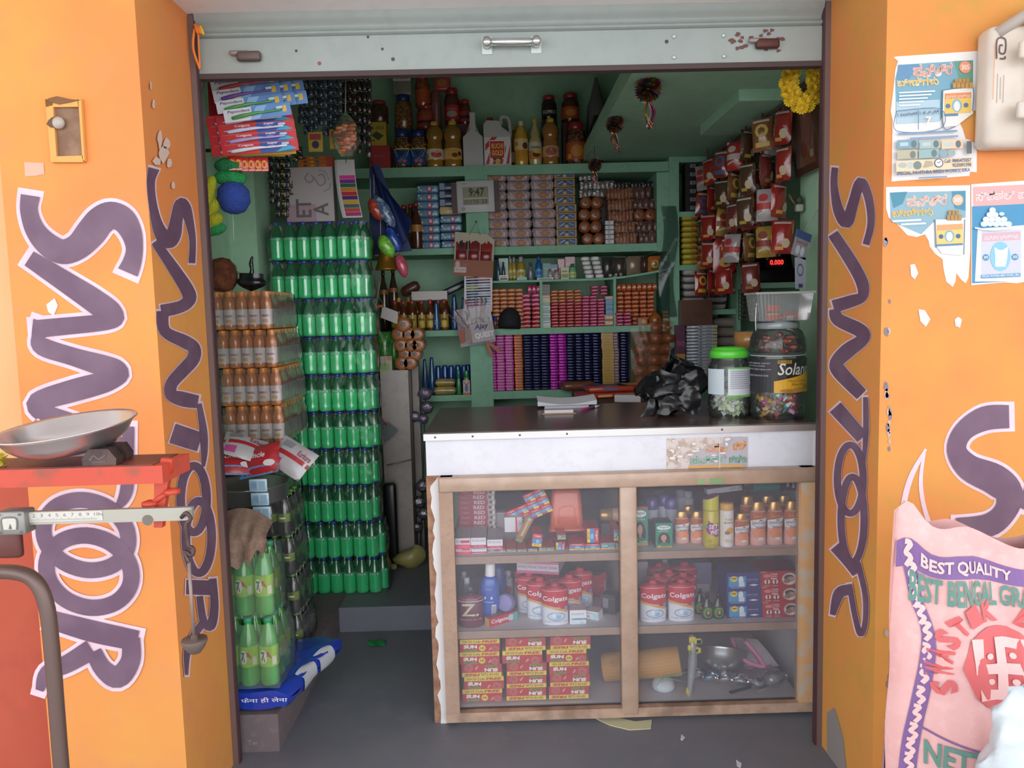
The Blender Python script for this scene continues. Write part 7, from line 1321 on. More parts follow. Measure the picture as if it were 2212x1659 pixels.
# ---- hanging plastic goods between stack and shelves: navy sheet, coloured packs, bell
NAV = M('14285c',.6, bump=(6., .4)); b = MB()
b.grid(lambda u, v: (lambda a, e_: a.lerp(e_, v) + V(0,.03 * sin(u * 9 + v * 2),0))(pt(800 + 12 * u, 340 + 40 * u, 4.0), pt(842 + 50 * u, 545 - 65 * u + 18 * sin(u * 3.1),3.95)),12,12, NAV); b.grid(lambda u, v: pt(798 + (20 + 72 * v) * u, 362 + 190 * v - 10 * u, 4.02),6,8, NAV); tag(b.build('navy_sheet'),'dark navy cloth hanging slantwise between the bottles and shelves','cloth')
for i, (x0, y0, x1, y1, r_, c, c2, lb) in enumerate(((808,420,852,492,14,'4c6488','a8b8d0','blue packet with white spots hanging by the navy cloth'),(800,428,824,476,15,'a84030','c85a44','red packet hanging at the top of the coloured packs'),(836,488,864,545,12,'1c3c8c','3c5cb0','royal blue packet hanging among the coloured packs'),(822,508,848,556,17,'6cb03c','8cd050','lime green packet hanging above the golden bell'),(860,548,876,600,12,'b84860','d06478','pink packet hanging lowest of the coloured packs'))):
    p0, p1 = pt(x0, y0,3.9), pt(x1, y1,3.9); n_ = 9; b = MB(); b.tube([p0.lerp(p1, k / n_) for k in range(n_ + 1)],[W(r_, 3.9) * max(.12, sin(math.pi * k / n_) ** .5) for k in range(n_ + 1)], M(c, .25, coat=.8, noise=(c2,40., .5,.62), bump=(20., .4)),14); b.tube([p0, p0 + V(.0,.02,.10)],.002,'a8a4a4',4)
    tag(b.build('balloon_pack'), lb, 'packet','coloured packs by the navy cloth')
q = pt(836,583,3.92); Rb = W(26,3.92); b = MB(); b.lathe([(Rb, 0),(Rb * .98,.004),(Rb * .8,.03),(Rb * .66,.06),(Rb * .62,.085),(Rb * .4,.1),(.004,.105)], M('a87828',.3,.8), seg=20); b.tube([(0,0,.1),(0,.02,.2)],.002,'a89878',4); tag(b.build('brass_bell', None, q),'golden bell-shaped bowl hanging below the coloured packs','bell')
# ---- shelves at the right: narrow bay
RX0, RX1 = PX1, xat(1590, YSH, 1.4)
rsu = tag(empty('side_shelving',(0, YSH, ZP)),'narrow pale green shelf bay right of the main shelves','shelving')
RS = [pt(1490,457, YSH).z, pt(1495,572, YSH).z, pt(1560,668, YSH).z, pt(1490,812, YSH).z]
wsb('post', RX1, RX1 + .025, YSH - .01, YBW, ZP, ZLO, GREEN2, rsu); wsb('top_board', RX0, RX1, YSH, YBW, ZLO - .03, ZLO, GREEN2, rsu)
for z in RS: wsb('shelf_board', RX0, RX1, YSH, YBW, z - .03, z, GREEN2, rsu)
X, w, h = slot(1477,1512,352, YSH + .06, RS[0]); hb_ = h / 6
bb_ = carton('black_carton', w, .08, hb_ * .97,'1c1a1e',[('r',.3,.3,.62,.72,'a8a6a8'),('r',.34,.34,.58,.68,'3c3a3c'),('r',.38,.34,.42,.68,'a8a6a8'),('r',.5,.34,.53,.68,'a8a6a8')])
for i in range(6): place(bb_, (X, YSH + .06, RS[0] + hb_ * i),'black carton with small barcode, %s from the bottom' % ORD[i],'carton','black barcode cartons')
X, w, h = slot(1470,1505,466, YSH + .06, RS[1]); hy = h / 9; b = MB(); b.pillow((0,0,0), w, .08, hy * .98, hy * .46, M('b09c30',.3, coat=.6), n=3); b.decals(front(w, hy, -.04),[('r',.6,.1,.95,.4,'a84030'),('r',.1,.4,.5,.7,'c8b858')], e0=.001); yp = b.build('yellow_pack')
for i in range(9): place(yp, (X + jit(.004), YSH + .05, RS[1] + hy * i),'yellow packet in the narrow bay, %s from the bottom' % ORD[i],'packet','yellow packets in the narrow bay')
X, w, h = slot(1472,1520,580, YSH + .06, RS[2]); hc2 = h / 6; b = MB(); b.pillow((0,0,0), w, .1, hc2 * .98, hc2 * .45, M('b0a498',.5, coat=.3), n=3); b.decals(front(w, hc2,-.05),[('r',0,.7,1,.95,'2c2c50'),('t','Salt',.4,.25,.7,.6,'8c847c')], e0=.001); cp_ = b.build('cream_pack')
for c in range(2):
    for i in range(6): place(cp_, (X + c * w * 1.02 + jit(.006), YSH + .06 + .03 * c, RS[2] + hc2 * i),'cream packet with navy edge, %s from the bottom, %s pile' % (ORD[i],('left','right')[c]),'packet','cream packets with navy edges')
X, w, h = slot(1535,1588,684, YSH + .08, RS[3]); hs_ = .056; b = MB(); b.pillow((0,0,0), w, .12, hs_ * .97, hs_ * .45, M('8c8078',.6, bump=(30., .3)), n=3); gs = b.build('grain_bag')
for i in range(6): place(gs, (X, YSH + .09, RS[3] + hs_ * i),'grey-beige bag in the narrow bay, %s from the bottom' % ORD[i],'bag','grey-beige bags in the narrow bay')
X, w, h = slot(1477,1528,648, YSH - .02, pt(1500,702, YSH - .02).z); zb1 = pt(1500,702, YSH - .02).z
X2, w2, h2 = slot(1480,1546,702, YSH - .04, RS[3]); hv = h2 / 16
b = MB(); b.pillow((0,0,0), w2,.07, hv * .96,.004, M('9a9ca4',.35,.3, coat=.4, bump=(50., .5)), n=1); b.decals(front(w2, hv, -.035),[('r',.36,.1,.98,.9,'a8acb4'),('r',.4,.4,.5,.7,'3c4450'),('r',.62,.3,.8,.6,'7a7e88'),('r',.86,.2,.96,.8,'b8a448')], e0=.001); sv = b.build('silver_pack')
for i in range(16): place(sv, (X2 + jit(.002), YSH - .047, RS[3] + hv * i),'silver-blue flat pack, %s from the bottom of its pile' % ORD[i],'pack','silver-blue flat packs')
place(carton('brown_carton', w * 1.3,.08, h, '5a3628',[('r',.4,.3,.8,.5,'4a2c20')]),(X - .01, YSH - .052, RS[3] + h2 + .001),'dark brown carton on top of the silver-blue packs','carton')
X, w, h = slot(1460,1479,702, YSH - .02, RS[3]); place(carton('purple_carton', w, .05, h, '5c2c48',[('r',0,.2,1,.45,'a87c34'),('r',0,.6,1,.7,'7c3c5c')]),(X - .008, YSH - .04, RS[3]),'tall purple and gold carton beside the silver-blue packs','carton')
wsb('shelf_lip', xat(1455, YSH - .06,1.1), RX1, YSH - .09, YSH, RS[3] - .03, RS[3], GREEN2, rsu)
# clear plastic sheet on the post
b = MB(); b.grid(lambda u, v: pt(1428 + 32 * u + 6 * sin(v * 7),445 + 240 * v, YSH - .03 - .01 * sin(u * 3 + v * 9)),6,12, M('24403c',.2, coat=.8, alpha=.55, bump=(14., .6))); tag(b.build('plastic_sheet'),'dark strip of clear plastic stuck to the green post','plastic')
# dark side room: shelf, weighing machine, crate
zs_ = pt(1650,612,4.4).z; b = MB(); b.box(RX1 + .03,2.29,4.3, YBW, zs_ - .03, zs_, GREENL); tag(b.build('side_shelf'),'green shelf in the dark side room','shelf')
X, w, h = slot(1625,1715,550,4.4, zs_); b = MB(); b.pillow((0,0,0), w, .2, h * .5,.01, M('1c1a1c',.4)); b.prism([(-w * .4,-.1, h * .5),(w * .4,-.1, h * .5),(w * .4,-.06, h),(-w * .4,-.06, h)],(0,.08,0), M('161416',.35)); b.decals(front(w * .5, h * .3,-.1, z0=h * .55),[('r',0,0,1,1,'100c0c')]); b.text(front(w * .4, h * .22,-.106, z0=h * .6),'0.000',.1,.1,.9,.9, M('ff3030', emit=1.5),.001,.02); tag(b.build('digital_scale', None, (X, 4.45, zs_)),'black digital scale with red figures in the dark side room','scale')
b = MB(); x0, x1 = xat(1597,4.35,1.4), xat(1640,4.35,1.4); z0, z1 = pt(1615,690,4.35).z, zs_ - .035
for k in range(6): b.cyl((x0 + (x1 - x0) * k / 5,4.36, z0),(x0 + (x1 - x0) * k / 5,4.36, z1),.003, M('4c4840',.6),5)
for k in range(8): b.cyl((x0,4.36, z0 + (z1 - z0) * k / 7),(x1,4.36, z0 + (z1 - z0) * k / 7),.003, M('4c4840',.6),5)
tag(b.build('wire_grid'),'dim wire grid under the side room shelf','grid')
# ---- snack packets hung along the right
RX = 1.15; ZRL = 2.30; b = MB(); b.cyl((RX, 2.95, ZRL),(RX, 4.6, ZRL),.006, M('5a4c44',.5,.5),8); b.cyl((RX, 3.0, ZRL),(RX, 3.0, ZLO - .04),.004,'5a4c44',6); b.cyl((RX, 4.3, ZRL),(RX, 4.3, ZLO),.004,'5a4c44',6); tag(b.build('hanging_rail'),'thin rail under the loft carrying the snack packets','rail')
pals = [('8c2420','c89048'),('a82c28','b8b0a8'),('7a5030','c0a050'),('6c2c28','94602c'),('9c9494','a83030'),('8c3020','3c5c8c'),('4c3424','a89038'),('a08038','7c2c24'),('a02820','d0b048')]
protos = []
for c, c2 in pals: protos.append(pouch('hanging_packet',.085,.135,.045, M(c, .22, coat=.8, bump=(22., .5)),[('p',[(0,.3),(1,.6),(1,.9),(0,.55)], c2),('r',.2,.1,.6,.2, c2),('e',.7,.3,.2,.14,'b8a488'),('r',.1,.88,.9,.94,'a8a098')] if len(protos) % 3 == 0 else [('r',0,.35,1,.55, c2),('e',.35,.72,.25,.12, c2),('s',[(.1,.2),(.5,.28),(.9,.18)],.06,'b8b0a8')] if len(protos) % 3 == 1 else [('e',.5,.6,.34,.2, c2),('r',.15,.12,.85,.26, c2),('r',.1,.86,.9,.93,'b8b0a8')],8))
R2 = random.Random(17); k = 0
STR = [(3.17,.0,4),(3.29,-.03,3),(3.40,.03,4),(3.51,-.03,3),(3.62,.02,5),(3.73,-.03,4),(3.84,.03,4),(3.94,-.02,5),(4.04,.03,5),(4.14,-.03,5),(4.24,.02,4),(4.33,-.02,5),(4.42,.03,5)]
for j, (Y, dx, n_) in enumerate(STR):
    st = MB(); zb = ZRL - .145 * n_ - .02; st.box(RX + dx - .006, RX + dx + .006, Y + .019, Y + .0205, zb, ZRL + .004, M('3a3230',.5)); tag(st.build('hanging_strip'),'dark strip of snack packets hung from the rail, %s from the front' % ORD[j],'strip','strips of snack packets')
    for i in range(n_):
        k += 1
        place(protos[(j * 2 + i * (1 if j % 3 else 0)) % 9],(RX + dx + R2.uniform(-.012,.012), Y, ZRL - .145 * (i + 1) - .01),'snack packet, %s strip from the front, %s from the top' % (ORD[j], ORD[i]),'snack packet','snack packets hung along the right',(R2.uniform(-.08,.04), R2.uniform(-.08,.08), R2.uniform(-1.25,-.35) if k % 3 else R2.uniform(.3,.9)))
o = pouch('hanging_packet',.12,.17,.03, M('8c2424',.25, coat=.7),[('e',.5,.55,.42,.34,'b8b4b2'),('e',.5,.3,.3,.14,'b8903c'),('t','Uday',.3,.55,.7,.66,'6c3030',.01),('s',[(.1,.7),(.5,.92),(.9,.7)],.04,'a8242c')]); q = pt(1563,585,3.95); place(o, (q.x, 3.93, q.z - .01),'red packet with big white oval hanging lowest at the right','snack packet')
b = MB(); b.tube([q + V(0,-.02,.15),(q.x, 3.95, ZRL)],.0015,'4a4040',4); b.box(q.x - .004, RX + .004,3.945,3.955, ZRL - .004, ZRL + .004,'4a4040'); tag(b.build('string'),'thin string holding the white-ovalled packet','string')
# framed picture on the right wall
p0, p1 = ptx(1721,391, XWR - .03), ptx(1774,352, XWR - .03); FR = M('4c2c22',.4, coat=.3); zf = (p0.z + p1.z) / 2
fr_ = empty('framed_picture',(XWR - .012,(p0.y + p1.y) / 2, zf)); tag(fr_, 'brown-framed religious picture on the right inner wall','picture'); fl = abs(p0.y - p1.y) / 2; fh = .34
for a in ((-fl, fl, 0,.03),(-fl, fl, fh - .03, fh),(-fl, -fl + .03,.03, fh - .03),(fl - .03, fl, .03, fh - .03)): b = MB(); b.box(-.024,0, a[0], a[1], a[2], a[3], FR); b.build('frame', fr_)
b = MB(); b.box(-.01,0,-fl + .03, fl - .03,.03, fh - .03, M('6a4a38',.3, coat=.6, noise=('8c5c3c',10., .4,.6))); b.decals(plane((-.0105, fl - .03,.03),(0,-2 * (fl - .03),0),(0,0, fh - .06)),[('e',.5,.55,.25,.3,'7c5048'),('e',.5,.75,.1,.1,'94705c'),('e',.3,.25,.15,.12,'743c34'),('r',.6,.1,.8,.2,'8c7c6c')]); b.build('picture_print', fr_)
fr_.rotation_euler = (0, rad(-7),0)
b = MB(); q = ptx(1726,452, XWR - .03); b.pillow((q.x, q.y, q.z - .01),.03,.03,.03,.006, M('b0aca4',.5)); b.lathe([(.012,0),(.016,.02),(.008,.035)], M('3a4438',.6), c=(q.x, q.y, q.z + .02), seg=10)
for k in range(2): b.cyl((q.x - .01, q.y, q.z + .01),(q.x - .05, q.y - .02, q.z + .05 + .01 * k),.0012,'b89048',4)
tag(b.build('incense_holder'),'small incense holder fixed to the right inner wall','incense holder')
# battery card and price strip at the wall edge
for pts_, c, lb, dec in ((((1722,494),(1746,514),(1740,562),(1708,548)),'8c8a94','small grey blister card with batteries hung by the right wall',[('r',0,.7,1,1,'3c4a7c'),('t','EverCell',.15,.5,.85,.65,'a83040'),('e',.35,.25,.14,.18,'b8b8c0'),('e',.65,.25,.14,.18,'b8b8c0')]),(((1717,556),(1741,556),(1740,624),(1718,624)),'9a9aa8','white hanging strip card with a looped cable print',[('e',.5,.6,.3,.2,'3c4468'),('e',.5,.6,.24,.15,'9a9aa8'),('r',.3,.04,.7,.16,'3c3468')])):
    P = [pt(x, y, 3.02) for x, y in pts_]; b = MB(); b.prism(P, (0,.003,0), M(c, .4, coat=.3)); b.decals(plane(P[3] + V(0,-.001,0), P[2] - P[3], P[0] - P[3]), dec); b.tube([(P[0] + P[1]) / 2, V(XWR + .004,(P[0] + P[1]).y / 2 + .01, P[0].z + .12)],.0015,'a0a0a0',4); tag(b.build('hanging_card'), lb, 'card')
# tinsel balls
TC = ['c8a030','b03030','2c8c4c','3c5cb0','c8c8cc','b03c88','d0b048','c85a30']
for px, py, Y, R_px, lb, yt in ((1400,192,3.0,30,'largest tinsel ball, nearest the shutter',0),(1328,268,3.55,21,'middle tinsel ball with pink tassel',0),(1285,357,4.15,16,'smallest tinsel ball, farthest back',0)):
    q = pt(px, py, Y); R_ = W(R_px, Y); root = empty('tinsel_ball', q); tag(root, lb, 'decoration','tinsel balls under the ceiling'); b = MB(); R3 = random.Random(px)
    for k in range(170):
        zz = 1 - 2 * (k + .5) / 170; a = k * 2.39996; d = V(math.sqrt(1 - zz * zz) * cos(a), math.sqrt(1 - zz * zz) * sin(a), zz); t = d.cross(V(.3,.2,1)).normalized() * R_ * .12; c = TC[int((zz + 1) * 2.9 + a * .4) % 8]
        b.add([d * R_ * .2 - t, d * R_ * .2 + t, d * R_ * .8 + t * 1.3, d * R_, d * R_ * .8 - t * 1.3],[(0,1,2,3,4)], M(c, .22,.75))
    b.build('pompom', root); b = MB()
    for k in range(7): b.tube(crom([(0,0,-R_ * .8),(R_ * R3.uniform(-.4,.5),0,-R_ * 1.6),(R_ * R3.uniform(-.2,.7),0,-R_ * R3.uniform(2.2,2.9))],4), R_ * .045, M(('a87c30','2c2420','b03070','c8c4c0')[k % 4],.25,.7),4)
    b.build('tassel', root); b = MB(); b.tube([(0,0, R_ * .6),(0,0, ZLO - q.z if q.x > .5 and Y > 2.7 and q.z < ZLO else 2.95 - q.z)],.001,'3a3838',4); b.build('thread', root)
# marigold garland
gd = empty('marigold_garland', pt(1730,140,2.63)); tag(gd, 'yellow marigold garland hanging in the upper right corner','garland'); gq = gd.location.copy()
b = MB(); R3 = random.Random(12)
for L_ in range(4):
    n_ = 14 - 2 * L_
    for k in range(n_):
        a = 6.283 * k / n_ + L_ * .2; r0, r1 = .004,.020 - .004 * L_; e_ = .012 * L_ / 3; c, s = cos(a), sin(a); b.add([(-s * .002,-e_, c * .002),(s * .002,-e_, -c * .002),(c * r1 + s * .0035,-e_ - .006, s * r1 - c * .0035),(c * r1 * 1.12,-e_ - .008, s * r1 * 1.12),(c * r1 - s * .0035,-e_ - .006, s * r1 + c * .0035)],[(0,1,2,3,4)], M('d8b820' if L_ < 2 else 'c8a018',.8))
b.lathe([(.001,0),(.012,.004),(.016,.010),(.010,.016),(.001,.018)], M('c8a41c',.8), seg=10); fl0 = b.build('flower')
pos = [(1706,148),(1700,165),(1694,182),(1697,200),(1706,216),(1718,228),(1733,232),(1748,230),(1758,218),(1766,202),(1770,184),(1768,166),(1764,148),(1716,160),(1712,180),(1716,200),(1730,214),(1746,208),(1752,192),(1752,174),(1754,156),(1740,220),(1708,190),(1760,176)]
for i, (x, y) in enumerate(pos):
    o = fl0 if i == 0 else fl0.copy()
    if i: COL.objects.link(o)
    o.parent = gd; o.location = pt(x, y, 2.62 + .008 * (i % 3)) - gq; o.rotation_euler = (R3.uniform(-.5,.5), R3.uniform(0,6), R3.uniform(-.5,.5))
b = MB(); b.tube(crom([pt(x, y, 2.635) - gq for x, y in ((1708,130),(1700,170),(1702,210),(1733,228),(1762,212),(1768,170),(1766,130))]),.004,'6a4c24',5); b.build('garland_cord', gd)
# ================================================================== on the counter top
def ctop(px, py): return ptz(px, py, ZT)
CLEAR = film('c8d4d8',.05,.16,.05)
def sweets(root, r0, z0, z1, n, cols, seed, sc=1.):
    """wrapped sweets one can count only in part: those against the wall of the jar, one mesh each"""
    R3 = random.Random(seed); ps = []
    for k, (c1, c2) in enumerate(cols):
        b = MB(); b.pillow((0,0,0),.030 * sc, .012 * sc, .014 * sc, .005, M(c1,.3, coat=.6), n=1)
        for s in (-1,1): b.add([(s * .014 * sc, 0,.004),(s * .014 * sc, 0,.011),(s * .026 * sc, .003,.016 * sc),(s * .026 * sc, -.003,.0)],[(0,1,2,3)], M(c1,.3, coat=.6))
        b.decals(front(.03 * sc, .014 * sc, -.006 * sc),[('r',.25,.2,.75,.8, c2)]); ps.append(b)
    return ps, R3
def jarfull(name, q, R, H, lid, lidm, label, r0, zs, n, cols, seed, gname, what, prof):
    root = empty(name, q); b = MB(); b.lathe([(r * R, z * H) for r, z in prof], CLEAR, seg=32, cap=False); b.build('jar_body', root)
    b = MB(); b.lathe([(r * R, z * H) for r, z in lid], lidm, seg=28); b.build('lid', root); ps, R3 = sweets(None, R, 0, zs, n, cols, seed, 1.45)
    meshes = []
    for pb_ in ps: o = pb_.build('wrapped_sweet'); meshes.append(o)
    for k in range(n):
        a = R3.uniform(0,6.283); rr = (R * .94 - .040) * math.sqrt(R3.uniform(.2,1)); z = .012 + zs * ((k + .5) / n) ** .9; o = meshes[k % len(meshes)] if k < len(meshes) else meshes[k % len(meshes)].copy()
        if k >= len(meshes): COL.objects.link(o)
        o.location = (q.x + rr * cos(a), q.y + rr * sin(a), q.z + z); o.rotation_euler = (R3.uniform(-.7,.7), R3.uniform(-.9,.9), R3.uniform(-.9,.9)); tag(o, what, 'sweet', gname)
    return root
q = ctop(1587,905); Rj = W(47, q.y); Hj = pt(1587,750, q.y).z - ZT; q.y += Rj * .9
JP = [(.86,.003),(.93,.02),(.98,.08),(.94,.14),(1,.2),(.97,.32),(1,.4),(1,.62),(.95,.74),(.86,.80),(.82,.82),(.82,.88)]
j1 = jarfull('sweet_jar', q, Rj, Hj, [(.84,.84),(.9,.85),(.9,.93),(.84,.95),(.8,.95),(.8,.985),(.3,1)], M('58c83c',.35, coat=.3), None, .74, Hj * .36,70,(('c4ccb8','6c9c48'),('d4d8d0','8cae60'),('b8c89c','d8dcd4'),('c8ccc8','b04c50')),3,'sweets in the green-lidded jar','white and green wrapped sweet in the green-lidded jar', JP)
tag(j1,'clear sweet jar with bright green lid on the counter','jar')
b = MB(); b.decals(wrapf(Rj * 1.0, Hj * .3, Hj * .42,2.6),[('r',.48,0,.98,1,'d0d4dc'),('r',.48,.94,.98,1,'6cae5c'),('r',.48,0,.98,.08,'6cae5c')] + [('r',.52,.3 + .07 * k, .9,.33 + .07 * k, '9a9ca8') for k in range(9)] + [('r',.08,.1,.42,.95,'c0ccd4')], nx=8, e0=.001); b.build('label', j1); j1.rotation_euler.z = -.28
# large jar with dark label
q = ctop(1698,908); Rk = W(61, q.y); zk1 = pt(1698,768, q.y).z; Hk = zk1 - ZT; q.y += Rk * .92
KP = [(.88,.003),(.95,.02),(1,.1),(.98,.2),(1,.3),(1,.94),(.97,1.0)]
j2 = jarfull('sweet_jar', q, Rk, Hk, [(.96,.985),(1.0,.99),(1.0,1.0),(.9,1.0)], M('c0c4c8',.4), None, .76, Hk * .42,85,(('b03040','e0b0a0'),('3c2c2c','c8a060'),('c8a058','8c5c30'),('b04c80','e0b8c8'),('5cb0b8','d8e0e0'),('9cb048','d8d8b0'),('d05038','e8c0a0')),4,'sweets in the black-labelled jar','brightly wrapped sweet in the black-labelled jar', KP)
tag(j2,'large clear jar of mixed sweets with black and yellow label','jar')
b = MB(); b.decals(wrapf(Rk * 1.005, Hk * .43, Hk * .52,3.0),[('r',0,0,1,1,'2c2628'),('r',0,.0,.42,1,'2a2a30'),('t','Solano',.50,.52,.96,.88,'d8d4d0',.012,.25),('r',.5,.86,.66,.96,'b8902c'),('t','BIGGER',.51,.88,.65,.95,'2a2420',.01),('b',[(.46 + .045 * k, 0) for k in range(13)],[(.46 + .045 * k, .34 + .023 * k) for k in range(13)],'dca42c'),('t','More Creamy',.62,.30,.9,.38,'6a4c18',0,.2),('t','More Pleasure',.66,.2,.94,.28,'6a4c18',0,.2),('e',.62,.06,.1,.05,'a8742c'),('e',.78,.08,.12,.07,'b8843c'),('e',.9,.14,.08,.06,'a8742c'),('t','SUGGESTIONS / FEEDBACK, CONTACT',.03,.84,.42,.89,'c0c0c4'),('t','EXECUTIVE, AT BASE ADDRESS',.03,.76,.36,.81,'b0b0b4'),('t','feedback.in@wrigley.com',.08,.66,.43,.72,'c0c0c4'),('t','MONTHS FROM MANUFACTURE',.03,.48,.4,.53,'c0c0c4'),('s',[(.1,.24),(.12,.34),(.14,.24),(.1,.24)],.015,'b8b8bc')], asp=1.6, nx=10, e0=.001); b.build('label', j2); j2.rotation_euler.z = -.33
z2_ = ZT + Hk + .001; H3 = pt(1698,692, q.y).z - z2_
j3 = empty('sweet_jar',(q.x, q.y, z2_)); tag(j3,'clear round jar with pale screw lid stacked on the black-labelled one','jar')
b = MB(); b.lathe([(.92 * Rk, 0),(Rk, .01),(Rk * 1.0, H3 * .25),(Rk * .96, H3 * .5),(Rk * .84, H3 * .7),(Rk * .7, H3 * .78)], CLEAR, seg=32, cap=False); b.build('jar_body', j3)
b = MB(); b.lathe([(Rk * .72, H3 * .76),(Rk * .76, H3 * .78),(Rk * .76, H3 * .94),(Rk * .7, H3 * .96),(Rk * .6, H3 * .97),(Rk * .6, H3 * .995)], film('c4ccd0',.5,.2,.1), seg=28); b.build('lid', j3)
R3 = random.Random(6); sp_ = MB(); sp_.pillow((0,0,0),.05,.02,.02,.006, M('5c2c24',.3, coat=.6, noise=('8c3c30',20., .4,.6)), n=1); sp_.decals(front(.05,.02,-.01),[('e',.5,.5,.3,.3,'a8402c')]); sp_ = sp_.build('wrapped_bar')
for k in range(16):
    a = k * 2.4; rr = Rk * .62 * (.5 + .5 * (k % 3) / 2); place(sp_, (q.x + rr * cos(a), q.y + rr * sin(a), z2_ + .004 + .012 * (k // 3)),'dark red wrapped cake in the pale-lidded jar','sweet','wrapped cakes in the pale-lidded jar',(0,0, a))
# clear ribbed box on top
z3_ = z2_ + H3 * .998; bx, bw, bh = slot(1636,1760,628, q.y - Rk * .7, z3_); RB2 = film('d4d4d8',.22,.16,.1); bd = bw * .62
root = empty('plastic_box',(q.x - .002, q.y - .02, z3_)); tag(root, 'clear ribbed plastic box with lid topping the stacked jars','box')
def rib(u, v):
    a = u * 4; i = min(int(a),3); t = a - i; c = [(-1,-1),(1,-1),(1,1),(-1,1),(-1,-1)]; p = c[i][0] + (c[i + 1][0] - c[i][0]) * t, c[i][1] + (c[i + 1][1] - c[i][1]) * t; k = .43 + .06 * v + .004 * sin(u * 6.283 * 60)
    return (p[0] * bw * k, p[1] * bd * k, bh * .9 * v)
b = MB(); b.grid(rib, 240,2, RB2); b.box(-bw * .43, bw * .43,-bd * .43, bd * .43,0,.002, RB2); b.build('box_body', root)
b = MB(); b.box(-bw * .52, bw * .52,-bd * .52, bd * .52, bh * .9, bh * .97, film('dcdcdc',.5,.2,.1)); b.build('lid', root)
for i, (x, y_, a, c, w_, h_, lb) in enumerate(((-.033,-.02,0,'c85a34',.045,.055,'orange and grey pack standing in the clear ribbed box'),(.0,0,.6,'b0603c',.07,.02,'orange packet lying in the clear ribbed box'),(.035,-.01,-.5,'b84c34',.05,.03,'red-orange packet leaning in the clear ribbed box'),(.028,-.025,0,'d4d0d0',.025,.015,'white slip at the bottom of the clear ribbed box'))):
    o = carton('small_pack', w_, .012, h_, c, [('r',0,.45,1,.6,'4a4444'),('r',0,.36,1,.45,'d8a040'),('t','STAR',.3,.47,.9,.59,'c8a080')] if i == 0 else [('r',.1,.3,.9,.5,'d8a060')]); place(o, (q.x + x, q.y - .02 + y_, z3_ + .0035), lb, 'pack', None, (0,0, a * .4))
b = MB(); b.tube(crom([pt(1634,660, q.y - Rk), pt(1632,690, q.y - Rk), pt(1633,716, q.y - Rk)]),.0022, STEEL, 6); b.tube([pt(1634,660, q.y - Rk),(q.x - bw * .45, q.y - .02 - bd * .3, z3_ + bh * .9)],.002, STEEL, 6); tag(b.build('steel_wire'),'thin wire handle hanging at the left of the ribbed box','wire')
# tape rolls on a rear jar
qy = ctop(1625,888); qy.y += .08; Yt = qy.y; zt0 = pt(1618,752, Yt).z; xt_ = xat(1622, Yt, zt0)
b = MB(); Rr_ = W(37, Yt); b.lathe([(Rr_ * .9,0),(Rr_, .01),(Rr_, (zt0 - ZT) * .8),(Rr_ * .8,(zt0 - ZT) * .88)], CLEAR, seg=24, cap=False); o = b.build('sweet_jar', None, (xt_, Yt, ZT)); c = MB(); c.lathe([(Rr_ * .84,(zt0 - ZT) * .86),(Rr_ * .9,(zt0 - ZT) * .87),(Rr_ * .9, zt0 - ZT)], M('2c6cb0',.4), seg=24); c.build('lid', o); tag(o, 'blue-lidded jar standing behind the green-lidded one','jar')
ht_ = pt(1618,716, Yt).z - zt0; b = MB(); b.lathe([(Rr_ * .55,0),(Rr_ * .95,0),(Rr_ * .95, ht_),(Rr_ * .55, ht_),(Rr_ * .55,0)], M('b0804c',.3, coat=.5), seg=28, cap=False); b.lathe([(Rr_ * .6, ht_ + .0005),(Rr_ * .5, ht_ + .0005),(Rr_ * .5,0),(Rr_ * .6,0)], M('5878a8',.5), seg=28, cap=False); tag(b.build('tape_roll', None, (xt_, Yt, zt0 + .001)),'thick roll of brown packing tape on the blue lid','tape')
# black carrier bag
q0 = ctop(1455,905); BKB = M('17181c',.38, coat=.25); wb = W(168, q0.y); hb0 = pt(1455,800, q0.y).z - ZT; R3 = random.Random(44)
def bag(u, v):
    a = u * 6.2832; s = sin(min(1, v * 1.15) * 2.75 + .2); n_ = 1; top = 1 + .28 * math.exp(-((a - 1.0) ** 2) * 1.2) - .3 * math.exp(-((a - 3.4) ** 2))
    return (q0.x + wb * .5 * cos(a) * s * n_ * .95 + .03 * v, q0.y + .13 + .12 * sin(a) * s * n_, ZT + .001 + hb0 * 1.1 * v ** .8 * (top if v > .4 else 1) * 1)
def crumple(f, a, k, seed):
    def g(u, v):
        p = Vector(f(u, v)); n = noise.noise_vector(p * k + V(seed, 0,0)) + .5 * noise.noise_vector(p * k * 2.3 + V(0, seed, 0)); p = p + n * a
        return V(p.x, p.y, max(p.z, ZT + .001))
    return g
b = MB(); b.grid(crumple(bag, .03,13,3),72,36, BKB)
b.grid(crumple(lambda u, v: pt(1444 + 66 * v - 10 * u, 808 - 8 * v, q0.y + .13).lerp(pt(1466 + 34 * v, 770 + 14 * v, q0.y + .17), u),.014,18,9),16,14, BKB)
b.grid(crumple(lambda u, v: pt(1425 + 85 * u, 800 + 95 * v, q0.y + .015),.022,15,5),28,24, BKB)
b.grid(crumple(lambda u, v: pt(1384 + 44 * v * (1 - u) + 30 * u, 900 - 90 * v, q0.y + .06),.016,16,7),16,18, BKB); tag(b.build('carrier_bag'),'crumpled black plastic carrier bag on the counter','bag')
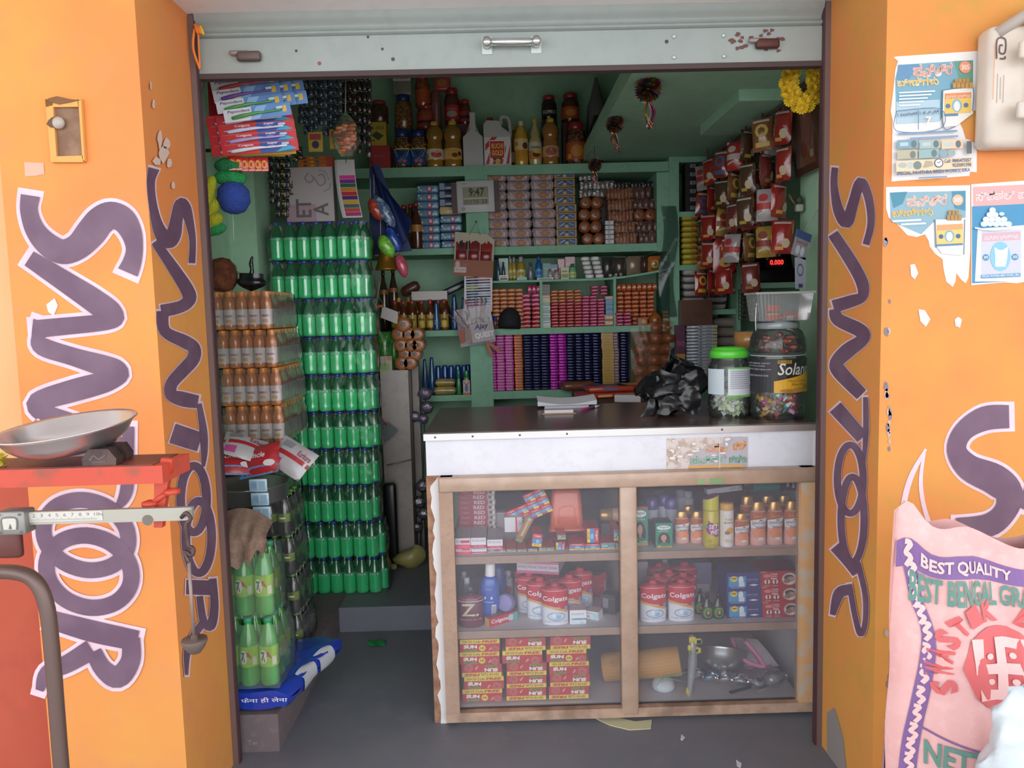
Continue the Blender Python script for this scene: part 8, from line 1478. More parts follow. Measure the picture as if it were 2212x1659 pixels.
# notebook, pad, pen
qa, qb = ctop(1162,884), ctop(1280,876); b = MB(); wn, dn = (qb - qa).length, .11
def nb(u, v): return (qa.x + wn * u, qa.y + .012 + dn * v + .01 * u, ZT + .024 + .022 * (1 - .55 * sin(min(1, u * 1.0) * 3.14)) * (.35 + .65 * v) - .012 * (1 - v) * sin(u * 3.14))
b.grid(nb, 20,6, M('dcdce4',.6)); b.grid(lambda u, v: (qa.x + wn * u, qa.y + .012 + .01 * u - .0005, ZT + .012 + (nb(u, 0)[2] - ZT - .012) * v),20,1, M('c8c8d0',.6)); b.grid(lambda u, v: (lambda p: (p[0], p[1], ZT + .010))(nb(u, v)),4,4, M('b0aeb4',.6)); b.box(qa.x + .03, qa.x + wn * .86, qa.y + .01, qa.y + .1, ZT, ZT + .0105, M('bcbac2',.6)); tag(b.build('notebook'),'open white notebook with curled pages on the counter','notebook')
qc = ctop(1206,892); b = MB(); b.cbox((0,0,0), W(72, qc.y),.05,.004, M('a88468',.6)); b.cbox((0,.002,.0045), W(62, qc.y),.046,.012, M('d0ccd4',.6)); tag(b.build('note_pad', None, (qc.x, qc.y - .016, ZT + .0005)),'small white pad on a brown board before the notebook','pad')
p0, p1 = ctop(1252,889), ctop(1296,879); p0.z = p1.z = ZT + .006; b = MB(); b.tube([p0, p0.lerp(p1,.08), p0.lerp(p1,.7)],[.002,.0055,.0055], M('c83c88',.35, coat=.3),10); b.cyl(p0.lerp(p1,.7), p1,.0048, M('d4d0d8',.4),10); tag(b.build('pen'),'pink and white pen beside the notebook','pen')
# things piled between counter and shelves
zsh = S4 + .001; YP = YSH - .0
RP = [('b03428','d8b070'),('a83030','c89878'),('b04430','4a6088')]
b = MB(); b.box(xat(1255,3.9,.9), xat(1470,3.9,.9),3.72,4.40, ZP, pt(1330,868,3.8).z, M('5a4438',.7)); tag(b.build('low_chest'),'dim low chest behind the counter under the red packets','chest'); zch = pt(1330,868,3.8).z + .0005
for i, (px, Y, rz, w_, h_, c) in enumerate(((1300,4.02,.25,.26,.03,0),(1360,4.05,-.15,.25,.03,1),(1315,4.04,.1,.25,.03,2),(1372,4.08,.3,.24,.03,0))):
    b = MB(); b.pillow((0,0,0), w_, .16, h_, .013, M(RP[c % 3][0],.3, coat=.6, bump=(14., .6)), n=3); b.decals(plane((-w_ * .3,-.05, h_),(w_ * .5,0,0),(0,.1,0)),[('r',0,0,1,1, RP[c % 3][1])], e0=.0005); b.decals(front(w_, h_, -.08),[('r',.3,.3,.6,.7, RP[c % 3][1])], e0=.001)
    tag(b.build('spice_packet', None, (xat(px, Y, zch), Y, zch + (.031 if i > 1 else 0)),(0,0, rz)),'red printed packet heaped behind the counter, %s' % ('lower left','lower right','upper left','upper right')[i],'packet','red packets behind the counter')
o = carton('white_carton',.13,.07,.035,'c8c4c4',[('r',.0,.0,1,.08,'a8a4a4')]); place(o, (xat(1362,3.75, zch),3.80, zch),'white carton lying behind the black carrier bag','carton', None, (0,0,-.35))
b = MB(); b.pillow((0,0,0),.2,.13,.05,.024, M('7a4a34',.35, coat=.5, bump=(12., .6)), n=3); tag(b.build('brown_packet', None, (xat(1245, YSH + .03, zsh), YSH - .02, zsh + .0),(0,0,.2)),'brown clear-wrapped packet before the navy bars','packet')
# strip of torn paper at the counter foot
q = ptz(1345,1566,.001); b = MB(); b.prism([ptz(x, y, .001) for x, y in ((1285,1552),(1330,1550),(1372,1560),(1408,1556),(1406,1575),(1360,1578),(1318,1568))],(0,0,.003), M('c8c8a4',.8)); tag(b.build('paper_scrap'),'torn pale yellow paper scrap on the floor by the counter foot','paper')
b = MB(); b.prism([ptz(x, y, .0) for x, y in ((1472,1587),(1480,1594),(1474,1600),(1470,1598))],(0,0,.002), M('d4d4dc',.7)); tag(b.build('paper_scrap'),'tiny white paper scrap on the floor before the counter','paper')
b = MB(); b.prism([ptz(x, y, .0) for x, y in ((1590,1642),(1602,1650),(1600,1659),(1592,1655))],(0,0,.002), M('d4d4dc',.7)); tag(b.build('paper_scrap'),'tiny white paper scrap at the front edge of the floor','paper')
# ================================================================== outside, left: beam scale
YSC = 1.52; f0, f1 = pt(-40,1012, YSC), pt(352,1012, YSC); zpl = pt(170,1010, YSC).z; RDP = M('c2452f',.45, noise=('8c4a3a',12., .52,.68)); IRON = M('4a3a3a',.5,.5, noise=('5c4844',40., .4,.6)); BEAM = M('a8a49a',.4,.5); TUBE = M('6a5650',.4,.3)
sc_ = empty('beam_scale',(f0.x, YSC, zpl)); tag(sc_, 'red platform beam scale with grey beam at the left of the shop','scale')
def sb(): return MB()
o_ = V(f0.x, YSC, zpl)
b = MB(); L0 = f1.x - f0.x + .6; x1 = f1.x - o_.x; b.box(x1 - L0, x1,-.004,.13,-.036,0, RDP); b.box(x1 - L0 + .01, x1 - .02,-.0,.12,0,.002, M('8c4034',.5, noise=('5a3630',10., .4,.6))); b.build('platform', sc_)
c = [pt(x, y, YSC + .03) - o_ for x, y in ((348,990),(372,992),(370,1015),(362,1045),(350,1140),(332,1140),(333,1040),(340,1012))]; b = MB(); b.prism(c, (0,.016,0), RDP); b.build('bracket', sc_)
b = MB()
for x, y in ((324,1088),(372,1062)): p = pt(x, y, YSC + .03) - o_; b.lathe([(.003,-.006),(.016,-.004),(.016,.004),(.003,.008)], RDP, c=(p.x, p.y, p.z), seg=14)
p, e_ = pt(328,1088, YSC + .03) - o_, pt(365,1062, YSC + .03) - o_; b.cyl(p, e_, .006, RDP, 8); b.build('wing_nut', sc_)
p, e_ = pt(-60,1121, YSC) - o_, pt(418,1121, YSC) - o_; zc2 = p.z; b = MB(); hb3 = W(15, YSC); b.box(p.x, e_.x, -.006,.006, zc2 - hb3, zc2 + hb3 * .9, BEAM)
sx0, sx1 = pt(66,1120, YSC).x - o_.x, pt(226,1120, YSC).x - o_.x; mp = plane((sx0,-.006, zc2 - hb3 * .6),(sx1 - sx0,0,0),(0,0, hb3 * 1.4)); b.decals(mp, [('r',0,0,1,1,'c4c0b8')] + [('t', str(k),.055 + .104 * (k - 2),.5,.055 + .104 * (k - 2) + (.04 if k < 10 else .07),.85,'6a6460') for k in range(2,11)] + [('t','kg',.96,.5,1.0,.8,'6a6460')] + [('r',.02 + .0208 * k, .1,.024 + .0208 * k, .42 if k % 5 == 0 else .28,'8a8480') for k in range(44)], e0=.0008, de=.00002); q = pt(322,1122, YSC) - o_; b.decals(plane((q.x, -.006, q.z),(.012,0,0),(0,0,.012)),[('e',0,0,.9,.9,'6a625c')], e0=.001); b.build('beam', sc_)
p = pt(12,1150, YSC) - o_; e_ = pt(66,1098, YSC) - o_; b = MB(); b.pillow(((p.x + e_.x) / 2,-.004, p.z), e_.x - p.x, .04, e_.z - p.z, .004, M('8c8a86',.45,.5)); w_ = e_.x - p.x; h_ = e_.z - p.z; b.decals(plane((p.x, -.0245, p.z),(w_, 0,0),(0,0, h_)),[('r',.22,.25,.72,.72,'c0bcb4'),('s',[(.22,.25),(.22,.72),(.72,.72),(.72,.25)],.05,'6a6662'),('p',[(.44,.28),(.5,.5),(.56,.28)],'5a5652')] + [('e', x, y, .05,.05,'5c5854') for x in (.1,.88) for y in (.12,.88)], asp=1.); b.build('sliding_weight', sc_)
b = MB(); b.tube(crom([pt(392,1118, YSC - .01) - o_, pt(402,1108, YSC - .02) - o_, pt(412,1120, YSC - .02) - o_, pt(402,1134, YSC - .02) - o_, pt(404,1158, YSC - .02) - o_, pt(408,1182, YSC - .02) - o_]),.004, IRON, 7); b.tube(crom([pt(408,1180, YSC - .02) - o_, pt(418,1186, YSC - .02) - o_, pt(414,1200, YSC - .02) - o_, pt(398,1190, YSC - .02) - o_, pt(408,1215, YSC - .02) - o_]),.004, IRON, 7); b.cyl(pt(408,1212, YSC - .02) - o_, pt(420,1390, YSC - .02) - o_, .0035, M('8c7a74',.5,.4),7); b.build('hanging_rod', sc_)
b = MB(); q = pt(420,1384, YSC - .02) - o_; R_ = W(28, YSC); b.lathe([(.004,-.026),(R_ * .45,-.024),(R_ * .8,-.012),(R_, 0),(R_ * .96,.004),(R_ * .3,.002),(.006,.012)], M('6a5a54',.6,.3), c=(q.x, q.y, q.z), seg=22); b.build('counterpoise', sc_)
b = MB(); b.tube(crom([pt(-30,1236, YSC + .06) - o_, pt(30,1236, YSC + .06) - o_, pt(72,1252, YSC + .06) - o_, pt(98,1300, YSC + .06) - o_, pt(112,1400, YSC + .06) - o_, pt(136,1700, YSC + .06) - o_, V(pt(148,1800, YSC + .06).x, YSC + .06,-.118) - o_],4), W(17, YSC), TUBE, 12); b.build('frame_tube', sc_)
b = MB(); b.pillow((pt(0,1180, YSC).x - o_.x, .03, pt(0,1215, YSC).z - o_.z), W(56, YSC),.02, W(64, YSC),.008, M('5c2c26',.5)); b.cyl(V(x1 - .45,.07,-.03), V(x1 - .45,.07,-1.3),.02, RDP, 10); b.build('column', sc_)
# pan and weights
q0, q1 = pt(2,938, YSC + .06), pt(284,908, YSC + .06); Rp = (q1 - q0).length / 2; b = MB(); PAN = M('d2d0d2',.28,.9)
b.lathe([(.004,-.052),(Rp * .5,-.051),(Rp * .68,-.044),(Rp * .84,-.026),(Rp * .93,-.006),(Rp, 0),(Rp * .995,.002),(Rp * .93,-.002),(Rp * .82,-.024),(Rp * .66,-.041),(.004,-.048)], PAN, seg=48, cap=False); m_ = (q0 + q1) / 2; tag(b.build('steel_pan', None, (m_.x, YSC + .06, m_.z + .003),(rad(6),-math.atan2(q1.z - q0.z, q1.x - q0.x),0)),'shiny steel weighing pan resting on the red scale','pan')
for i, (px, w_, r_) in enumerate(((222,60,0),(252,48,.0))):
    q = pt(px, 1012, YSC + (.012 if i == 0 else .07)); b = MB(); ww = W(w_ + 12, YSC); hh = W(36, YSC); b.prism([(-ww / 2,-.012,0),(ww / 2,-.012,0),(ww * .52,-.012, hh * .4),(ww * .3,-.012, hh),(-ww * .3,-.012, hh),(-ww * .52,-.012, hh * .4)],(0,.03,0), IRON); b.decals(front(ww * .7, hh, -.0121),[('s',[(.1,.3),(.3,.6),(.5,.4),(.8,.65)],.1,'5c4c4a'),('s',[(.2,.2),(.8,.25)],.08,'5a4a48')]); tag(b.build('iron_weight', None, (q.x, q.y, zpl + .003),(0,0, r_)),'dark iron weight on the scale, %s' % ('in front','behind and to the right')[i],'weight','iron weights')
b = MB(); q = pt(2,992, YSC + .02)
for k in range(40): 
    zz = 1 - 2 * (k + .5) / 40; a = k * 2.4; d = V(math.sqrt(1 - zz * zz) * cos(a), math.sqrt(1 - zz * zz) * sin(a), zz); t = d.cross(V(0,.3,1)).normalized() * .003; b.add([d * .004 - t, d * .004 + t, d * .014 + t, d * .016, d * .014 - t],[(0,1,2,3,4)], M('d4c43c',.8))
tag(b.build('marigold', None, (q.x, q.y, zpl + .016)),'small yellow flower at the left end of the red scale','flower')
# ---- marks on the left pillar
b = MB(); b.decals(plane((0,0,0),(1,0,0),(0,0,1)),[])
def wallmark(pts, c, name, par, e=.0015): k = MB(); k.poly([mpF(x, y, e) for x, y in pts], mm(c)); return k.build(name, par)
wallmark([(52,350),(94,352),(96,376),(76,380),(54,381)], M('d8a894',.8),'paper_remnant', wl); wallmark([(100,658),(118,644),(125,660),(116,682),(104,674)], M('d8d4d6',.7),'paper_remnant', wl)
nb_ = empty('switch_box', pt(150,285, YF)); tag(nb_, 'wooden plated switch box sunk in the left orange pillar','switch'); g = nb_.location.copy()
def nq(x, y, e=0.): return mpF(x, y, e) - g
b = MB(); b.prism([nq(x, y, .002) for x, y in ((119,233),(174,234),(183,338),(128,340))],(0,-.002,0), M('94735a',.7, noise=('7c5c48',18., .4,.6))); b.build('wooden_plate', nb_)
b = MB(); fr2 = M('e0a058',.7)
for p in (((103,217),(172,215),(174,233),(105,234)),((103,217),(119,217),(128,348),(116,350)),((114,340),(184,338),(184,352),(116,352)),((174,215),(180,216),(188,350),(183,345))): b.prism([nq(x, y, .001) for x, y in p],(0,-.012,0), fr2)
b.prism([nq(x, y, .013) for x, y in ((104,213),(124,208),(150,214),(174,216),(150,222),(128,226),(106,220))],(0,-.002,0), M('7c5434',.8)); b.build('plaster_frame', nb_)
b = MB(); q = nq(128,266,.012); b.lathe([(.016,0),(.016,.006),(.009,.012),(.003,.013)], M('b0a49c',.4), seg=14); b.build('round_switch', nb_, q, (math.pi / 2,0,0)); b = MB(); b.poly([nq(118 + 15 * cos(a * .7) * (1 + .3 * sin(a * 5)),264 + 13 * sin(a * .7),.0145) for a in range(9)], M('6a4c34',.8)); b.build('grime', nb_)
for x, y, w_, h_ in ((345,300,6,26),(352,330,14,22),(360,312,8,18),(340,348,10,12),(365,352,8,14),(332,226,4,14),(326,186,3,12),(375,400,5,10)):
    k = MB(); R3 = random.Random(x); k.poly([mpL(x + w_ * cos(a * .785) * R3.uniform(.5,1.1), y + h_ * sin(a * .785) * R3.uniform(.5,1.1),.0055) for a in range(8)], M('d4bcae',.8)); k.build('paint_chip', wl)
# ================================================================== outside, right: posters, meter box, sack
BLU2, TEAL = '5a8cae','4c8ca0'
def poster(name, label, outline, specs, e=.0012):
    b = MB(); o3 = [Vector((x, y, 0)) for x, y in outline]; b.add([mpF(x, y, e) for x, y in outline], tessellate_polygon([o3]), M('dcd8d8',.6)); b.add([mpF(x, y, .0002) for x, y in outline], tessellate_polygon([o3]), M('c8c4c4',.7))
    n = len(outline); b.add([mpF(x, y, e) for x, y in outline] + [mpF(x, y, .0002) for x, y in outline],[(i, (i + 1) % n, n + (i + 1) % n, n + i) for i in range(n)], M('c8c4c4',.7))
    for i, d in enumerate(specs):
        ee = e + .0006 + .00025 * i
        if d[0] == 'r': _, x0, y0, x1, y1, c = d[:6]; sk = -.055 * 0; b.add([mpF(x0, y0, ee), mpF(x1, y0 - (x1 - x0) * .05, ee), mpF(x1, y1 - (x1 - x0) * .05, ee), mpF(x0, y1, ee)],[(0,1,2,3)], mm(c))
        elif d[0] == 'e': _, x, y, rx, ry, c = d; b.add([mpF(x + rx * cos(a * .3491), y + ry * sin(a * .3491), ee) for a in range(18)],[tuple(range(18))], mm(c))
        elif d[0] == 't': _, t, x0, y0, x1, y1, c, bold = d; b.text(lambda x, y, e_=0., y1=y1: mpF(x, y - (x - x0) * .05, e_), t, x0, y1, x1, y0, mm(c), ee, bold)
        elif d[0] == 'p': b.add([mpF(x, y, ee) for x, y in d[1]], tessellate_polygon([[Vector((x, y, 0)) for x, y in d[1]]]), mm(d[2]))
        elif d[0] == 's': b.stroke(mpF, [(x, y, d[2]) for x, y in d[1]], mm(d[3]), ee)
    return tag(b.build(name), label, 'poster')
PG_ = [('p',[(1942,140),(2102,130),(2102,240),(2040,243),(2030,262),(1936,268),(1934,170)],'6c9aae'),('p',[(2060,132),(2102,130),(2102,200),(2080,196)],'5f8e7c'),('p',[(1940,140),(1990,138),(1960,175),(1937,172)],'5b86a8'),('p',[(1936,268),(1936,220),(2030,215),(2030,262)],'a4bcc8'),
       ('t','ಪವಿತ್ರ',1972,138,2058,168,'dcc8c0',.05),('t','ಪವಿತ್ರ',1973,140,2057,166,'d08c7c',.015),('t','ಬೀಡಿಗಳು',1938,170,2028,188,'e0d8c0',.04),('t','ಬೀಡಿಗಳು',1939,171,2027,187,'d8a848',.01),('e',2085,145,13,13,'d88c6c'),('t','305',2077,140,2094,151,'e8d8d0',.02)]
PG_ += [('r',1942,199 + 7 * k, 2020 - 8 * k, 202 + 7 * k, 'dce4e8') for k in range(5)]
PG_ += [('p',[(2036,195),(2102,188),(2102,245),(2066,272),(2036,275)],'d8d4d0'),('s',[(2037,194),(2038,274),(2064,273)],2,'5c7484'),('s',[(2037,195),(2070,190),(2101,186),(2101,240)],2,'5c7484'),('r',2041,202,2098,214,'d88450'),('r',2041,214,2098,246,'d8b458'),('e',2067,228,11,14,'7ca4b4'),('e',2067,229,7,11,'d0d4d0'),('e',2048,229,5,5,'4c6c94'),('e',2087,227,5,5,'4c6c94'),('r',2041,246,2070,251,'4c78a4'),('t','ಪವಿತ್ರ ಬೀಡಿಗಳು',2043,206,2096,213,'e4d4c8',.01)]
PG_ += [('r',2058 + 9 * k, 178 - (1 if k % 2 else 0),2066 + 9 * k, 190,'b08440') for k in range(5)] + [('r',2063 + 8 * k, 170,2070 + 8 * k, 179,'a87c3c') for k in range(4)]
PG_ += [('s',[(1937,240),(2031,235),(2031,278),(1937,283),(1937,240)],1.6,'4c6c94'),('s',[(1984,237),(1984,280)],1.6,'4c6c94'),('t','1 ಬಂಡಲ್‌ಗೆ',1939,243,1982,251,'3c5478',.015),('t','1 ಕಟ್ಟಿಗೆ',1987,239,2028,248,'3c5478',.015),('t','7',2000,252,2012,270,'e4d0c8',.02),('r',1940,287,2068,291,'6c8cac'),('r',1966,297,2070,301,'7c94b0')]
for k in range(3): PG_ += [('r',1938 + 48 * k, 303,1984 + 48 * k, 322,('7494a4','9aa8a4','dcb898')[k]),('e',1974 + 48 * k, 311,6,8,'5c6c70'),('r',1944 + 48 * k, 308,1962 + 48 * k, 316,'a8bcc0')]
PG_ += [('r',1938,325,1982,344,'a8a48c'),('r',1985,323,2028,342,'88a4a4'),('e',1972,334,6,8,'6c706c'),('e',2018,331,6,8,'5c7074'),('e',2038,331,9,9,'7c98a4'),('e',2056,330,8,8,'8c9ca0'),('r',2088,305,2099,332,'5c6468'),('p',[(1936,348),(2100,340),(2100,362),(1936,376)],'d8c0a0'),('e',1950,357,10,6,'a4a8a4'),('r',1962,350,1971,364,'b0b4b4'),('e',1982,357,9,9,'6c7c78'),('p',[(1994,363),(2000,347),(2014,348),(2016,358)],'a49884'),('e',2028,352,10,10,'5c6470'),('e',2028,352,7.5,7.5,'d8d8d4'),('s',[(2028,352),(2032,348)],1.4,'4c545c'),('s',[(2028,352),(2024,350)],1.4,'4c545c')]
PG_ += [('t','Cell: 9845475057',2040,344,2098,352,'3c5478',.012),('t','9535091398',2058,353,2098,361,'3c5478',.012),('t','SPECIAL PAVITHRA BEEDI WORKS, SIRA',1937,371,2096,380,'34507c',.02),('r',1984,383,2046,386,'6c84a4')]
poster('poster','upper torn beedi poster with banknotes and phone numbers',[(1936,122),(2113,110),(2112,238),(2098,240),(2086,242),(2074,246),(2072,262),(2080,280),(2086,300),(2094,302),(2110,312),(2110,372),(2096,371),(2094,380),(1926,392),(1928,260),(1924,240),(1930,190),(1934,150),(1940,132),(1930,124)], PG_)
P2 = [('p',[(1922,416),(2086,412),(2086,470),(2016,480),(1990,506),(1924,478)],'7ca0b0'),('p',[(1922,416),(1960,414),(1950,440),(1930,450)],'3f7f96'),('p',[(2056,413),(2086,412),(2086,455),(2062,450)],'3f8098'),('t','ಪವಿತ್ರ',1958,422,2046,448,'dcc8c0',.05),('t','ಪವಿತ್ರ',1959,423,2045,447,'d49c8c',.01),('t','ಬೀಡಿಗಳು',1927,452,2016,470,'d4a850',.03),('e',2069,432,12,12,'dca890'),('t','305',2061,427,2077,437,'e8dcd4',.02),('r',1928,476,1990,480,'d8dce0'),('r',1946,483,2000,487,'d8dce0'),
      ('p',[(2020,474),(2084,474),(2080,552),(2034,548),(2022,530)],'d4d0cc'),('s',[(2020,474),(2022,535)],2,'5c6c74'),('s',[(2084,474),(2082,550)],2,'5c6c74'),('r',2024,486,2080,498,'dc9460'),('r',2024,498,2080,528,'dcb868'),('e',2051,510,11,13,'7ca0ac'),('e',2051,511,7,10,'d0d0cc'),('e',2033,511,5,5,'3c5c84'),('e',2070,510,5,5,'3c5c84'),('r',2024,528,2080,532,'4c78a4')] + [('r',2046 + 8 * k, 464,2053 + 8 * k, 476,'a47c40') for k in range(4)] + [('r',2049 + 8 * k, 454,2055 + 8 * k, 465,'a07840') for k in range(3)]
poster('poster','lower left beedi poster torn away along its lower left',[(1914,404),(2096,400),(2096,540),(2092,600),(2086,612),(2076,604),(2066,590),(2064,608),(2058,620),(2044,608),(2038,580),(2036,560),(2020,548),(2008,532),(2006,520),(1998,506),(1980,512),(1960,508),(1938,484),(1920,470),(1914,450)], P2, e=.0010)
P3 = [('r',2102,404,2216,446,'cc9c9c'),('r',2100,446,2216,612,'3a84ae'),('t','ಸ್ಪೆಷಲ್ ಪ',2108,414,2216,436,'d8c4c4',.02),('p',[(2112,494),(2216,486),(2216,608),(2106,608)],'cfd2d8'),('p',[(2120,498),(2206,496),(2206,600),(2120,602)],'bcbcc8'),('r',2122,504,2204,522,'c4a0ac'),('t','ಪವಿತ್ರ ಬೀಡಿಗಳು',2126,509,2200,519,'d8ccd0',.01),('e',2161,554,22,32,'7cb4cc'),('p',[(2148,534),(2158,540),(2166,540),(2178,532),(2176,556),(2172,576),(2150,576),(2150,552)],'d4d8dc'),('e',2130,556,7,7,'3a84ae'),('e',2193,555,7,7,'3a84ae'),('t','305',2125,553,2135,559,'d4dce4',.015),('t','305',2188,552,2198,558,'d4dce4',.015),('r',2120,594,2204,601,'4a88b0'),('t','SPECIAL PAVITHRA BEEDI WORKS, SIRA',2121,595,2202,600,'d4dce4',.015)]
P3 += [('e',2126 + 13 * k, 484 - (k % 2),8,6,'c4dce8') for k in range(5)] + [('e',2130 + 13 * k, 474,7,6,'d0e0ea') for k in range(4)] + [('e',2138 + 12 * k, 464,7,6,'c8dce6') for k in range(2)] + [('e',2144,454,7,6,'d4e2ea'),('e',2164,462,6,4,'b8d0dc'),('s',[(2106,492),(2130,496),(2160,496),(2190,490)],3,'d8dce0')]
poster('poster','blue beedi poster with a heap of white bundles, cut off at right',[(2098,398),(2230,389),(2230,606),(2196,612),(2170,610),(2098,616)], P3, e=.0016)
for pts_ in ([(2062,690),(2070,684),(2078,690),(2074,708),(2064,704)],[(1984,668),(1998,670),(2010,690),(2000,706),(1988,694)],[(1966,572),(1976,570),(1984,590),(1976,604),(1968,596)]): wallmark(pts_, M('d8ccce',.8),'paper_remnant', wr)
R3 = random.Random(77)
for k in range(30):
    x, y = 1916 + R3.uniform(-3,8), R3.choice([R3.uniform(520,920), R3.uniform(820,1000), R3.uniform(1300,1640)]); s_ = R3.uniform(2,7); wallmark([(x + s_ * .8 * cos(a), y + s_ * 1.8 * sin(a) * R3.uniform(.6,1.2)) for a in (0,1,2,3,4,5)], M(('7c7484','8c8894','b8a49c')[k % 3],.8),'paint_chip', wr)
k = MB(); k.poly([mpR(x, y, .0012) for x, y in ((1786,1540),(1802,1528),(1812,1560),(1822,1600),(1830,1680),(1786,1680))], M('8c8480',.85)); k.build('cement_patch', wr)
# meter box
mx0 = pt(2152,200, YF - .10); zt_, zb2_ = pt(2180,42, YF - .10).z, pt(2180,312, YF - .10).z; MBX = M('d0c4b8',.4, noise=('c4b8ac',8., .4,.6)); wm = .30
me_ = empty('meter_box',(mx0.x, YF, zb2_)); tag(me_, 'off-white plastic meter box on the right orange wall','meter box'); b = MB(); hm = zt_ - zb2_; b.pillow((wm / 2,-.035,0), wm, .07, hm, .02, MBX, n=3); b.build('box_base', me_)
b = MB(); b.pillow((wm / 2 + .052,-.085,.004), wm - .10,.036, hm + .03,.016, MBX, n=3)
for zz in (.2,.68): b.pillow((.075,-.108, hm * zz),.05,.016, hm * .14,.006, M('c8beb4',.4), n=2)
b.build('cover', me_); b = MB(); b.decals(plane((.012,-.0708, hm * .70),(.03,0,0),(0,0,.06)),[('s',[(.15,.1),(.15,.9),(.85,.9),(.85,.35),(.4,.35),(.4,.65),(.65,.65)],.07,'5c4844'),('s',[(.4,.1),(.85,.1),(.85,.2)],.07,'5c4844')], asp=.5); b.decals(plane((.008,-.0708, hm * .36),(.04,0,0),(0,0, hm * .3)),[('r',.3,.0,.33,.8,'8c8078'),('r',.5,.1,.53,.7,'8c8078'),('r',.7,.0,.73,.75,'8c8078'),('r',.02,.1,.06,1.6,'d88850')]); b.build('printed_marks', me_)
b = MB(); q = pt(2160,66, YF - .06) - V(*me_.location); b.cyl((q.x - .01, q.y, q.z - .01),(q.x + .12, q.y + .0, q.z + .07),.016, M('a89c94',.5),14); b.build('conduit', me_)
# printed sack
YK_ = 1.72; zg = -.118; xs0 = pt(1938,1250, YK_).x; xs1 = pt(2380,1250, YK_).x; ztop = pt(2080,1150, YK_).z; SCX = (xs0 + xs1) / 2; SW = xs1 - xs0; SH = ztop - zg
SKM = wallmat('woven_sack','e2b0ae','dca6a4','e8c0be', None, 6,.6)
def sk(u, v, back=False):
    x = u * 2 - 1; wv = 1 + .10 * (1 - v) - .06 * max(0, v - .8) * 5 * .4; bulge = max(0,(1 - x * x)) ** .55 * (.13 * (sin(min(1,(1 - v) * 1.2 + .12) * 1.5708)) + .012)
    z = zg + SH * v + (.03 * math.exp(-((x + .95) ** 2) * 30) + .05 * math.exp(-((x - .62) ** 2) * 60) + .045 * math.exp(-((x + .88) ** 2) * 60) - .035 * math.exp(-((x - .2) ** 2) * 6) + .02 * math.exp(-((x + .4) ** 2) * 12)) * max(0, v - .85) / .15
    y = bulge * (1 if back else -1) + (.012 * sin(x * 9 + v * 4) * v + .01 * sin(v * 19 + x * 3) * (1 - v)) * (0 if back else 1)
    q = Vector((x * 2.2, v * 3.1,4. if back else 0.)); y += .022 * noise.noise(q) * (1 - abs(x) ** 6) + .010 * noise.noise(q * 3.1) * (1 - abs(x) ** 6)
    return Vector((SCX + SW / 2 * x * wv + .008 * noise.noise(Vector((v * 5, x, 2.))), YK_ + .02 + y, z))
sk_ = MB(); sk_.grid(sk, 40,40, SKM); sk_.grid(lambda u, v: sk(u, v, True),20,20, SKM)
def inv(px, py):
    p = pt(px, py, YK_ - .05); return ((p.x - SCX) / SW + .5) , (p.z - zg) / SH
u0, v0 = inv(1960,1219); 
def smp(x, y, e=0.):
    u, v = x, y; p = sk(min(max(u, 0.002),.998), min(max(v, .002),.998)); du = (sk(min(u + .01,.999), v) - sk(max(u - .01,.001), v)); dv = (sk(u, min(v + .01,.999)) - sk(u, max(v - .01,.001))); n = du.cross(dv).normalized(); n = n if n.y < 0 else -n
    return p + n * (e + .001)
VIO = M('7c5a92',.6); GRT = M('5f8a80',.6); RDT = M('cf6264',.6); PKK = M('e6bebc',.6)
def I(x, y): return inv(x, y)
def box_(x0, y0, x1, y1): a, b_ = I(x0, y0), I(x1, y1); return a[0], b_[1], b_[0], a[1]
def sdec(e, d, nx=16): sk_.decals(smp, [d], asp=SW / SH, nx=nx, e0=e)
lb0 = [(I(x, y)) for x, y in ((1970,1222),(1990,1300),(2010,1380),(1990,1500),(1975,1600),(1965,1680))]; lb1 = [(I(x + 26, y + 2)) for x, y in ((1970,1222),(1988,1300),(2006,1380),(1990,1500),(1976,1600),(1966,1680))]
b0 = crom(lb0,5); b1 = crom(lb1,5); sk_.add([smp(p[0], p[1],.002) for a in zip(b0, b1) for p in a],[(2 * i, 2 * i + 1,2 * i + 3,2 * i + 2) for i in range(len(b0) - 1)], VIO)
x0, y0, x1, y1 = box_(1970,1222,2260,1256); sdec(.0022,('r', x0, y0, x1, y1, VIO),24)
for i in range(12):
    t = .06 + i * .08; k_ = t * (len(lb0) - 1); j = min(int(k_), len(lb0) - 2); f_ = k_ - j; cx = (lb0[j][0] + (lb0[j + 1][0] - lb0[j][0]) * f_ + lb1[j][0] + (lb1[j + 1][0] - lb1[j][0]) * f_) / 2; cy = (lb0[j][1] + (lb0[j + 1][1] - lb0[j][1]) * f_)
    sk_.stroke(smp, [(cx - .012, cy + .018,.008),(cx + .01, cy + .016,.008),(cx - .008, cy + .002,.008),(cx + .012, cy - .004,.008),(cx - .006, cy - .018,.008)], PKK, .0036, SW / SH)
def stext(t, x0, y0, x1, y1, m, bold=.02, e=.0040): a = box_(x0, y0, x1, y1); sk_.text(smp, t, a[0], a[1], a[2], a[3], m, e, bold)
stext('BEST QUALITY',2012,1230,2190,1252, PKK, .03); stext('BEST BENGAL GRAM',1992,1266,2240,1308, GRT, .03)
uc, vc = I(2152,1436); Rr2 = (I(2152 + 78,1436)[0] - uc); sdec(.0030,('e', uc, vc, Rr2, Rr2 * SW / SH * 1.12, RDT),12)
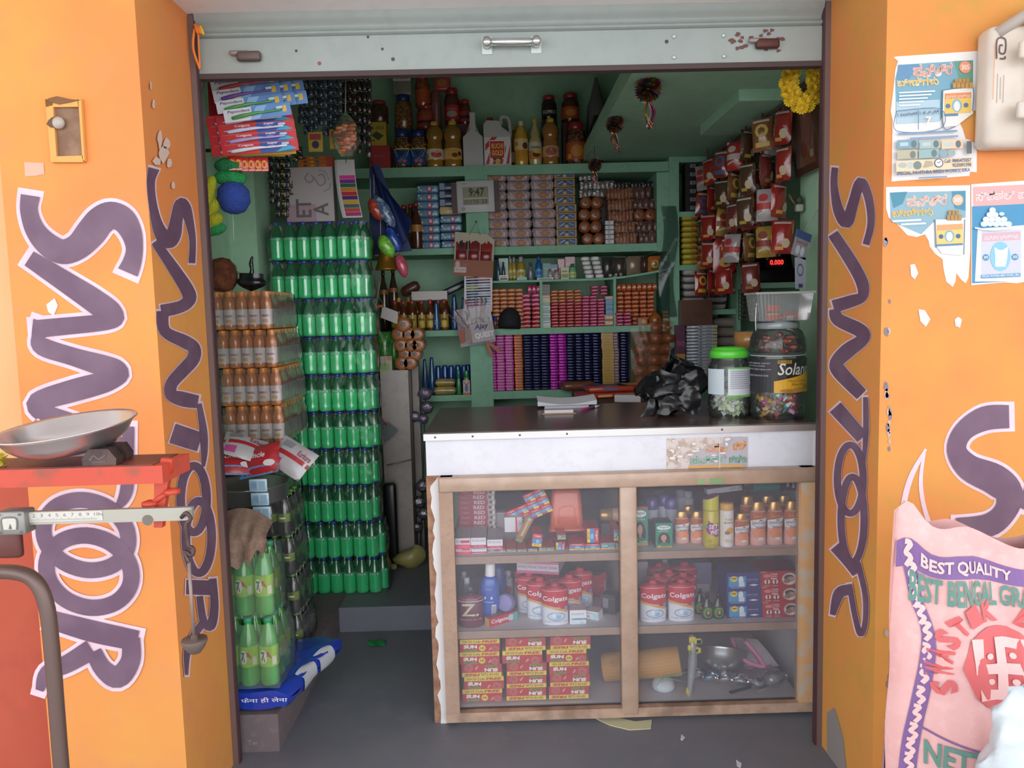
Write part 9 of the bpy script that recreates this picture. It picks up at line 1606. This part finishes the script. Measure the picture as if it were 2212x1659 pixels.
for k_, ch in enumerate('SWASTIK BRAND'):
    if ch == ' ': continue
    a = rad(200 - 17 * k_); vs, fs = glyphs(ch, .05); s_ = .064; rr = Rr2 * 1.52; ca, sa = cos(a), sin(a)
    def gm(x, y, e, m): sk_.add([smp(uc + (ca * (rr + (q[1] - .5) * s_ * 1.5) + sa * (q[0] - .5) * s_ * 1.0), vc + (sa * (rr + (q[1] - .5) * s_ * 1.5) - ca * (q[0] - .5) * s_ * 1.0) * SW / SH, e) for q in vs], fs, m)
    gm(0,0,.0042, RDT)
def pe(x, y): return (uc + x * Rr2, vc + y * Rr2 * SW / SH * 1.12)
for seg in (((0,.62),(0,-.62)),((-.6,0),(.6,0)),((0,.62),(.6,.58)),((.6,0),(.58,-.6)),((0,-.62),(-.6,-.6)),((-.6,0),(-.6,.6))): sk_.stroke(smp, [pe(*seg[0]) + (.020,), pe(*seg[1]) + (.022,)], PKK, .0048, SW / SH, curve=True, ext=.01)
for dx in (-.3,.3):
    for dy in (-.3,.3): p = pe(dx, dy); sk_.decals(smp, [('e', p[0], p[1],.014,.014 * SW / SH, PKK)], asp=SW / SH, nx=4, e0=.0048)
sk_.stroke(smp, [I(x, y) + (.004,) for x, y in ((1990,1572),(2060,1590),(2140,1594),(2220,1586))], VIO, .003, SW / SH)
stext('NETT. WEIGHT',2008,1598,2250,1642, GRT, .03)
tag(sk_.build('grain_sack'),'tall pink woven sack with green and red print at the right wall','sack')
# translucent white bag before the sack
b = MB(); PLW = M('cdd6dc',.35, coat=.4, bump=(14., .7)); q = pt(2240,1590,1.50)
def wb_(u, v):
    a = u * 6.2832; s = sin(.25 + v * 2.6) ** .7 if v < .98 else .3; k_ = 1 + .08 * sin(u * 37 + v * 6) + .05 * sin(u * 53 - v * 9)
    p = Vector((q.x + .115 * cos(a) * s - .02 * v, q.y + .07 * sin(a) * s, zg + (pt(2180,1497,1.5).z - zg) * v + .02 * sin(u * 12.5) * v)); return p + .02 * noise.noise_vector(p * 14) + .01 * noise.noise_vector(p * 34)
b.grid(wb_, 60,60, PLW); tag(b.build('white_bag'),'crumpled white plastic bag standing before the pink sack','bag')
